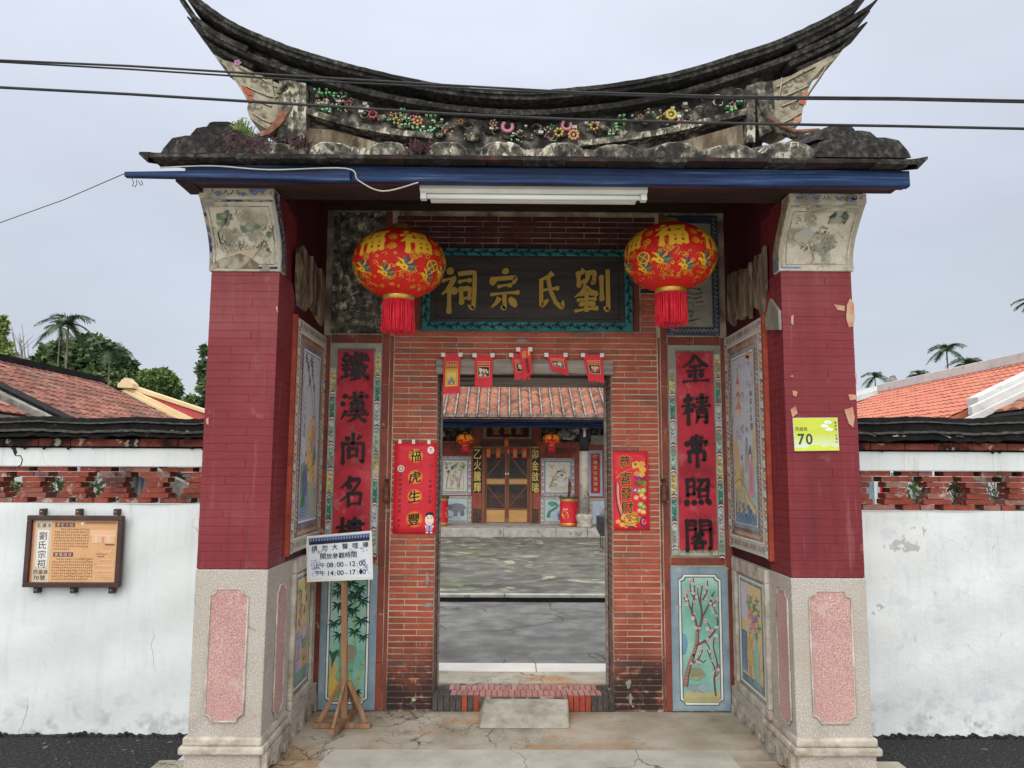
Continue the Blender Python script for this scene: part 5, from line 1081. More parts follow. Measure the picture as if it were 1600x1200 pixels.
for i in range(40):
    px = random.uniform(490,1155); py = T(px)+random.uniform(35,54); c = at(px, py, 4.62); m = MB(); r = random.uniform(.005,.01)
    for k in range(4): m.box(c.x+random.uniform(-.03,.03)-r, c.x+random.uniform(-.03,.03)+r, 4.62, 4.65, c.z+random.uniform(-.02,.02)-r*.6, c.z+random.uniform(-.02,.02)+r*.6) if False else m.lathe([(.001,-r),(r,0),(.001,r)], (c.x+random.uniform(-.035,.035),4.63,c.z+random.uniform(-.022,.022)), 5)
    G('porcelain_shards', m, K_[random.choice(['por_pink','por_yellow','por_green','por_white','por_rose','por_peach'])], kind='stuff')
m = MB()
for i in range(26):
    px = random.uniform(490,1150); py = T(px)+random.uniform(34,52); c = at(px, py, 4.63); r = random.uniform(.006,.016)
    m.box(c.x-r, c.x+r, 4.62, 4.65, c.z-r*.6, c.z+r*.6)
G('porcelain_bits', m, K_['por_white'], kind='stuff')
m = MB()
for i in range(26):
    px = random.uniform(490,1150); py = T(px)+random.uniform(36,56); c = at(px, py, 4.62); r = random.uniform(.02,.05)
    m.lathe([(.002,-r*.6),(r*.7,-r*.4),(r,0),(r*.6,r*.4),(.002,r*.5)], (c.x,4.65,c.z), 7, sy=.4, wob=lambda a,z: .3*sin(5*a+z*60+px))
G('mortar_lumps', m, K_['mossplaster'], kind='stuff')

# ---- eave beams
fl0, fl1 = at(255,275,3.78), at(1418,275,3.78)
z0, z1 = 3.064, 3.150; zlow = at(830,299,3.90).z
G('fascia_beam', MB().box(fl0.x+.12, fl1.x, 3.755, 3.80, z0, z1), K_['bluebeam'], bevel=.006)
a, b = at(196,273,3.735), at(548,275,3.735)
G('fascia_plank', MB().add([(a.x,3.72,a.z-.014),(b.x,3.72,b.z-.03),(b.x,3.753,b.z-.03),(a.x,3.753,a.z-.014),(a.x,3.72,a.z+.012),(b.x,3.72,b.z+.035),(b.x,3.753,b.z+.035),(a.x,3.753,a.z+.012)], [(0,3,2,1),(4,5,6,7),(0,1,5,4),(1,2,6,5),(2,3,7,6),(3,0,4,7)]), K_['bluebeam'], bevel=.004)
G('eave_beam', MB().box(fl0.x+.14, fl1.x, 3.802, 3.842, zlow, z0+.02).box(fl0.x+.14, fl1.x-.02, 3.803, 3.9, z0+.022, z1), K_['redbeam'], bevel=.005)
G('inner_beam', MB().box(fl0.x+.14, fl1.x-.03, 3.8425, 3.90, zlow+.003, z0+.02), K_['darkwood'])
G('beam_end', MB().box(fl0.x+.06, fl0.x+.139, 3.79, 3.98, zlow-.004, z0+.03), K_['darkwood'])
G('wall_plate', MB().box(-1.655, 1.95, 3.97, 4.14, 3.108, 3.135), K_['darkwood'])
m = MB(); pts = [at(250,262,3.71), at(330,258,3.70), at(420,264,3.70), at(540,262,3.70), at(560,282,3.71), at(600,302,3.74), at(660,306,3.9)]
tag_ = obj('lamp_wire', m.tube([tuple(p) for p in crm([(p.x,p.z) for p in pts], 6)] and [(u,3.71+.1*max(0,(u+.45)),v) for u,v in crm([(p.x,p.z) for p in pts], 6)], .0035, 6), K_['whitewire'], None, 'pale thin wire looped along the blue eave plank to the tube lamp', 'wire')

# ------------------------------------------------------------------ lanterns
def make_lantern(px, py, Y, rx, rz, label, group, detail=True, cord=.5, th=0, rots=0):
    c = at(px, py, Y); root = thing('red_lantern', (c.x, c.y, c.z-0), label, 'lantern', group)
    m = MB(); n = 48 if detail else 20; k = 20 if detail else 10; prof = []
    for i in range(k+1):
        a = -pi/2+.33+(pi-.66)*i/k; prof.append((rx*cos(a), rz*sin(a)/sin(pi/2-.33)*.98))
    m.lathe(prof, tuple(c), n, wob=(lambda a, z: .006*cos(16*a)) if detail else None)
    body = obj('lantern_body', m, K_['lantern'], root)
    zt, zb_ = prof[-1][1], prof[0][1]; rt = prof[-1][0]
    obj('top_cap', MB().lathe([(rx*.13,zt-.01),(rx*.27,zt-.004),(rx*.29,zt+.008),(rx*.2,zt+.012),(rx*.19,zt+.04*rx/.28),(rx*.12,zt+.04*rx/.28)], tuple(c), 20), K_['brass'], root)
    obj('bottom_ring', MB().lathe([(rx*.2,zb_-.03*rx/.28),(rx*.33,zb_-.028*rx/.28),(rx*.345,zb_-.004),(rx*.34,zb_+.006),(rx*.2,zb_+.008)], tuple(c), 24), K_['brass'], root)
    L_ = rx*.66; m = MB(); nn = 110 if detail else 26; zb2 = zb_-.028*rx/.28
    for i in range(nn):
        a = 2*pi*i/nn+random.uniform(-.03,.03); r_ = rx*(.335 if i % 3 else .30); l = L_*random.uniform(.94,1.06); x, y = c.x+r_*cos(a), c.y+r_*sin(a); w_ = rx*.012
        j = random.uniform(-.03,.03)*rx
        m.tube([(x,y,c.z+zb2),(x*1+j*.3,y,c.z+zb2-l*.5),(x+j,y+j,c.z+zb2-l)], w_*(1 if detail else 2.4), 4)
    obj('tassel', m, K_['tassel'], root)
    obj('hanging_cord', MB().tube([(c.x,c.y,c.z+zt+.03*rx/.28),(c.x,c.y,c.z+zt+cord)], .003, 5), K_['wire'], root)
    A = Art(628, 300); A.step = .0012; y0 = 150; sp = (rz/sin(pi/2-.33)*.98)
    G1, G2 = C(236,190,52), C(222,160,40)
    def mp(x, y, l):
        a = (x-314)/100.0+rots-pi/2; b = (150-y)/100.0; e = 1+l*2.2
        return Vector((c.x+rx*cos(b)*cos(a)*e*1.006, c.y+rx*cos(b)*sin(a)*e*1.006, c.z+sp*sin(b)*e*1.006))
    for k in range(6):
        X = 314+104.7*(k-2.5)
        A.layer = 2; A.brush('福', X, 112, 74 if detail else 84, 72 if detail else 84, G1, 13)
        if not detail:
            for q in range(12): A.ell(X+random.uniform(-50,50), 165+random.uniform(-20,70), 7, 6, G1, 7)
            continue
        A.layer = 0
        A.brush('福', X, 112, 74, 72, C(236,110,60), 17)
        for q in range(7): A.ell(X+random.uniform(-50,50), random.choice([56,62,240,250,230])+random.uniform(-8,8), 3.4, 2.6, random.choice([G2,C(120,70,90),C(70,110,120)]), 7)
        for (dx,dy,r_) in ((52,104,9),(52,134,8),(-8,158,9)):
            A.layer = 1; q = [(X+dx+r_*cos(t*.5),dy+r_*sin(t*.5)) for t in range(14)]; A.strip(q, [1.3]*14, G1); A.text('福', X+dx, dy, r_*1.25, G1)
        if k % 2:
            q = [(X+40+15*cos(t*.42),176+15*sin(t*.42)) for t in range(16)]; A.layer = 1; A.strip(q, [3]*16, G1)
            for t in range(4): A.strip([(X+40,176),(X+40+13*cos(t*1.57+.78),176+13*sin(t*1.57+.78))], [2,3], G1)
            A.layer = 2
            for t in range(4): A.ell(X+40+8*cos(t*1.57),176+8*sin(t*1.57),3.6,3.6,C(70,120,100),7)
        for (bx,by,s_) in ((-24,186,1.45),(34,204,1.3)):
            A.layer = 1
            for t in range(7):
                a = -.6+t*.45; A.strip([(X+bx,by),(X+bx+10*s_*cos(a),by-10*s_*sin(a)),(X+bx+19*s_*cos(a+.2),by-19*s_*sin(a+.2))], [2,5*s_,.6], [C(70,110,120),C(110,140,70),C(40,80,110),G2,C(90,60,120),C(60,120,90),G1][t])
            A.layer = 3; A.ell(X+bx-4,by+3,7*s_,5*s_,G1,9,.3); A.ell(X+bx-11*s_,by-2,4*s_,3.2*s_,G1,8); A.ell(X+bx-3,by+4,3,2.4,C(190,70,40),7)
            for t in range(5): A.stroke([(X+bx-4,by+8),(X+bx-8+t*5,by+14),(X+bx-12+t*8,by+20)], 1.2, G1)
        for t in range(20):
            fx, fy = X+random.uniform(-52,52), 178+random.uniform(-34,72); A.layer = 0; r_ = random.uniform(3,5.5)
            for j in range(5): A.ell(fx+r_*.7*cos(j*1.26),fy+r_*.7*sin(j*1.26),r_*.42,r_*.42,random.choice([G1,G2,C(150,160,70),C(110,120,90)]) if j % 2 else G2,6)
            A.layer = 1; A.ell(fx,fy,r_*.35,r_*.35,C(180,60,40),6)
        for t in range(22):
            fx, fy = X+random.uniform(-52,52), 180+random.uniform(-50,66); A.layer = 0
            A.stroke([(fx-7,fy),(fx,fy-5),(fx+5,fy),(fx,fy+3.4)], .9, G1)
    A.build('gold_print', K_['print'], body, mp)
    return root
lan1 = make_lantern(624, 413, 4.55, .285, .208, 'big red lantern with gold characters hanging above the long poster with the cartoon man', 'big lanterns under the gatehouse eave', cord=.26)
pass
lan2 = make_lantern(1047, 403, 4.55, .283, .205, 'big red lantern with gold characters hanging above the greeting poster and plum panel', 'big lanterns under the gatehouse eave', cord=.26, rots=.35)

# ------------------------------------------------------------------ tube lamp
LYY = 3.86
a, b = at(657,305,LYY), at(1010,307,LYY); zl = at(830,299,3.90).z-.001; lm = thing('tube_lamp', ((a.x+b.x)/2,LYY,zl), 'long white fluorescent tube lamp under the blue eave beam', 'lamp')
obj('lamp_housing', MB().prism([(3.82,zl),(3.815,zl-.022),(3.84,zl-.034),(3.90,zl-.034),(3.93,zl-.022),(3.93,zl)], lambda u,v,d: (d,u,v), a.x, b.x), K_['white'], lm, bevel=.002)
obj('tube', MB().tube([(a.x+.035,3.85,zl-.05),(b.x-.035,3.85,zl-.05)], .0135, 12), K_['tube'], lm)
for x in (a.x+.018, b.x-.018): obj('lamp_holder', MB().box(x-.016, x+.016, 3.83, 3.872, zl-.068, zl-.0345), K_['white'], lm, bevel=.003)
obj('lamp_tray', MB().box(a.x+.05, b.x-.05, 3.885, 3.925, zl-.06, zl-.0345), K_['white'], lm, bevel=.003)

# ------------------------------------------------------------------ paper on the door wall
def poster(name, P_, label, art, W_, H_, cat='poster', m='redpaper', Y=W-.009):
    q = [at(x, y, Y) for x, y in P_]          # tl tr br bl
    def fn(x, y, l):
        u, v = x/W_, y/H_; p = (q[0]*(1-u)+q[1]*u)*(1-v)+(q[3]*(1-u)+q[2]*u)*v
        return Vector((p.x, Y-l-.0003*sin(7*v+2*u)*u*(1-u), p.z))
    t = thing(name, ((q[2].x+q[3].x)/2, Y, q[2].z), label, cat)
    mb = MB().grid(lambda u, v: fn(u*W_, v*H_, 0), 6, 12)
    s = obj('sheet', mb, K_[m], t); sm = s.modifiers.new('t', 'SOLIDIFY'); sm.thickness = .0008
    art.step = .0007
    art.build('print', K_['print'], t, fn)
    return t, fn
A = Art(100, 220); bk_ = INK
for i, ch in enumerate('福虎生豐'):
    A.layer = 0; cy = 30+i*50; cy = (32,84,131,186)[i]
    for k, (r_, c) in enumerate(((20,C(230,96,40)),(17,C(236,130,44)),(12,C(240,170,60)))): A.layer = k; A.ell(50,cy,r_,r_,c,22)
    if i == 0: A.layer = 3; A.ell(50,cy,6,7,C(240,230,90),14)
    A.layer = 4
    if ch in BR: A.brush(ch, 50, cy, 27, 28, bk_, 10)
    else: A.text(ch, 49, cy, 27, bk_, .04, slant=.14, jit=.5)
A.layer = 1; A.ell(85,18,8,9,C(240,236,236),16); A.layer = 2; A.ell(85,15,3.4,2.4,C(228,140,120),10); A.rect(80,19,90,20,C(200,150,150)); A.rect(81,22,89,23,C(190,150,150)); A.rect(78,30,94,31,C(190,40,50))
A.layer = 1; A.ell(16,64,8,8,C(236,236,240),16); A.layer = 2; A.ell(16,64,6,6,C(96,110,130),14); A.layer = 3; A.ell(16,64,3.6,4,C(226,214,120),12)
A.layer = 1; A.text('二○二二年歲次壬寅', 85, 44, 8.5, bk_, .0, dy=12.4, slant=.12); A.text('屏東縣議員', 15, 80, 8, bk_, 0, dy=11.5, slant=.12); A.text('李世斌', 15, 142, 8.4, bk_, .015, dy=12.5, slant=.1); A.text('敬賀', 14, 190, 7.6, bk_, 0, dy=11.5, slant=.1)
# small cartoon man in a suit
A.layer = 2; A.ell(85,187,10,14,C(248,228,214),18); A.poly([(76,180),(76,172),(82,168),(92,168),(95,174),(94,182),(92,176),(82,175)], C(50,34,34)); A.layer = 3
A.stroke([(80,184),(82,183),(84,184)], .9, bk_); A.stroke([(88,184),(90,183),(92,184)], .9, bk_); A.stroke([(81,193),(85,196),(90,193)], .9, C(190,70,70)); A.stroke([(78,180),(83,180)], 1, bk_, smooth=False); A.stroke([(87,180),(92,180)], 1, bk_, smooth=False)
A.poly([(79,200),(91,200),(93,212),(77,212)], C(176,170,216)); A.poly([(76,199),(80,202),(78,207),(75,203)], C(240,214,200)); A.poly([(94,199),(90,202),(92,207),(96,203)], C(240,214,200)); A.rect(79,211,83,217,C(160,150,200)); A.rect(87,211,91,217,C(160,150,200)); A.layer = 4; A.poly([(84.2,201),(86.2,201),(86.6,209),(85.2,211),(84,209)], C(60,50,110)); A.rect(77,216,83,219,C(240,220,210)); A.rect(87,216,93,219,C(240,220,210))
p1, f1_ = poster('new_year_poster', [(617,691),(683.5,692),(680.5,834),(613,833)], 'tall red poster with four brushed characters on orange discs and a small cartoon man', A, 100, 220)
for (u, v) in ((12,0),(44,0),(80,0)): obj('tape', MB().box(*(lambda p: (p.x-.011,p.x+.011,W-.012,W-.0105,p.z-.008,p.z+.02))(f1_(u,v,0))), K_['white'], p1)
A = Art(100, 210); Y1, Y2 = C(232,180,76), C(214,140,50)
A.layer = 0; A.frame(1,1,99,209,.8,C(232,70,60))
ys_ = (27,73,112,150)
for i, ch in enumerate('恭喜發財'):
    A.layer = 4; A.text(ch, 34+i*1.5, ys_[i], 34, C(236,190,90), .06, slant=.12); A.layer = 6; A.text(ch, 34+i*1.5, ys_[i], 33, C(24,20,20), .015, slant=.12)
A.layer = 1
A.stroke([(10,72),(26,58),(52,46)], 4, C(220,140,60), 1.5); A.stroke([(8,84),(8,120),(14,160),(30,192),(60,205)], 3.4, C(70,40,110)); A.layer = 2; A.stroke([(12,84),(12,120),(19,158),(36,188),(64,202)], 2.4, Y1); A.stroke([(15,90),(15,124),(23,158),(40,184)], 1.5, C(230,210,220))
for (x,y,r_,c) in ((66,36,12,Y1),(82,34,10,C(226,160,80)),(84,48,10,Y1),(68,60,9,C(214,150,90)),(82,62,9,Y1),(58,44,5,Y2)): A.layer = 2; A.blob(x,y,r_,r_*.8,c,16,.15)
A.layer = 3; A.ell(64,34,4,3.4,C(130,60,30),9); A.stroke([(52,44),(60,50),(70,48)], 1.6, C(190,90,40))
for (x,y,c) in ((68,70,C(100,50,150)),(84,72,C(60,40,110)),(76,82,C(60,130,60)),(86,86,C(90,160,60)),(70,86,C(40,90,60)),(62,104,C(170,90,190)),(74,106,C(130,190,70)),(84,104,C(150,200,90)),(64,124,C(236,160,150)),(80,118,C(240,180,90)),(86,124,C(230,120,110)),(76,142,C(150,200,90)),(84,148,C(100,160,70)),(72,158,C(236,150,120)),(84,162,C(240,190,110))):
    A.layer = 2; A.blob(x,y,8,6.5,c,12,.2); A.layer = 3; A.ell(x,y,3,2.6,C(244,220,170) if y > 100 else C(226,40,44),8)
for (x,y,r_) in ((24,196,8),(12,188,7),(34,202,5),(40,170,10),(58,168,10),(48,184,20),(30,178,10),(70,182,10)): A.layer = 2; A.blob(x,y,r_,r_*.75,[Y1,Y2,C(206,160,60)][int(x)%3],16,.1)
A.layer = 3; A.strip([(34+14+19*cos(t*.5),182+12*sin(t*.5)) for t in range(13)], [1.6]*13, C(120,70,30)); A.stroke([(34,180),(46,176),(56,184),(64,178)], 2, C(120,60,30)); A.ell(67,182,4,5,C(80,150,60),9); A.text('福', 44, 183, 10, C(140,60,30), .02)
A.strip([(84+10*cos(t*.55+.6),188+12*sin(t*.55+.6)) for t in range(10)], [4]*10, C(70,40,120)); A.layer = 4; A.strip([(84+5*cos(t*.6),188+7*sin(t*.6)) for t in range(9)], [2]*9, C(236,150,100))
for (x,y) in ((50,14),(10,56),(90,20),(54,20),(12,140),(90,96)): A.layer = 1; [A.strip([(x-3*cos(t*.8),y-3*sin(t*.8)),(x+3*cos(t*.8),y+3*sin(t*.8))],[.5,.5],C(240,120,90)) for t in range(4)]
p2, f2_ = poster('greeting_poster', [(957,705),(1012,706),(1015.5,828),(959,828)], 'bright red poster with four gold edged characters, coins and flowers beside the doorway', A, 100, 210)

# red door papers along the lintel
def door_paper(name, P_, label, kind, Y, tear=True, grp='red papers taped along the lintel'):
    q = [at(x, y, Y) for x, y in P_]
    def fn(x, y, l):
        u, v = x/60, y/100; p = (q[0]*(1-u)+q[1]*u)*(1-v)+(q[3]*(1-u)+q[2]*u)*v
        return Vector((p.x, Y-l-.006*v*v+.0012*sin(3*u+2*v), p.z))
    t = thing(name, tuple((q[2]+q[3])/2), label, 'paper decoration', grp)
    bot = [(60,100),(54,96),(48,98),(40,93),(32,99),(24,92),(16,97),(8,94),(0,99)]
    m = MB(); n_ = 9; top = [(60*i/8, 0) for i in range(8,-1,-1)]
    rows = []
    for j in range(9):
        v = j/8; rows.append([fn(top[i][0]*(1-v)+bot[i][0]*v, bot[i][1]*v, 0) for i in range(n_)])
    m.add([p for r in rows for p in r], [(j*n_+i, j*n_+i+1, (j+1)*n_+i+1, (j+1)*n_+i) for j in range(8) for i in range(n_-1)])
    s = obj('sheet', m, K_['redpaper'], t); sm = s.modifiers.new('t', 'SOLIDIFY'); sm.thickness = .0007; sm.offset = 0
    A = Art(60, 100); A.step = .0012; A.layer = 1
    if kind == 0:
        A.rect(8,18,52,36,C(214,170,80)); A.rect(8,38,52,78,C(232,200,80)); A.layer = 2; A.rect(10,20,50,34,C(170,50,40)); A.layer = 3; A.text('萬事如意', 30, 27, 8.5, C(236,200,110), .01, dx=9.5); A.frame(11,41,49,75,1.4,C(180,120,50))
        for (x,y) in ((22,66),(30,60),(38,66)): A.blob(x,y,6,9,C(190,150,90),12,.2); A.layer = 4; A.ell(x,y-8,3.6,4,C(226,190,150),9); A.blob(x,y+3,4,4,C(110,120,150),9,.2); A.layer = 3
    elif kind == 1:
        A.frame(9,20,51,30,1.6,C(226,180,120)); A.rect(14,24,46,26.5,C(210,150,110)); A.rect(11,36,49,66,C(40,28,34)); A.layer = 2; A.frame(10,35,50,67,1.6,C(222,190,130))
        for k in range(22): A.blob(random.uniform(16,44),random.uniform(42,62),4,3.4,random.choice([C(226,190,110),C(190,90,90),C(200,190,200),C(110,120,170),C(226,220,200)]),9,.3)
        A.layer = 3
        for x in (22,30,38): A.ell(x,46,3,3.4,C(240,210,180),8)
    else:
        A.text('迎', 24, 18, 22, C(236,190,80), .03, slant=.1); A.text('春接福', 34, 42, 17, C(40,20,20), .02, dy=17, slant=.1); A.rect(44,6,54,26,C(230,180,80))
    A.build('print', K_['print'], t, fn)
    for e_ in (0, 60):
        p = fn(e_, 2, 0); obj('tape', MB().box(p.x-.016, p.x+.012, Y-.003, Y-.001, p.z-.014, p.z+.014), K_['white'], t)
    return t
LY = W-.03
door_paper('lintel_paper', [(693,553),(720,553),(718,617),(692,619)], 'longest red lintel paper, with a yellow picture square', 0, LY)
door_paper('lintel_paper', [(742,554),(770,554),(769,607),(742,607)], 'red paper hanging straight with a dark picture, beside the yellow squared one', 1, LY)
door_paper('lintel_paper', [(799,554),(826,554),(829,594),(805,595)], 'red paper mostly hidden behind a narrow black lettered strip at the lintel middle', 1, LY)
door_paper('lintel_paper', [(810,545),(829,545),(832,585),(819,597)], 'narrow red strip with black writing pinned over the middle lintel paper', 2, LY-.02)
door_paper('lintel_paper', [(854,554),(884,554),(888,588),(862,580)], 'short red paper blown sideways with its bottom lifted off the lintel', 1, LY)
door_paper('lintel_paper', [(911,554),(941,554),(944,600),(920,598)], 'red paper with dark picture at the lintel end nearest the greeting poster', 1, LY)

# ------------------------------------------------------------------ house number plate
q = [at(x, y, FR-.006) for x, y in ((1238.5,653),(1308,652.5),(1311,704),(1241.5,705))]
pl = thing('house_number_plate', (q[0].x, FR-.006, q[2].z), 'lime green house number plate 70 on the maroon pillar', 'number plate')
def fnp(x, y, l):
    u, v = x/140, y/104; p = (q[0]*(1-u)+q[1]*u)*(1-v)+(q[3]*(1-u)+q[2]*u)*v; return Vector((p.x, FR-.010-l, p.z))
m = MB(); cs = [fnp(0,0,0),fnp(140,0,0),fnp(140,104,0),fnp(0,104,0)]; m.add([tuple(p) for p in cs]+[(p.x,FR-.002,p.z) for p in cs], [(0,3,2,1),(4,5,6,7),(0,1,5,4),(1,2,6,5),(2,3,7,6),(3,0,4,7)])
obj('plate', m, K_['white'], pl)
A = Art(140, 104); A.layer = 0; n_ = 12
for k in range(n_):
    t_ = max(0, (k-5)/6.0); t_ = min(1,t_); c0, c1 = (202,214,78), (216,230,228); A.rect(1,1+k*8.5,139,1+(k+1)*8.5,C(*[c0[i]+(c1[i]-c0[i])*t_ for i in range(3)]))
A.layer = 1; A.poly([(1,103),(1,93),(22,94),(30,97),(40,93),(50,86),(82,86),(90,93),(98,92),(110,86),(120,90),(128,94),(134,90),(139,92),(139,103)], C(212,224,70))
A.layer = 2; g_ = C(62,68,60)
A.text('西盛路', 24, 35, 11.5, g_, .0, dx=13); A.layer = 2
vs7, fs7 = glyph('7', .02); vs0, fs0 = glyph('0', .02)
A.put([(22+x*42, 66-y*44) for x, y in vs7], fs7, g_); A.put([(47+x*42, 66-y*44) for x, y in vs0], fs0, g_)
A.text('萬巒鄉', 134-2, 16, 7.5, g_, 0, dy=10.5); A.text('五溝村', 134-1, 56, 7.5, g_, 0, dy=10.5)
for (x,y) in ((108,15),(97,27),(112,38)): A.ell(x,y,13,4.6,C(238,242,236),16); A.ell(x-2,y-3,7,4,C(238,242,236),12); A.layer = 3; A.stroke([(x-6,y),(x,y-1),(x+5,y+1)], .8, C(160,180,160)); A.layer = 2
A.build('print', K_['print'], pl, fnp)

# ------------------------------------------------------------------ notice on its wooden stand
SY = 4.86
q = [at(x, y, SY) for x, y in ((479,838),(581,829),(583,905),(480.5,909))]
base = atz(532, 1147, 0); 
st = thing('notice_stand', (base.x, SY+.02, 0), 'white opening hours notice on a rough wooden post with crossed feet', 'notice stand')
def fns(x, y, l):
    u, v = x/110, y/80; p = (q[0]*(1-u)+q[1]*u)*(1-v)+(q[3]*(1-u)+q[2]*u)*v; return Vector((p.x, SY-l, p.z))
cs = [fns(0,0,0),fns(110,0,0),fns(110,80,0),fns(0,80,0)]
bb = obj('board', MB().add([tuple(p) for p in cs]+[(p.x,SY+.014,p.z) for p in cs], [(0,3,2,1),(4,5,6,7),(0,1,5,4),(1,2,6,5),(2,3,7,6),(3,0,4,7)]), K_['white'], st)
fm = MB()
for (a, b) in (((0,1.6),(110,1.6)),((0,78.4),(110,78.4)),((1.4,3.2),(1.4,76.8)),((108.6,3.2),(108.6,76.8))): fm.bar(fns(a[0],a[1],.003), fns(b[0],b[1],.003), .012, .012, up=(0,1,0))
obj('board_frame', fm, K_['white'], bb)
A = Art(110, 80); A.layer = 0; A.rect(3.5,4,106.5,76,C(226,232,240)); A.layer = 1
A.rect(4,4.5,106,16,C(34,40,56)); A.layer = 2
for k in range(22): A.ell(7+k*4.7,8,1.7,2.8,C(110,140,200),8); 
A.rect(4,4.5,106,6,C(90,110,160))
for k in range(12): A.blob(random.uniform(10,34),random.uniform(26,32),2,1.2,C(170,178,192),9,.4); A.blob(random.uniform(70,104),random.uniform(26,34),2,1.2,C(186,192,204),9,.4)
for k in range(16): A.stroke([(random.uniform(5,22),random.uniform(40,60))]*1+[(random.uniform(5,22),random.uniform(40,60))], .5, C(120,140,180), smooth=False)
A.stroke([(12,72),(8,66),(22,64),(20,58),(6,58)], .7, C(130,140,180)); A.stroke([(104,72),(98,60),(90,62),(84,58)], .6, C(130,140,180))
for k in range(7): A.blob(random.uniform(92,104),random.uniform(46,66),2.2,1.6,C(160,168,196),9,.4)
A.layer = 4; A.text('請勿大聲喧嘩', 56, 22.5, 9.6, INK, .018, dx=17.2); A.text('開放參觀時間', 53, 37.5, 9.6, INK, .018, dx=10.4)
A.text('上午', 21, 52.5, 8.8, INK, .02, dx=9); A.text('08:00', 47, 52.5, 11.2, INK, .02, dx=5.7); A.text('~', 65.5, 53.5, 9, INK); A.text('12:00', 84, 52.5, 11.2, INK, .02, dx=5.7)
A.text('下午', 21, 66.5, 8.8, INK, .02, dx=9); A.text('14:00', 47, 66.5, 11.2, INK, .02, dx=5.7); A.text('~', 65.5, 67.5, 9, INK); A.text('17:00', 84, 66.5, 11.2, INK, .02, dx=5.7); A.layer = 5; A.ell(89.7,66.5,2.4,3.4,INK,10)
A.build('print', K_['print'], bb, fns)
pt_, pb_ = at(533,905,SY+.03), Vector((base.x, SY+.03, .02)); xm = at(535,905,SY).x
obj('post', MB().bar((xm, SY+.032, at(535,850,SY).z), (base.x, SY+.032, .03), .036, .036, up=(0,1,0)), K_['rawwood'], st, bevel=.003)
fx0, fx1 = at(488,1143,SY).x, at(578,1143,SY).x; fz = .012
obj('foot', MB().box(fx0, fx1, SY+.01, SY+.045, .002, .032), K_['rawwood'], st, bevel=.003)
fy = atz(514,1162,.02)
obj('foot', MB().bar((base.x-.03, SY-.2, .048), (base.x+.03, SY+.24, .048), .034, .03), K_['rawwood'], st, bevel=.003)
for (p, up) in (((fx0+.03,SY+.028,.035),(0,1,0)), ((fx1-.03,SY+.028,.035),(0,1,0)), ((base.x-.025,SY-.18,.06),(1,0,0)), ((base.x+.028,SY+.22,.06),(1,0,0))):
    pz = .28; s_ = Vector((base.x+(.022 if p[0] > base.x+.05 else -.022 if p[0] < base.x-.05 else 0), SY+.03+(.02 if p[1] > SY+.1 else -.02 if p[1] < SY-.1 else 0), pz))
    obj('strut', MB().bar(s_, p, .028, .016, up=up), K_['rawwood'], st, bevel=.002)

# ------------------------------------------------------------------ information board on the white wall
IY = 5.0; a, b = at(40,805,IY), at(190,918,IY)
x0, x1, z1, z0 = at(40,860,IY).x, at(190,860,IY).x, a.z, b.z
ib = thing('information_board', ((x0+x1)/2, 5.05, z0), 'brown framed orange information board on the whitewashed wall', 'information board')
obj('backing', MB().box(x0+.004, x1-.004, IY+.012, IY+.03, z0+.004, z1-.004), K_['iron'], ib)
t = .031
for bx in ((x0,x1,z1-t,z1),(x0,x1,z0,z0+t),(x0,x0+t,z0+t+.0005,z1-t-.0005),(x1-t,x1,z0+t+.0005,z1-t-.0005)): obj('frame_bar', MB().box(bx[0],bx[1],IY-.012,IY+.011,bx[2],bx[3]), K_['iron'], ib, bevel=.004)
for k in (.12, .5, .9):
    x = x0+(x1-x0)*k
    for zz in (z1-.003, z0-.045): obj('bracket', MB().box(x-.015, x+.015, IY+.015, 5.06, zz+.004, zz+.044), K_['iron'], ib, bevel=.002); obj('screw', MB().lathe([(.002,-.003),(.005,0),(.002,.003)], (x, IY+.013, zz+.026), 8), K_['white'], ib)
A = Art(136, 98); OR = C(222,172,124); A.layer = 0; A.rect(0,0,136,98,OR); A.layer = 1; A.rect(4,0,30,98,C(214,196,172)); A.rect(0,0,4,98,C(214,150,110)); A.layer = 2; A.rect(8,16,26,74,C(232,230,222)); A.layer = 3
A.text('五溝水', 17.5, 8.5, 6.6, C(60,50,50), 0, dx=8.6); 
for i, ch in enumerate('劉氏宗祠'): A.text(ch, 17, 25+i*14.6, 12.5, INK, .012)
A.text('西盛路', 17, 82, 6.6, C(60,50,50), .01, dx=8); A.text('70', 10.5, 91, 8.6, INK, .01, dx=4.6); A.text('號', 20.5, 91, 8, INK, .01)
A.layer = 2; A.rect(35,4,66,11,C(96,56,64)); A.rect(35,51,66,58,C(96,56,64)); A.layer = 3; A.text('歷史介紹', 50.5, 7.5, 5.8, C(226,196,180), .01, dx=7); A.text('建築描述', 50.5, 54.5, 5.8, C(226,196,180), .01, dx=7)
A.ell(78,5.4,2.2,2.2,C(240,240,240),12)
tc_ = C(84,58,50)
def tiny(x, y):      # illegible small print
    for k in range(3): xx = x+random.uniform(-1,.4); yy = y+random.uniform(-1.1,1.1); A.rect(xx, yy, xx+random.uniform(.8,1.7), yy+.42, tc_)
    xx = x+random.uniform(-.7,.7); A.rect(xx, y-1.2, xx+.42, y+1.2, tc_)
for r in range(8):
    for k in range(17 if r < 7 else 8):
        if r == 0 and k < 3: continue
        tiny(35.5+k*3.25, 14.4+r*4.5)
for r in range(8):
    for k in range(20 if r < 7 else 18):
        if r == 0 and k < 2: continue
        tiny(35+k*3.25, 61.5+r*4.5)
for k in range(22): A.rect(83+k*2.2, 2.6, 84.6+k*2.2, 3.8, tc_); A.rect(83+k*2.3, 5, 84.8+k*2.3, 6, C(130,90,70))
pk = C(240,206,172)
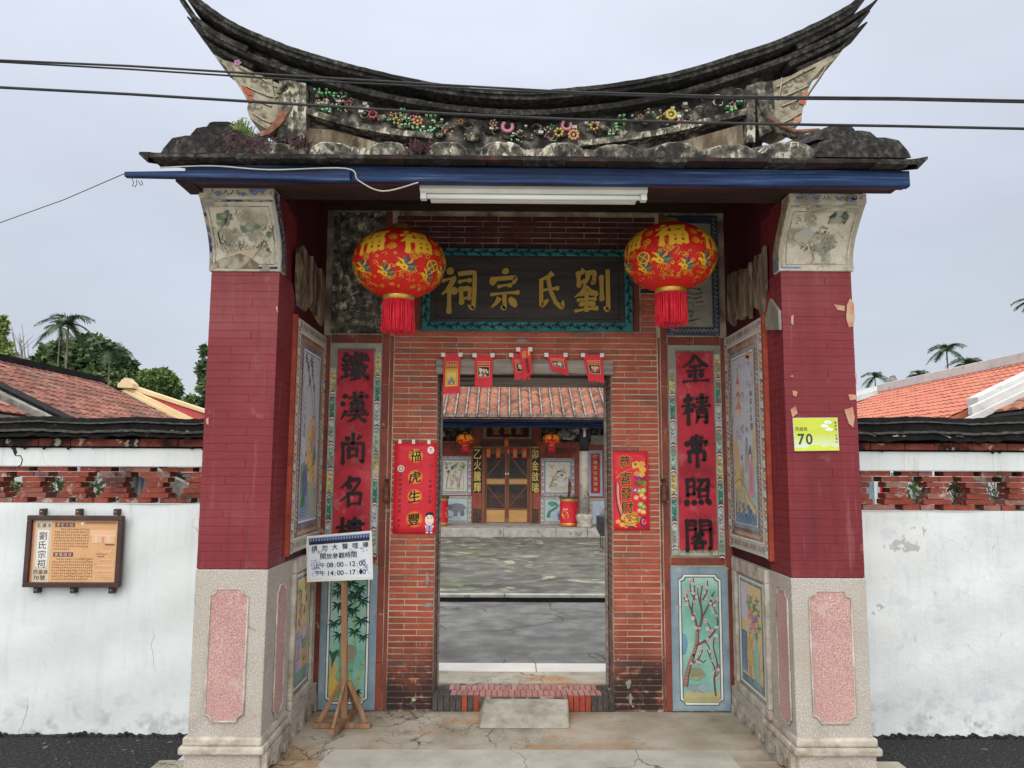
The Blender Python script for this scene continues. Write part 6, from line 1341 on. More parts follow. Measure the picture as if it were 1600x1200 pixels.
A.layer = 2; A.rect(92,16,132,24,C(236,190,150)); A.layer = 3; A.frame(92,16,132,24,.6,pk); A.rect(94,24,130,36,C(236,200,166)); A.layer = 4
for x in (96,101,106,111,116,121,126): A.frame(x-1.5,25,x+2,35,.5,pk if x % 2 else C(210,150,120))
A.rect(110,26,114,36,C(220,150,100)); A.rect(116,38,131,39.6,tc_)
for k in range(6): tiny(103+k*3.1, 53); 
for k in range(4): tiny(105+k*3.1, 57)
for (x0_,y0_,w_,h_) in ((110,48,18,2),(113,51,12,2),(108,62,22,10),(100,72,32,8),(102,80,30,6),(102,88,30,9)): A.frame(x0_,y0_,x0_+w_,y0_+h_,.7,pk)
for k in range(16): x, y = random.uniform(64,126), random.uniform(40,94); A.layer = 1; A.strip([(x+5*cos(t*.6),y+4*sin(t*.6)) for t in range(8)], [.5]*8, C(206,140,94))
A.build('print', K_['print'], ib, rect_fn(A, x0+t, x1-t, IY+.011, z0+t, z1-t))

# ------------------------------------------------------------------ overhead cables
def cable(pts, Y, r, label, hang=0):
    q = []
    for (x, y) in pts: p = at(x, y, Y); q.append(p)
    m = MB(); d0, d1 = (q[0]-q[1]).normalized(), (q[-1]-q[-2]).normalized()
    q = [q[0]+d0*9]+q+[q[-1]+d1*9]
    m.tube([tuple(p) for p in q], r, 6)
    return obj('overhead_cable', m, K_['wire'], None, label, 'cable', 'cables crossing over the road')
cable([(-40,92.5),(200,103),(480,120),(700,133),(900,144),(1150,151),(1400,153),(1640,158)], 3.1, .0048, 'upper overhead cable, topmost strand crossing the roof ridge')
cable([(-40,94.5),(200,108),(480,126),(700,137),(900,147),(1150,154),(1400,156),(1640,161)], 3.12, .004, 'upper overhead cable, second strand touching just under the topmost one')
cable([(-40,134.5),(200,147),(480,164),(700,178),(900,187),(1150,193),(1400,197),(1640,202)], 3.1, .006, 'thick lower overhead cable crossing in front of the ridge flowers')
m = MB(); p = [at(195,271,3.73), at(100,312,3.9), at(0,348,4.1), at(-120,396,4.3)]
obj('tie_wire', m.tube([tuple(a) for a in p], .0022, 5), K_['wire'], None, 'thin slack wire running down from the tip of the blue eave plank', 'wire')
m = MB(); q = [at(x,y,3.7) for x,y in ((206,279),(209,285),(207,290),(211,292),(214,287),(213,281),(217,284),(220,290),(223,288),(221,282))]
obj('wire_tangle', m.tube([tuple(a) for a in q], .002, 5), K_['wire'], None, 'small tangle of thin wire under the tip of the blue plank', 'wire')

# ------------------------------------------------------------------ boundary walls with open brickwork
BY = 5.06
K_['sootbrick'] = mat('soot_brick', [(.3,C(60,36,32)),(.5,C(112,56,46)),(.7,C(146,82,66))], 7, rough=.9, bump=.8, rnd=.4, rndcols=[(0,C(40,30,28)),(.6,C(128,62,50)),(1,C(92,50,42))], layers=[dict(col=C(24,22,21), scale=5, lo=.46, hi=.54, amt=.9), dict(col=C(196,184,160), scale=12, lo=.6, hi=.64, amt=.6)])
K_['lip'] = mat('coping_edge', [(.3,C(36,35,33)),(.6,C(76,74,68)),(.8,C(120,116,106))], 30, 8, rough=.9, bump=.8)
def boundary(sgn):
    left = sgn < 0
    pxm = 150 if left else 1480
    Z = lambda py: at(pxm, py, BY).z
    if left: ys_ = dict(top=652, cap1=661, cap2=674, cap3=683, brick=700, band=729, lat=786)
    else: ys_ = dict(top=652, cap1=662, cap2=677, cap3=690, brick=706, band=736, lat=798)
    X0, X1 = (-4.6, -1.66) if left else (1.952, 4.9)
    t = thing('boundary_wall', ((X0+X1)/2, BY+.12, ZR), ('smooth' if left else 'rough flaking')+' whitewashed wall with open brickwork and black coping beside the '+('information board' if left else 'number plate pillar'), 'wall')
    zl = Z(ys_['lat']); zbn = Z(ys_['band']); zb_ = Z(ys_['brick'])
    obj('wall_body', MB().grid(lambda u, v: (X0+(X1-X0)*u, BY+.004*sin(u*31+v*9)+.005*sin(u*13-v*21), ZR+(zl-ZR)*v), 60, 30).box(X0, X1, BY+.03, BY+.22, ZR, zl-.002).box(X0, X1, BY-.004, BY+.031, zl-.004, zl), K_['whitewall' if left else 'roughwhite'], t)
    obj('white_band', MB().box(X0, X1, BY-.006, BY+.22, zbn, zb_), K_['whitewall'], t, bevel=.006)
    # open brickwork
    rows = 7; h = (zbn-zl)/rows; per = .27; ox = at((80/4.85) if left else 1320+660/5.714, 760, BY).x
    hole = [.05, .075, .1, .135, .1, .06, .05]; hole = [.066,.066,.125,.155,.125,.075,.06]
    k0 = int(math.ceil((X0-ox)/per)); n = int((X1-X0)/per)+2
    for r in range(rows):
        zz = zbn-(r+1)*h
        offs = per/2 if r in (0, 6) else 0
        for k in range(k0-1, k0+n):
            a = ox+k*per+offs+hole[r]/2; b = ox+(k+1)*per+offs-hole[r]/2
            jx = random.uniform(-.008,.008); a, b = max(a+jx, X0), min(b+jx, X1)
            if b-a < .03: continue
            if b-a > .2 and (r+k) % 2: parts = [(a, a+(b-a)*.55-.003), (a+(b-a)*.55+.003, b)]
            else: parts = [(a, b)]
            for p, q in parts:
                o = obj('brick', brick_mesh2(q-p, h-.004), None, t, loc=((p+q)/2, BY+.012+random.uniform(-.006,.006), zz+h/2))
    # corbelled brick course and weathered coping
    x = X0
    while x < X1-.05:
        l = random.uniform(.2,.26); zz0 = Z(ys_['brick'])+.003; zz1 = Z(ys_['cap3'])-.004
        obj('corbel_brick', MB().box(x+.002, min(x+l-.004, X1), BY-.03-random.uniform(0,.012), BY+.2, zz0+.008, zz1-.008+random.uniform(-.006,.002)), K_['sootbrick'], t); x += l
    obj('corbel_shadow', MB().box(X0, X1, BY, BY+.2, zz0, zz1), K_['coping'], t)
    def course(za, zb__, proj, jag, nm, m='coping', nx=90):
        mb = MB(); vs = []
        for i in range(nx+1):
            x = X0+(X1-X0)*i/nx; j = random.uniform(-jag, jag); j2 = random.uniform(-jag, jag); w_ = .006*sin(i*.31)
            vs += [(x,BY-proj+j,za+w_+j2),(x,BY+.24+proj,za),(x,BY+.24+proj,zb__+w_),(x,BY-proj+j*.5+.012,zb__+w_+j2)]
        mb.add(vs, [(i*4+k, (i+1)*4+k, (i+1)*4+(k+1) % 4, i*4+(k+1) % 4) for i in range(nx) for k in range(4)]+[(0,1,2,3), tuple(nx*4+k for k in (3,2,1,0))])
        obj(nm, mb, K_[m], t)
    z3, z2, z1, z0 = Z(ys_['cap3']), Z(ys_['cap2']), Z(ys_['cap1']), Z(ys_['top'])
    course(z3, z2-.012, .085, .007, 'coping_tile'); course(z2-.01, z2+.006, .095, .003, 'coping_lip', 'lip'); course(z2+.008, z1-.004, .035, .004, 'coping_course'); course(z1-.003, z1+.008, .045, .002, 'coping_lip', 'lip'); course(z1+.01, z0, .0, .004, 'coping_top')
    dr = MB()
    for i in range(34 if left else 26):
        x = random.uniform(X0, X1); l = random.uniform(.006,.03); dr.prism([(x-.012,0),(x+.012,0),(x+.006,-l*.5),(x,-l)], lambda u,v,d: (u, BY-.034+d, zz0+.012+v), 0, .02)
    obj('hanging_moss', dr, K_['coping'], t, kind='stuff')
    for i in range(14):
        x = random.uniform(X0+.3, X1-.1); a = random.uniform(-.5,.5); l = random.uniform(.03,.08)
        obj('tile_shard', MB().bar((x,BY-.07,z3+.03+random.uniform(0,.02)), (x+l,BY-.07,z3+.03+l*a*.3), .03, .008), K_['mossplaster'], t)
    return t
_b2 = {}
def brick_mesh2(l, h):
    k = (round(l,2), round(h,3))
    if k not in _b2:
        me = MB().box(-k[0]/2, k[0]/2, 0, .11, -h/2, h/2).mesh('brick'); me.materials.append(K_['oldbrick']); _b2[k] = me
    return _b2[k]
wl = boundary(-1); wr = boundary(1)
# crack with soot near the corner of the smooth wall's band
m = MB(); q = [at(x,y,BY-.007) for x,y in ((22,700),(26,706),(24,712),(32,712),(35,718),(33,726),(28,730))]
m2 = [at(x,y,BY-.007) for x,y in ((14,697),(24,699),(27,707),(23,711),(20,703))]
obj('crack', MB().tube([tuple(p) for p in q], .0035, 5).prism([(p.x,p.z) for p in m2], lambda u,v,d: (u,BY-.0065-d,v), 0, .004), K_['blackink'], wl)

# ------------------------------------------------------------------ foliage
def leaves(m, c, r, n, s_, shell=.55, fn=None, droop=0):
    for i in range(n):
        while True:
            x, y, z = (random.uniform(-1,1) for _ in range(3)); d = x*x+y*y+z*z
            if shell*shell < d < 1: break
        p = Vector((c[0]+x*r[0], c[1]+y*r[1], c[2]+z*r[2])); a = Vector((random.uniform(-1,1), random.uniform(-1,1), random.uniform(-.6,.6)-droop)).normalized(); b = a.cross(Vector((random.uniform(-1,1), random.uniform(-1,1), random.uniform(-1,1)))).normalized()
        l = s_*random.uniform(.6,1.3); w_ = l*.32
        m.v += [tuple(p), tuple(p+a*l*.5+b*w_), tuple(p+a*l), tuple(p+a*l*.5-b*w_)]; k = len(m.v); m.f.append((k-4,k-3,k-2,k-1)); m.sm.append(False)
def tree(nm, base, trunk_h, clumps, leaf, n, mt, label, cat='tree', group=None):
    t = thing(nm, base, label, cat, group); m = MB(); b = Vector(base); top = b+Vector((0,0,trunk_h))
    m.tube([b, b+Vector((.1,0,trunk_h*.5)), top], trunk_h*.035+.05, 8, trunk_h*.02+.03)
    for c, r in clumps: m.tube([top-Vector((0,0,trunk_h*.2)), (top+Vector(c))*.5+Vector((0,0,-.2)), Vector(c)], trunk_h*.014+.02, 5, .02)
    obj('trunk', m, K_['bark'], t); m = MB(); tot = sum(r[0]*r[1]+r[2]*r[0] for c, r in clumps)
    for c, r in clumps: leaves(m, c, r, int(n*(r[0]*r[1]+r[2]*r[0])/tot), leaf)
    obj('crown', m, K_[mt], t); return t
def px_clumps(lst, Y, jit=1.2):
    o = []
    for x, y, rx, ry in lst:
        p = at(x, y, Y+random.uniform(-jit,jit)); s_ = Y/FOC; o.append(((p.x,p.y,p.z),(rx*s_, max(rx,ry)*s_*.8, ry*s_)))
    return o
gb = lambda px, Y: (at(px, 700, Y).x, Y, ZR)
tree('broadleaf_tree', gb(135,30), 3.2, px_clumps([(60,578,22,18),(84,565,26,22),(108,556,28,24),(140,552,34,26),(168,564,28,26),(190,582,24,26),(100,590,40,24),(160,596,44,24),(60,600,24,14),(205,604,16,16),(214,612,18,14),(44,600,14,10),(76,548,12,9),(152,540,14,8),(178,552,12,9),(130,572,36,26)], 30), .24, 26000, 'leafdark', 'broad dark leafy tree spreading behind the old clay wing roof')
tree('broadleaf_tree', gb(246,26), 2.4, px_clumps([(232,592,16,12),(250,590,18,12),(262,600,16,14),(240,606,22,12),(272,612,10,12),(300,628,14,8)], 26), .17, 8000, 'leafmid', 'smaller green tree behind the cream gable')
tree('broadleaf_tree', gb(5,24), 2.8, px_clumps([(0,510,9,16),(2,545,14,14),(10,560,12,10),(-14,530,16,24)], 24), .16, 3600, 'leafpale', 'pale leafed tree cut off by the edge above the clay roof')
tree('broadleaf_tree', gb(325,22), 2.4, px_clumps([(318,576,8,14),(320,548,5,10),(322,605,9,14),(318,628,7,8),(330,590,14,30)], 22), .16, 2200, 'leafdark', 'narrow tree peeking out behind the maroon pillar')
def bare_tree(px, Y):
    b = gb(px, Y); t = thing('bare_tree', b, 'leafless twiggy sapling standing between the pale tree and dark tree', 'tree'); m = MB()
    for k in range(9):
        x = px+random.uniform(-16,22); a = at(x, random.uniform(505,550), Y); r0 = at(px+(x-px)*.5, 610, Y); m.tube([tuple(r0), tuple((r0+a)/2+Vector((.1,0,0))), tuple(a)], .025, 4, .006)
        for j in range(3): q = r0.lerp(a, random.uniform(.3,.9)); m.tube([tuple(q), tuple(q+Vector((random.uniform(-.4,.4),0,random.uniform(.2,.5))))], .01, 4, .004)
    m.tube([b, tuple(at(px,612,Y))], .06, 6); obj('trunk', m, K_['bark'], t)
bare_tree(32, 22)
def palm(px, py, Y, s_, label, nf=11, group='palm trees behind the roofs', seed=0, trunk=True):
    s_ *= 1.0; nf += 3; c = at(px, py, Y); b = (c.x, Y, ZR); t = thing('palm_tree', b, label, 'palm tree', group); rnd_ = random.Random(seed+int(px))
    obj('trunk', MB().tube([b, (c.x+.03, Y, c.z*.5), (c.x, Y, c.z-.04*s_)], .05*s_, 7, .036*s_), K_['bark'], t)
    obj('crownshaft', MB().tube([(c.x,Y,c.z-.5*s_),(c.x,Y,c.z)], .045*s_, 7, .03*s_), K_['leafpale'], t)
    for k in range(nf):
        a = 2*pi*k/nf+rnd_.uniform(-.3,.3); up = rnd_.uniform(.6,1.45) if k % 3 else rnd_.uniform(.0,.6); L_ = s_*rnd_.uniform(.9,1.25); pts = []
        for i in range(9):
            u = i/8; pts.append(Vector((c.x+cos(a)*L_*u*cos(up*(1-u*.5)), Y+sin(a)*L_*u*cos(up*(1-u*.5)), c.z+L_*(sin(up)*u*1.15-.95*u*u))))
        m = MB(); m.tube([tuple(p) for p in pts], .014*s_, 4, .004*s_)
        for i in range(1, 9):
            for q in (0,.2,.4,.6,.8):
                p = pts[i-1].lerp(pts[i], q); d = (pts[i]-pts[i-1]).normalized(); sd = d.cross(Vector((0,0,1))).normalized()
                for e_ in (-1, 1):
                    l = s_*.5*sin(pi*min(1,(i-1+q)/8*.8+.15)); tip = p+sd*e_*l*.6+d*l*.7+Vector((0,0,-l*.22+rnd_.uniform(-.08,.08)*s_)); w_ = d*.03*s_
                    m.v += [tuple(p-w_), tuple(p+w_), tuple(tip)]; n_ = len(m.v); m.f.append((n_-3,n_-2,n_-1)); m.sm.append(False)
        obj('frond', m, K_['palmleaf'], t)
palm(107, 506, 24, .62*1.35, 'tall slim palm rising above the dark leafy tree', 9, seed=3)
palm(94, 512, 25, .55, 'small palm crown just behind the tall slim palm', 7, seed=5)
palm(172, 548, 26, .66*1.1, 'shorter palm standing in front of the dark leafy tree', 9, seed=6)
palm(1367, 590, 26, .52, 'small palm closest to the maroon number plate pillar', 8, seed=1)
palm(1437, 588, 26, .52, 'low palm halfway along the orange roof ridge', 9, seed=2)
palm(1479, 548, 26, .66, 'tall thin palm standing highest over the orange roof', 9, seed=3)
palm(1512, 572, 24, .62, 'dense dark palm beside the tall thin one', 11, seed=4)
palm(1532, 576, 25, .62, 'wide dark palm furthest along the ridge', 11, seed=8)
palm(1619, 474, 20, .55, 'palm half cut off by the edge of the view high over the roof', 9, seed=9)

# ------------------------------------------------------------------ wing roofs behind the walls
def atp(px, py, X0, zr, s_):
    d = ray(px, py); t_ = (zr+s_*X0-CAM_H)/(d.z+s_*d.x); return Vector((d.x*t_, d.y*t_, CAM_H+d.z*t_))
def tile_field(nm, X0, zr, s_, w_, y0, y1, du, dv, m, parent, arc=.03):
    """roof slope: ridge along Y at X0, falls towards the courtyard; sgn from s_"""
    sg = 1 if s_ > 0 else -1; mb = MB(); nu = int((y1-y0)/du); nv = int(w_/dv); S = abs(s_)
    for i in range(nu):
        for j in range(nv):
            ya = y0+i*du; xa = j*dv; lift = .009+random.uniform(0,.007); vs = []
            for e_, lf in ((0, 0), (1.12, lift)):
                x = X0+sg*(xa+dv*e_); z = zr-S*(xa+dv*e_)+.0+lf
                for k in range(5): u = k/4; vs.append((x, ya+du*.96*u, z+arc*sin(pi*u)))
            mb.add(vs, [(k, k+1, k+6, k+5) if sg > 0 else (k+5, k+6, k+1, k) for k in range(4)]+[(5,6,7,8,9)])
    return obj(nm, mb, K_[m], parent, kind='stuff')
def slab_roof(X0, zr, s_, w_, y0, y1, parent, m, nm='roof_slab'):
    sg = 1 if s_ > 0 else -1; S = abs(s_)
    return obj(nm, MB().prism([(X0,zr),(X0+sg*w_,zr-S*w_),(X0+sg*w_,zr-S*w_-.08),(X0,zr-.08)], lambda u,v,d: (u,d,v), y0, y1), K_[m], parent)
# near old clay wing
p = at(0,563,9.0); X0, zr = p.x, p.z; S1 = .47
yn = atp(0,606,X0,zr,S1).y; yf = atp(264,650,X0,zr,S1).y
lw = thing('side_wing', (X0+1.4, (yn+yf)/2, ZR), 'low wing with a long faded clay tile roof behind the smooth white wall', 'building')
tile_field('roof_tiles', X0, zr, S1, 3.2, yn, yf, .13, .15, 'wingtile', lw, .018); slab_roof(X0, zr-.01, S1, 3.2, yn, yf, lw, 'darkbrick')
slab_roof(X0, zr-.01, -S1, 2.6, yn, yf, lw, 'wingtile')
obj('ridge', MB().box(X0-.1, X0+.1, yn-.1, yf, zr-.02, zr+.06), K_['coping'], lw)
obj('verge', MB().prism([(X0,zr+.06),(X0+3.2,zr-S1*3.2+.06),(X0+3.2,zr-S1*3.2-.06),(X0,zr-.08)], lambda u,v,d: (u,d,v), yn-.22, yn+.02), K_['coping'], lw)
obj('verge', MB().prism([(X0,zr+.03),(X0+3.2,zr-S1*3.2+.03),(X0+3.2,zr-S1*3.2-.1),(X0,zr-.12)], lambda u,v,d: (u,d,v), yn-.36, yn-.24), K_['mortarlight'], lw)
obj('wall', MB().box(X0-2.2, X0+2.8, yn+.3, yf-.1, ZR, zr-1.5).prism([(X0-2.2,zr-1.5),(X0+2.8,zr-1.5),(X0,zr-.12)], lambda u,v,d: (u,d,v), yn+.3, yf-.1), K_['whitewall'], lw)
X0b = X0-.1; _p = at(30,637,yn-.45); zrb = _p.z+S1*(_p.x-X0b)
lb = thing('side_wing', (X0b+1.4, yn-.9, ZR), 'lower front wing whose reddish tiles just show over the coping at the edge', 'building')
xb = atp(56,650,X0b,zrb,S1).x
tile_field('roof_tiles', X0b, zrb, S1, xb-X0b+.1, yn-1.6, yn-.45, .13, .15, 'wingtile', lb, .018); slab_roof(X0b, zrb-.01, S1, xb-X0b+.1, yn-1.6, yn-.45, lb, 'darkbrick')
obj('wall', MB().box(X0b-1, X0b+2.6, yn-1.4, yn-.1, ZR, zrb-1.25), K_['whitewall'], lb)
# cream gable behind
cg = at(190,600,yf+1.2); g2 = at(322,648,yf+1.2); sg_ = (cg.z-g2.z)/(g2.x-cg.x)
cb = thing('cream_gable_house', (cg.x+1.5, yf+1.3, ZR), 'house with a stepped cream gable end rising behind the clay roof', 'building')
CY_ = yf+1.2
def cpx(nm, P_, dy, d, m):
    q = [at(a,b,CY_+dy) for a,b in P_]; obj(nm, MB().prism([(p.x,p.z) for p in q], lambda u,v,w_: (u,CY_+dy+w_,v), 0, d), K_[m], cb, bevel=.01)
cpx('gable_band', [(194,601),(206,602),(326,642),(326,648),(204,609),(192,608)], .02, .3, 'creamgable')
cpx('pink_roof', [(206,610),(326,648.5),(326,664),(300,664)], .06, .3, 'pinkroof')
cpx('gable_band', [(190,606),(204,607),(318,662),(300,662)], -.02, .25, 'creamgable'); cpx('gable_band', [(188,610),(196,609),(298,662),(284,662)], -.08, .25, 'creamgable'); cpx('gable_band', [(184,614),(190,612),(284,662),(268,662)], -.04, .2, 'creamgable')
c_ = at(199,603,CY_-.05); w2 = .125
obj('gable_ornament', MB().prism([(c_.x-w2,c_.z-.03),(c_.x-w2,c_.z+.04),(c_.x-w2*.7,c_.z+.055),(c_.x-w2*.5,c_.z+.1),(c_.x-w2*.3,c_.z+.1),(c_.x-.03,c_.z+.125),(c_.x+.03,c_.z+.125),(c_.x+w2*.35,c_.z+.1),(c_.x+w2*.55,c_.z+.07),(c_.x+w2*.95,c_.z+.035),(c_.x+w2,c_.z-.04)], lambda u,v,d: (u,CY_-.12+d,v), 0, .2), K_['creamgable'], cb)
obj('wall', MB().prism([(cg.x-.05,ZR),(g2.x+.9,ZR),(g2.x+.9,g2.z-.9*sg_-.42),(cg.x-.05,cg.z-.42)], lambda u,v,d: (u,yf+1.3+d,v), 0, .2), K_['creamgable'], cb)

# new orange roof
p = at(1600,566,9.0); X0, zr = p.x, p.z; S1 = .47
yn = atp(1600,596,X0,zr,-S1).y; yf = atx(1384,622,X0).y
rw = thing('side_wing', (X0-1.4, (yn+yf)/2, ZR), 'wing with a bright new orange tile roof and white ridge', 'building')
tile_field('roof_tiles', X0, zr, -S1, 3.1, yn, yf, .12, .13, 'orangetile', rw, .014); slab_roof(X0, zr-.01, -S1, 3.1, yn, yf, rw, 'orangetile'); slab_roof(X0, zr-.01, S1, 3.1, yn, yf, rw, 'orangetile')
obj('ridge', MB().box(X0-.09, X0+.1, yn-.1, yf+.1, zr-.02, zr+.11), K_['whiteridge'], rw, bevel=.01)
def verge(X0, zr, S1, w_, ya, yb_, th, o_, m, par): 
    return obj('verge', MB().prism([(X0,zr+o_),(X0-w_,zr-S1*w_+o_),(X0-w_,zr-S1*w_+o_-th),(X0,zr+o_-th)], lambda u,v,d: (u,d,v), ya, yb_), K_[m], par, bevel=.008)
wv = X0-atp(1491,646,X0,zr,-S1).x
verge(X0,zr,S1,wv-.12,yn-.16,yn+.04,.09,.10,'whiteridge',rw); verge(X0,zr,S1,wv,yn-.24,yn-.165,.09,.05,'whiteridge',rw); verge(X0,zr,S1,wv+.1,yn-.3,yn-.245,.08,-.03,'whiteridge',rw); verge(X0,zr,S1,wv+.1,yn-.27,yn-.1,.14,-.1,'ridgebody',rw)
obj('wall', MB().box(X0-2.7, X0+2.4, yn-.05, yf-.1, ZR, zr-1.5).prism([(X0-2.7,zr-1.5),(X0+2.4,zr-1.5),(X0,zr-.12)], lambda u,v,d: (u,d,v), yn-.05, yf-.1), K_['whitewall'], rw)
X0b = X0+.1; _p = at(1570,639,yn-.35); zrb = _p.z-S1*(_p.x-X0b)
rb = thing('side_wing', (X0b-1.2, yn-.9, ZR), 'front wing with old dark mottled tiles below the white verge', 'building')
xb = X0b-atp(1532,652,X0b,zrb,-S1).x
tile_field('roof_tiles', X0b, zrb, -S1, xb, yn-1.7, yn-.3, .2, .2, 'oldtile', rb); slab_roof(X0b, zrb-.01, -S1, xb, yn-1.7, yn-.3, rb, 'coping')
obj('wall', MB().box(X0b-2.0, X0b+2, yn-1.5, yn-.3, ZR, zrb-1.2), K_['whitewall'], rb)
# far grey roof
fb = thing('far_house', (at(1370,640,24).x, 24, ZR), 'distant small house with grey ridge and tiny finial beside the pillar', 'building')
def pp(nm, P_, Y, d, m):
    q = [at(a,b,Y) for a,b in P_]; obj(nm, MB().prism([(p.x,p.z) for p in q], lambda u,v,w_: (u,Y+w_,v), 0, d), K_[m], fb)
pp('ridge', [(1330,612),(1398,597),(1402,603),(1330,621)], 24, .3, 'whiteridge'); pp('verge', [(1330,621),(1402,601),(1404,606),(1330,630)], 23.8, .2, 'whiteridge'); pp('roof', [(1330,630),(1402,605),(1404,609),(1330,638)], 23.85, 3, 'orangetile'); pp('wall', [(1330,638),(1404,608),(1410,660),(1330,660)], 23.9, 3, 'whiteridge')
pp('finial', [(1391,600),(1392,594),(1396,590),(1398,586),(1400,590),(1403,594),(1404,600)], 23.9, .3, 'mortarlight'); pp('verge', [(1402,598),(1420,606),(1420,612),(1402,604)], 24, .2, 'whiteridge')

# ------------------------------------------------------------------ what shows through the open brickwork
def yard(label, nm, cat, P_, Y, d, m, parts=None, group=None):
    q = [at(a,b,Y) for a,b in P_]; t = thing(nm, (q[0].x, Y, q[-1].z), label, cat, group)
    return t, q
hb = thing('courtyard_screen', (-4.5, 7.2, ZR), 'plain pale yard wall seen through the open brickwork by the information board', 'wall')
obj('wall', MB().box(at(-60,760,7.4).x, at(300,760,7.4).x, 7.4, 7.5, ZR, 1.7), K_['whitewall'], hb)
obj('window_shutter', MB().box(at(255,760,7.36).x, at(272,760,7.36).x, 7.35, 7.395, .9, 1.62), K_['bluegrey'], hb)
for k in range(5): x = at(256+k*3.4,760,7.33).x; obj('window_bar', MB().box(x, x+.009, 7.33, 7.345, .9, 1.62), K_['white'], hb)
obj('window_shutter', MB().box(at(136,760,7.36).x, at(156,760,7.36).x, 7.35, 7.395, .9, 1.62), K_['bluegrey'], hb)
obj('door_post', MB().box(at(216,760,7.36).x, at(221,760,7.36).x, 7.35, 7.395, ZR, 1.62), K_['palesky'], hb)
A = Art(20, 200); s_ = thing('red_couplet_paper', (at(210,760,7.3).x, 7.38, .9), 'narrow red paper strip on the yard wall seen through the brick lattice', 'paper decoration')
obj('sheet', MB().box(at(206,760,7.38).x, at(213,760,7.38).x, 7.378, 7.384, .85, 1.62), K_['redpaper'], s_)
hb2 = thing('courtyard_screen', (4.2, 7.2, ZR), 'plain pale yard wall seen through the open brickwork beside the number plate pillar', 'wall')
obj('wall', MB().box(at(1345,760,7.4).x, at(1680,760,7.4).x, 7.4, 7.5, ZR, 1.6), K_['whitewall'], hb2)
for a_, b_, mm in ((1345,1363,'bluegrey'),(1364,1369,'white'),(1428,1436,'bluegrey'),(1492,1496,'mortarlight'),(1396,1404,'bluegrey')): obj('window_shutter', MB().box(at(a_,760,7.36).x, at(b_,760,7.36).x, 7.34, 7.395, .8, 1.58), K_[mm], hb2)
s_ = thing('red_couplet_paper', (at(1374,760,7.3).x, 7.38, .9), 'short red paper strip seen through the lattice closest to the number plate pillar', 'paper decoration')
obj('sheet', MB().box(at(1371,760,7.38).x, at(1377,760,7.38).x, 7.33, 7.338, .85, 1.5), K_['redpaper'], s_)
def shrub(px, py, Y, r, label, m='leafmid', n=90):
    c = at(px, py, Y); t = thing('potted_shrub', (c.x, Y, ZR), label, 'shrub', 'shrubs behind the open brickwork'); mb = MB()
    for k in range(6): a = random.uniform(0,6.28); mb.tube([(c.x,Y,ZR+.2),(c.x+.05*cos(a),Y,c.z-.1),(c.x+r*cos(a)*.8,Y+.1*sin(a),c.z+r*random.uniform(0,.9))], .006, 4, .003)
    obj('stem', mb, K_['bark'], t); mb = MB(); leaves(mb, c, (r,r*.8,r), n, .055, .1); obj('foliage', mb, K_[m], t)
for i, (px, py, r, m_) in enumerate(((15,762,.09,'leafpale'),(79,760,.1,'leafmid'),(143,758,.1,'leafpale'),(195,764,.07,'leafmid'),(1436,766,.11,'leafpale'),(1498,768,.09,'leafmid'),(1562,764,.12,'leafmid'))):
    shrub(px, py, 5.62, r, ['leggy pale shrub showing in the outermost lattice opening', 'green shrub in the opening above the information board', 'pale green shrub in the opening beside the board corner', 'small shrub before the red strip', 'white flowered shrub in the opening closest to the number plate', 'low broad leafed shrub in the middle opening past the number plate', 'bushy shrub in the opening closest to the picture edge'][i], m_)

# dry weeds rooted on the roof
def weeds(px, py, w_, h_, n, label, m='purpleweed'):
    c = at(px, py, 3.9); mb = MB()
    for i in range(n):
        x = c.x+random.gauss(0,w_*.4); y = 3.9+random.uniform(-.06,.08); a = random.uniform(-1.1,1.1); l = h_*random.uniform(.4,1)
        p0 = Vector((x,y,c.z)); p1 = p0+Vector((sin(a)*l*.5,random.uniform(-.03,.01),cos(a)*l*.6)); p2 = p0+Vector((sin(a)*l,random.uniform(-.05,0),l*.5*cos(a)))
        for q in (p0,p1): pass
        wv = Vector((.003,0,.001)); k = len(mb.v); mb.v += [tuple(p0-wv),tuple(p0+wv),tuple(p1+wv),tuple(p1-wv),tuple(p2)]; mb.f += [(k,k+1,k+2,k+3),(k+3,k+2,k+4)]; mb.sm += [False]*2
        if i % 2 == 0:
            for j in range(2): s2 = p0.lerp(p2, random.random()); d2 = Vector((random.uniform(-.02,.02),-.005,random.uniform(-.02,.02))); k = len(mb.v); mb.v += [tuple(s2),tuple(s2+d2),tuple(s2+d2+Vector((.006,0,.004)))]; mb.f.append((k,k+1,k+2)); mb.sm.append(False)
    obj('roof_weeds', mb, K_[m], None, label, 'weeds', kind='stuff')
weeds(378, 244, .2, .19, 420, 'thick tuft of dry purple weeds on the eave before the carved end')
weeds(654, 243, .07, .12, 160, 'thin dry weeds between two plastered tile ends')
weeds(468, 232, .08, .1, 120, 'short dry weeds beside the corner post of the ridge')
weeds(380, 208, .06, .1, 70, 'small green sprig growing out of the dry weeds', 'leafpale')

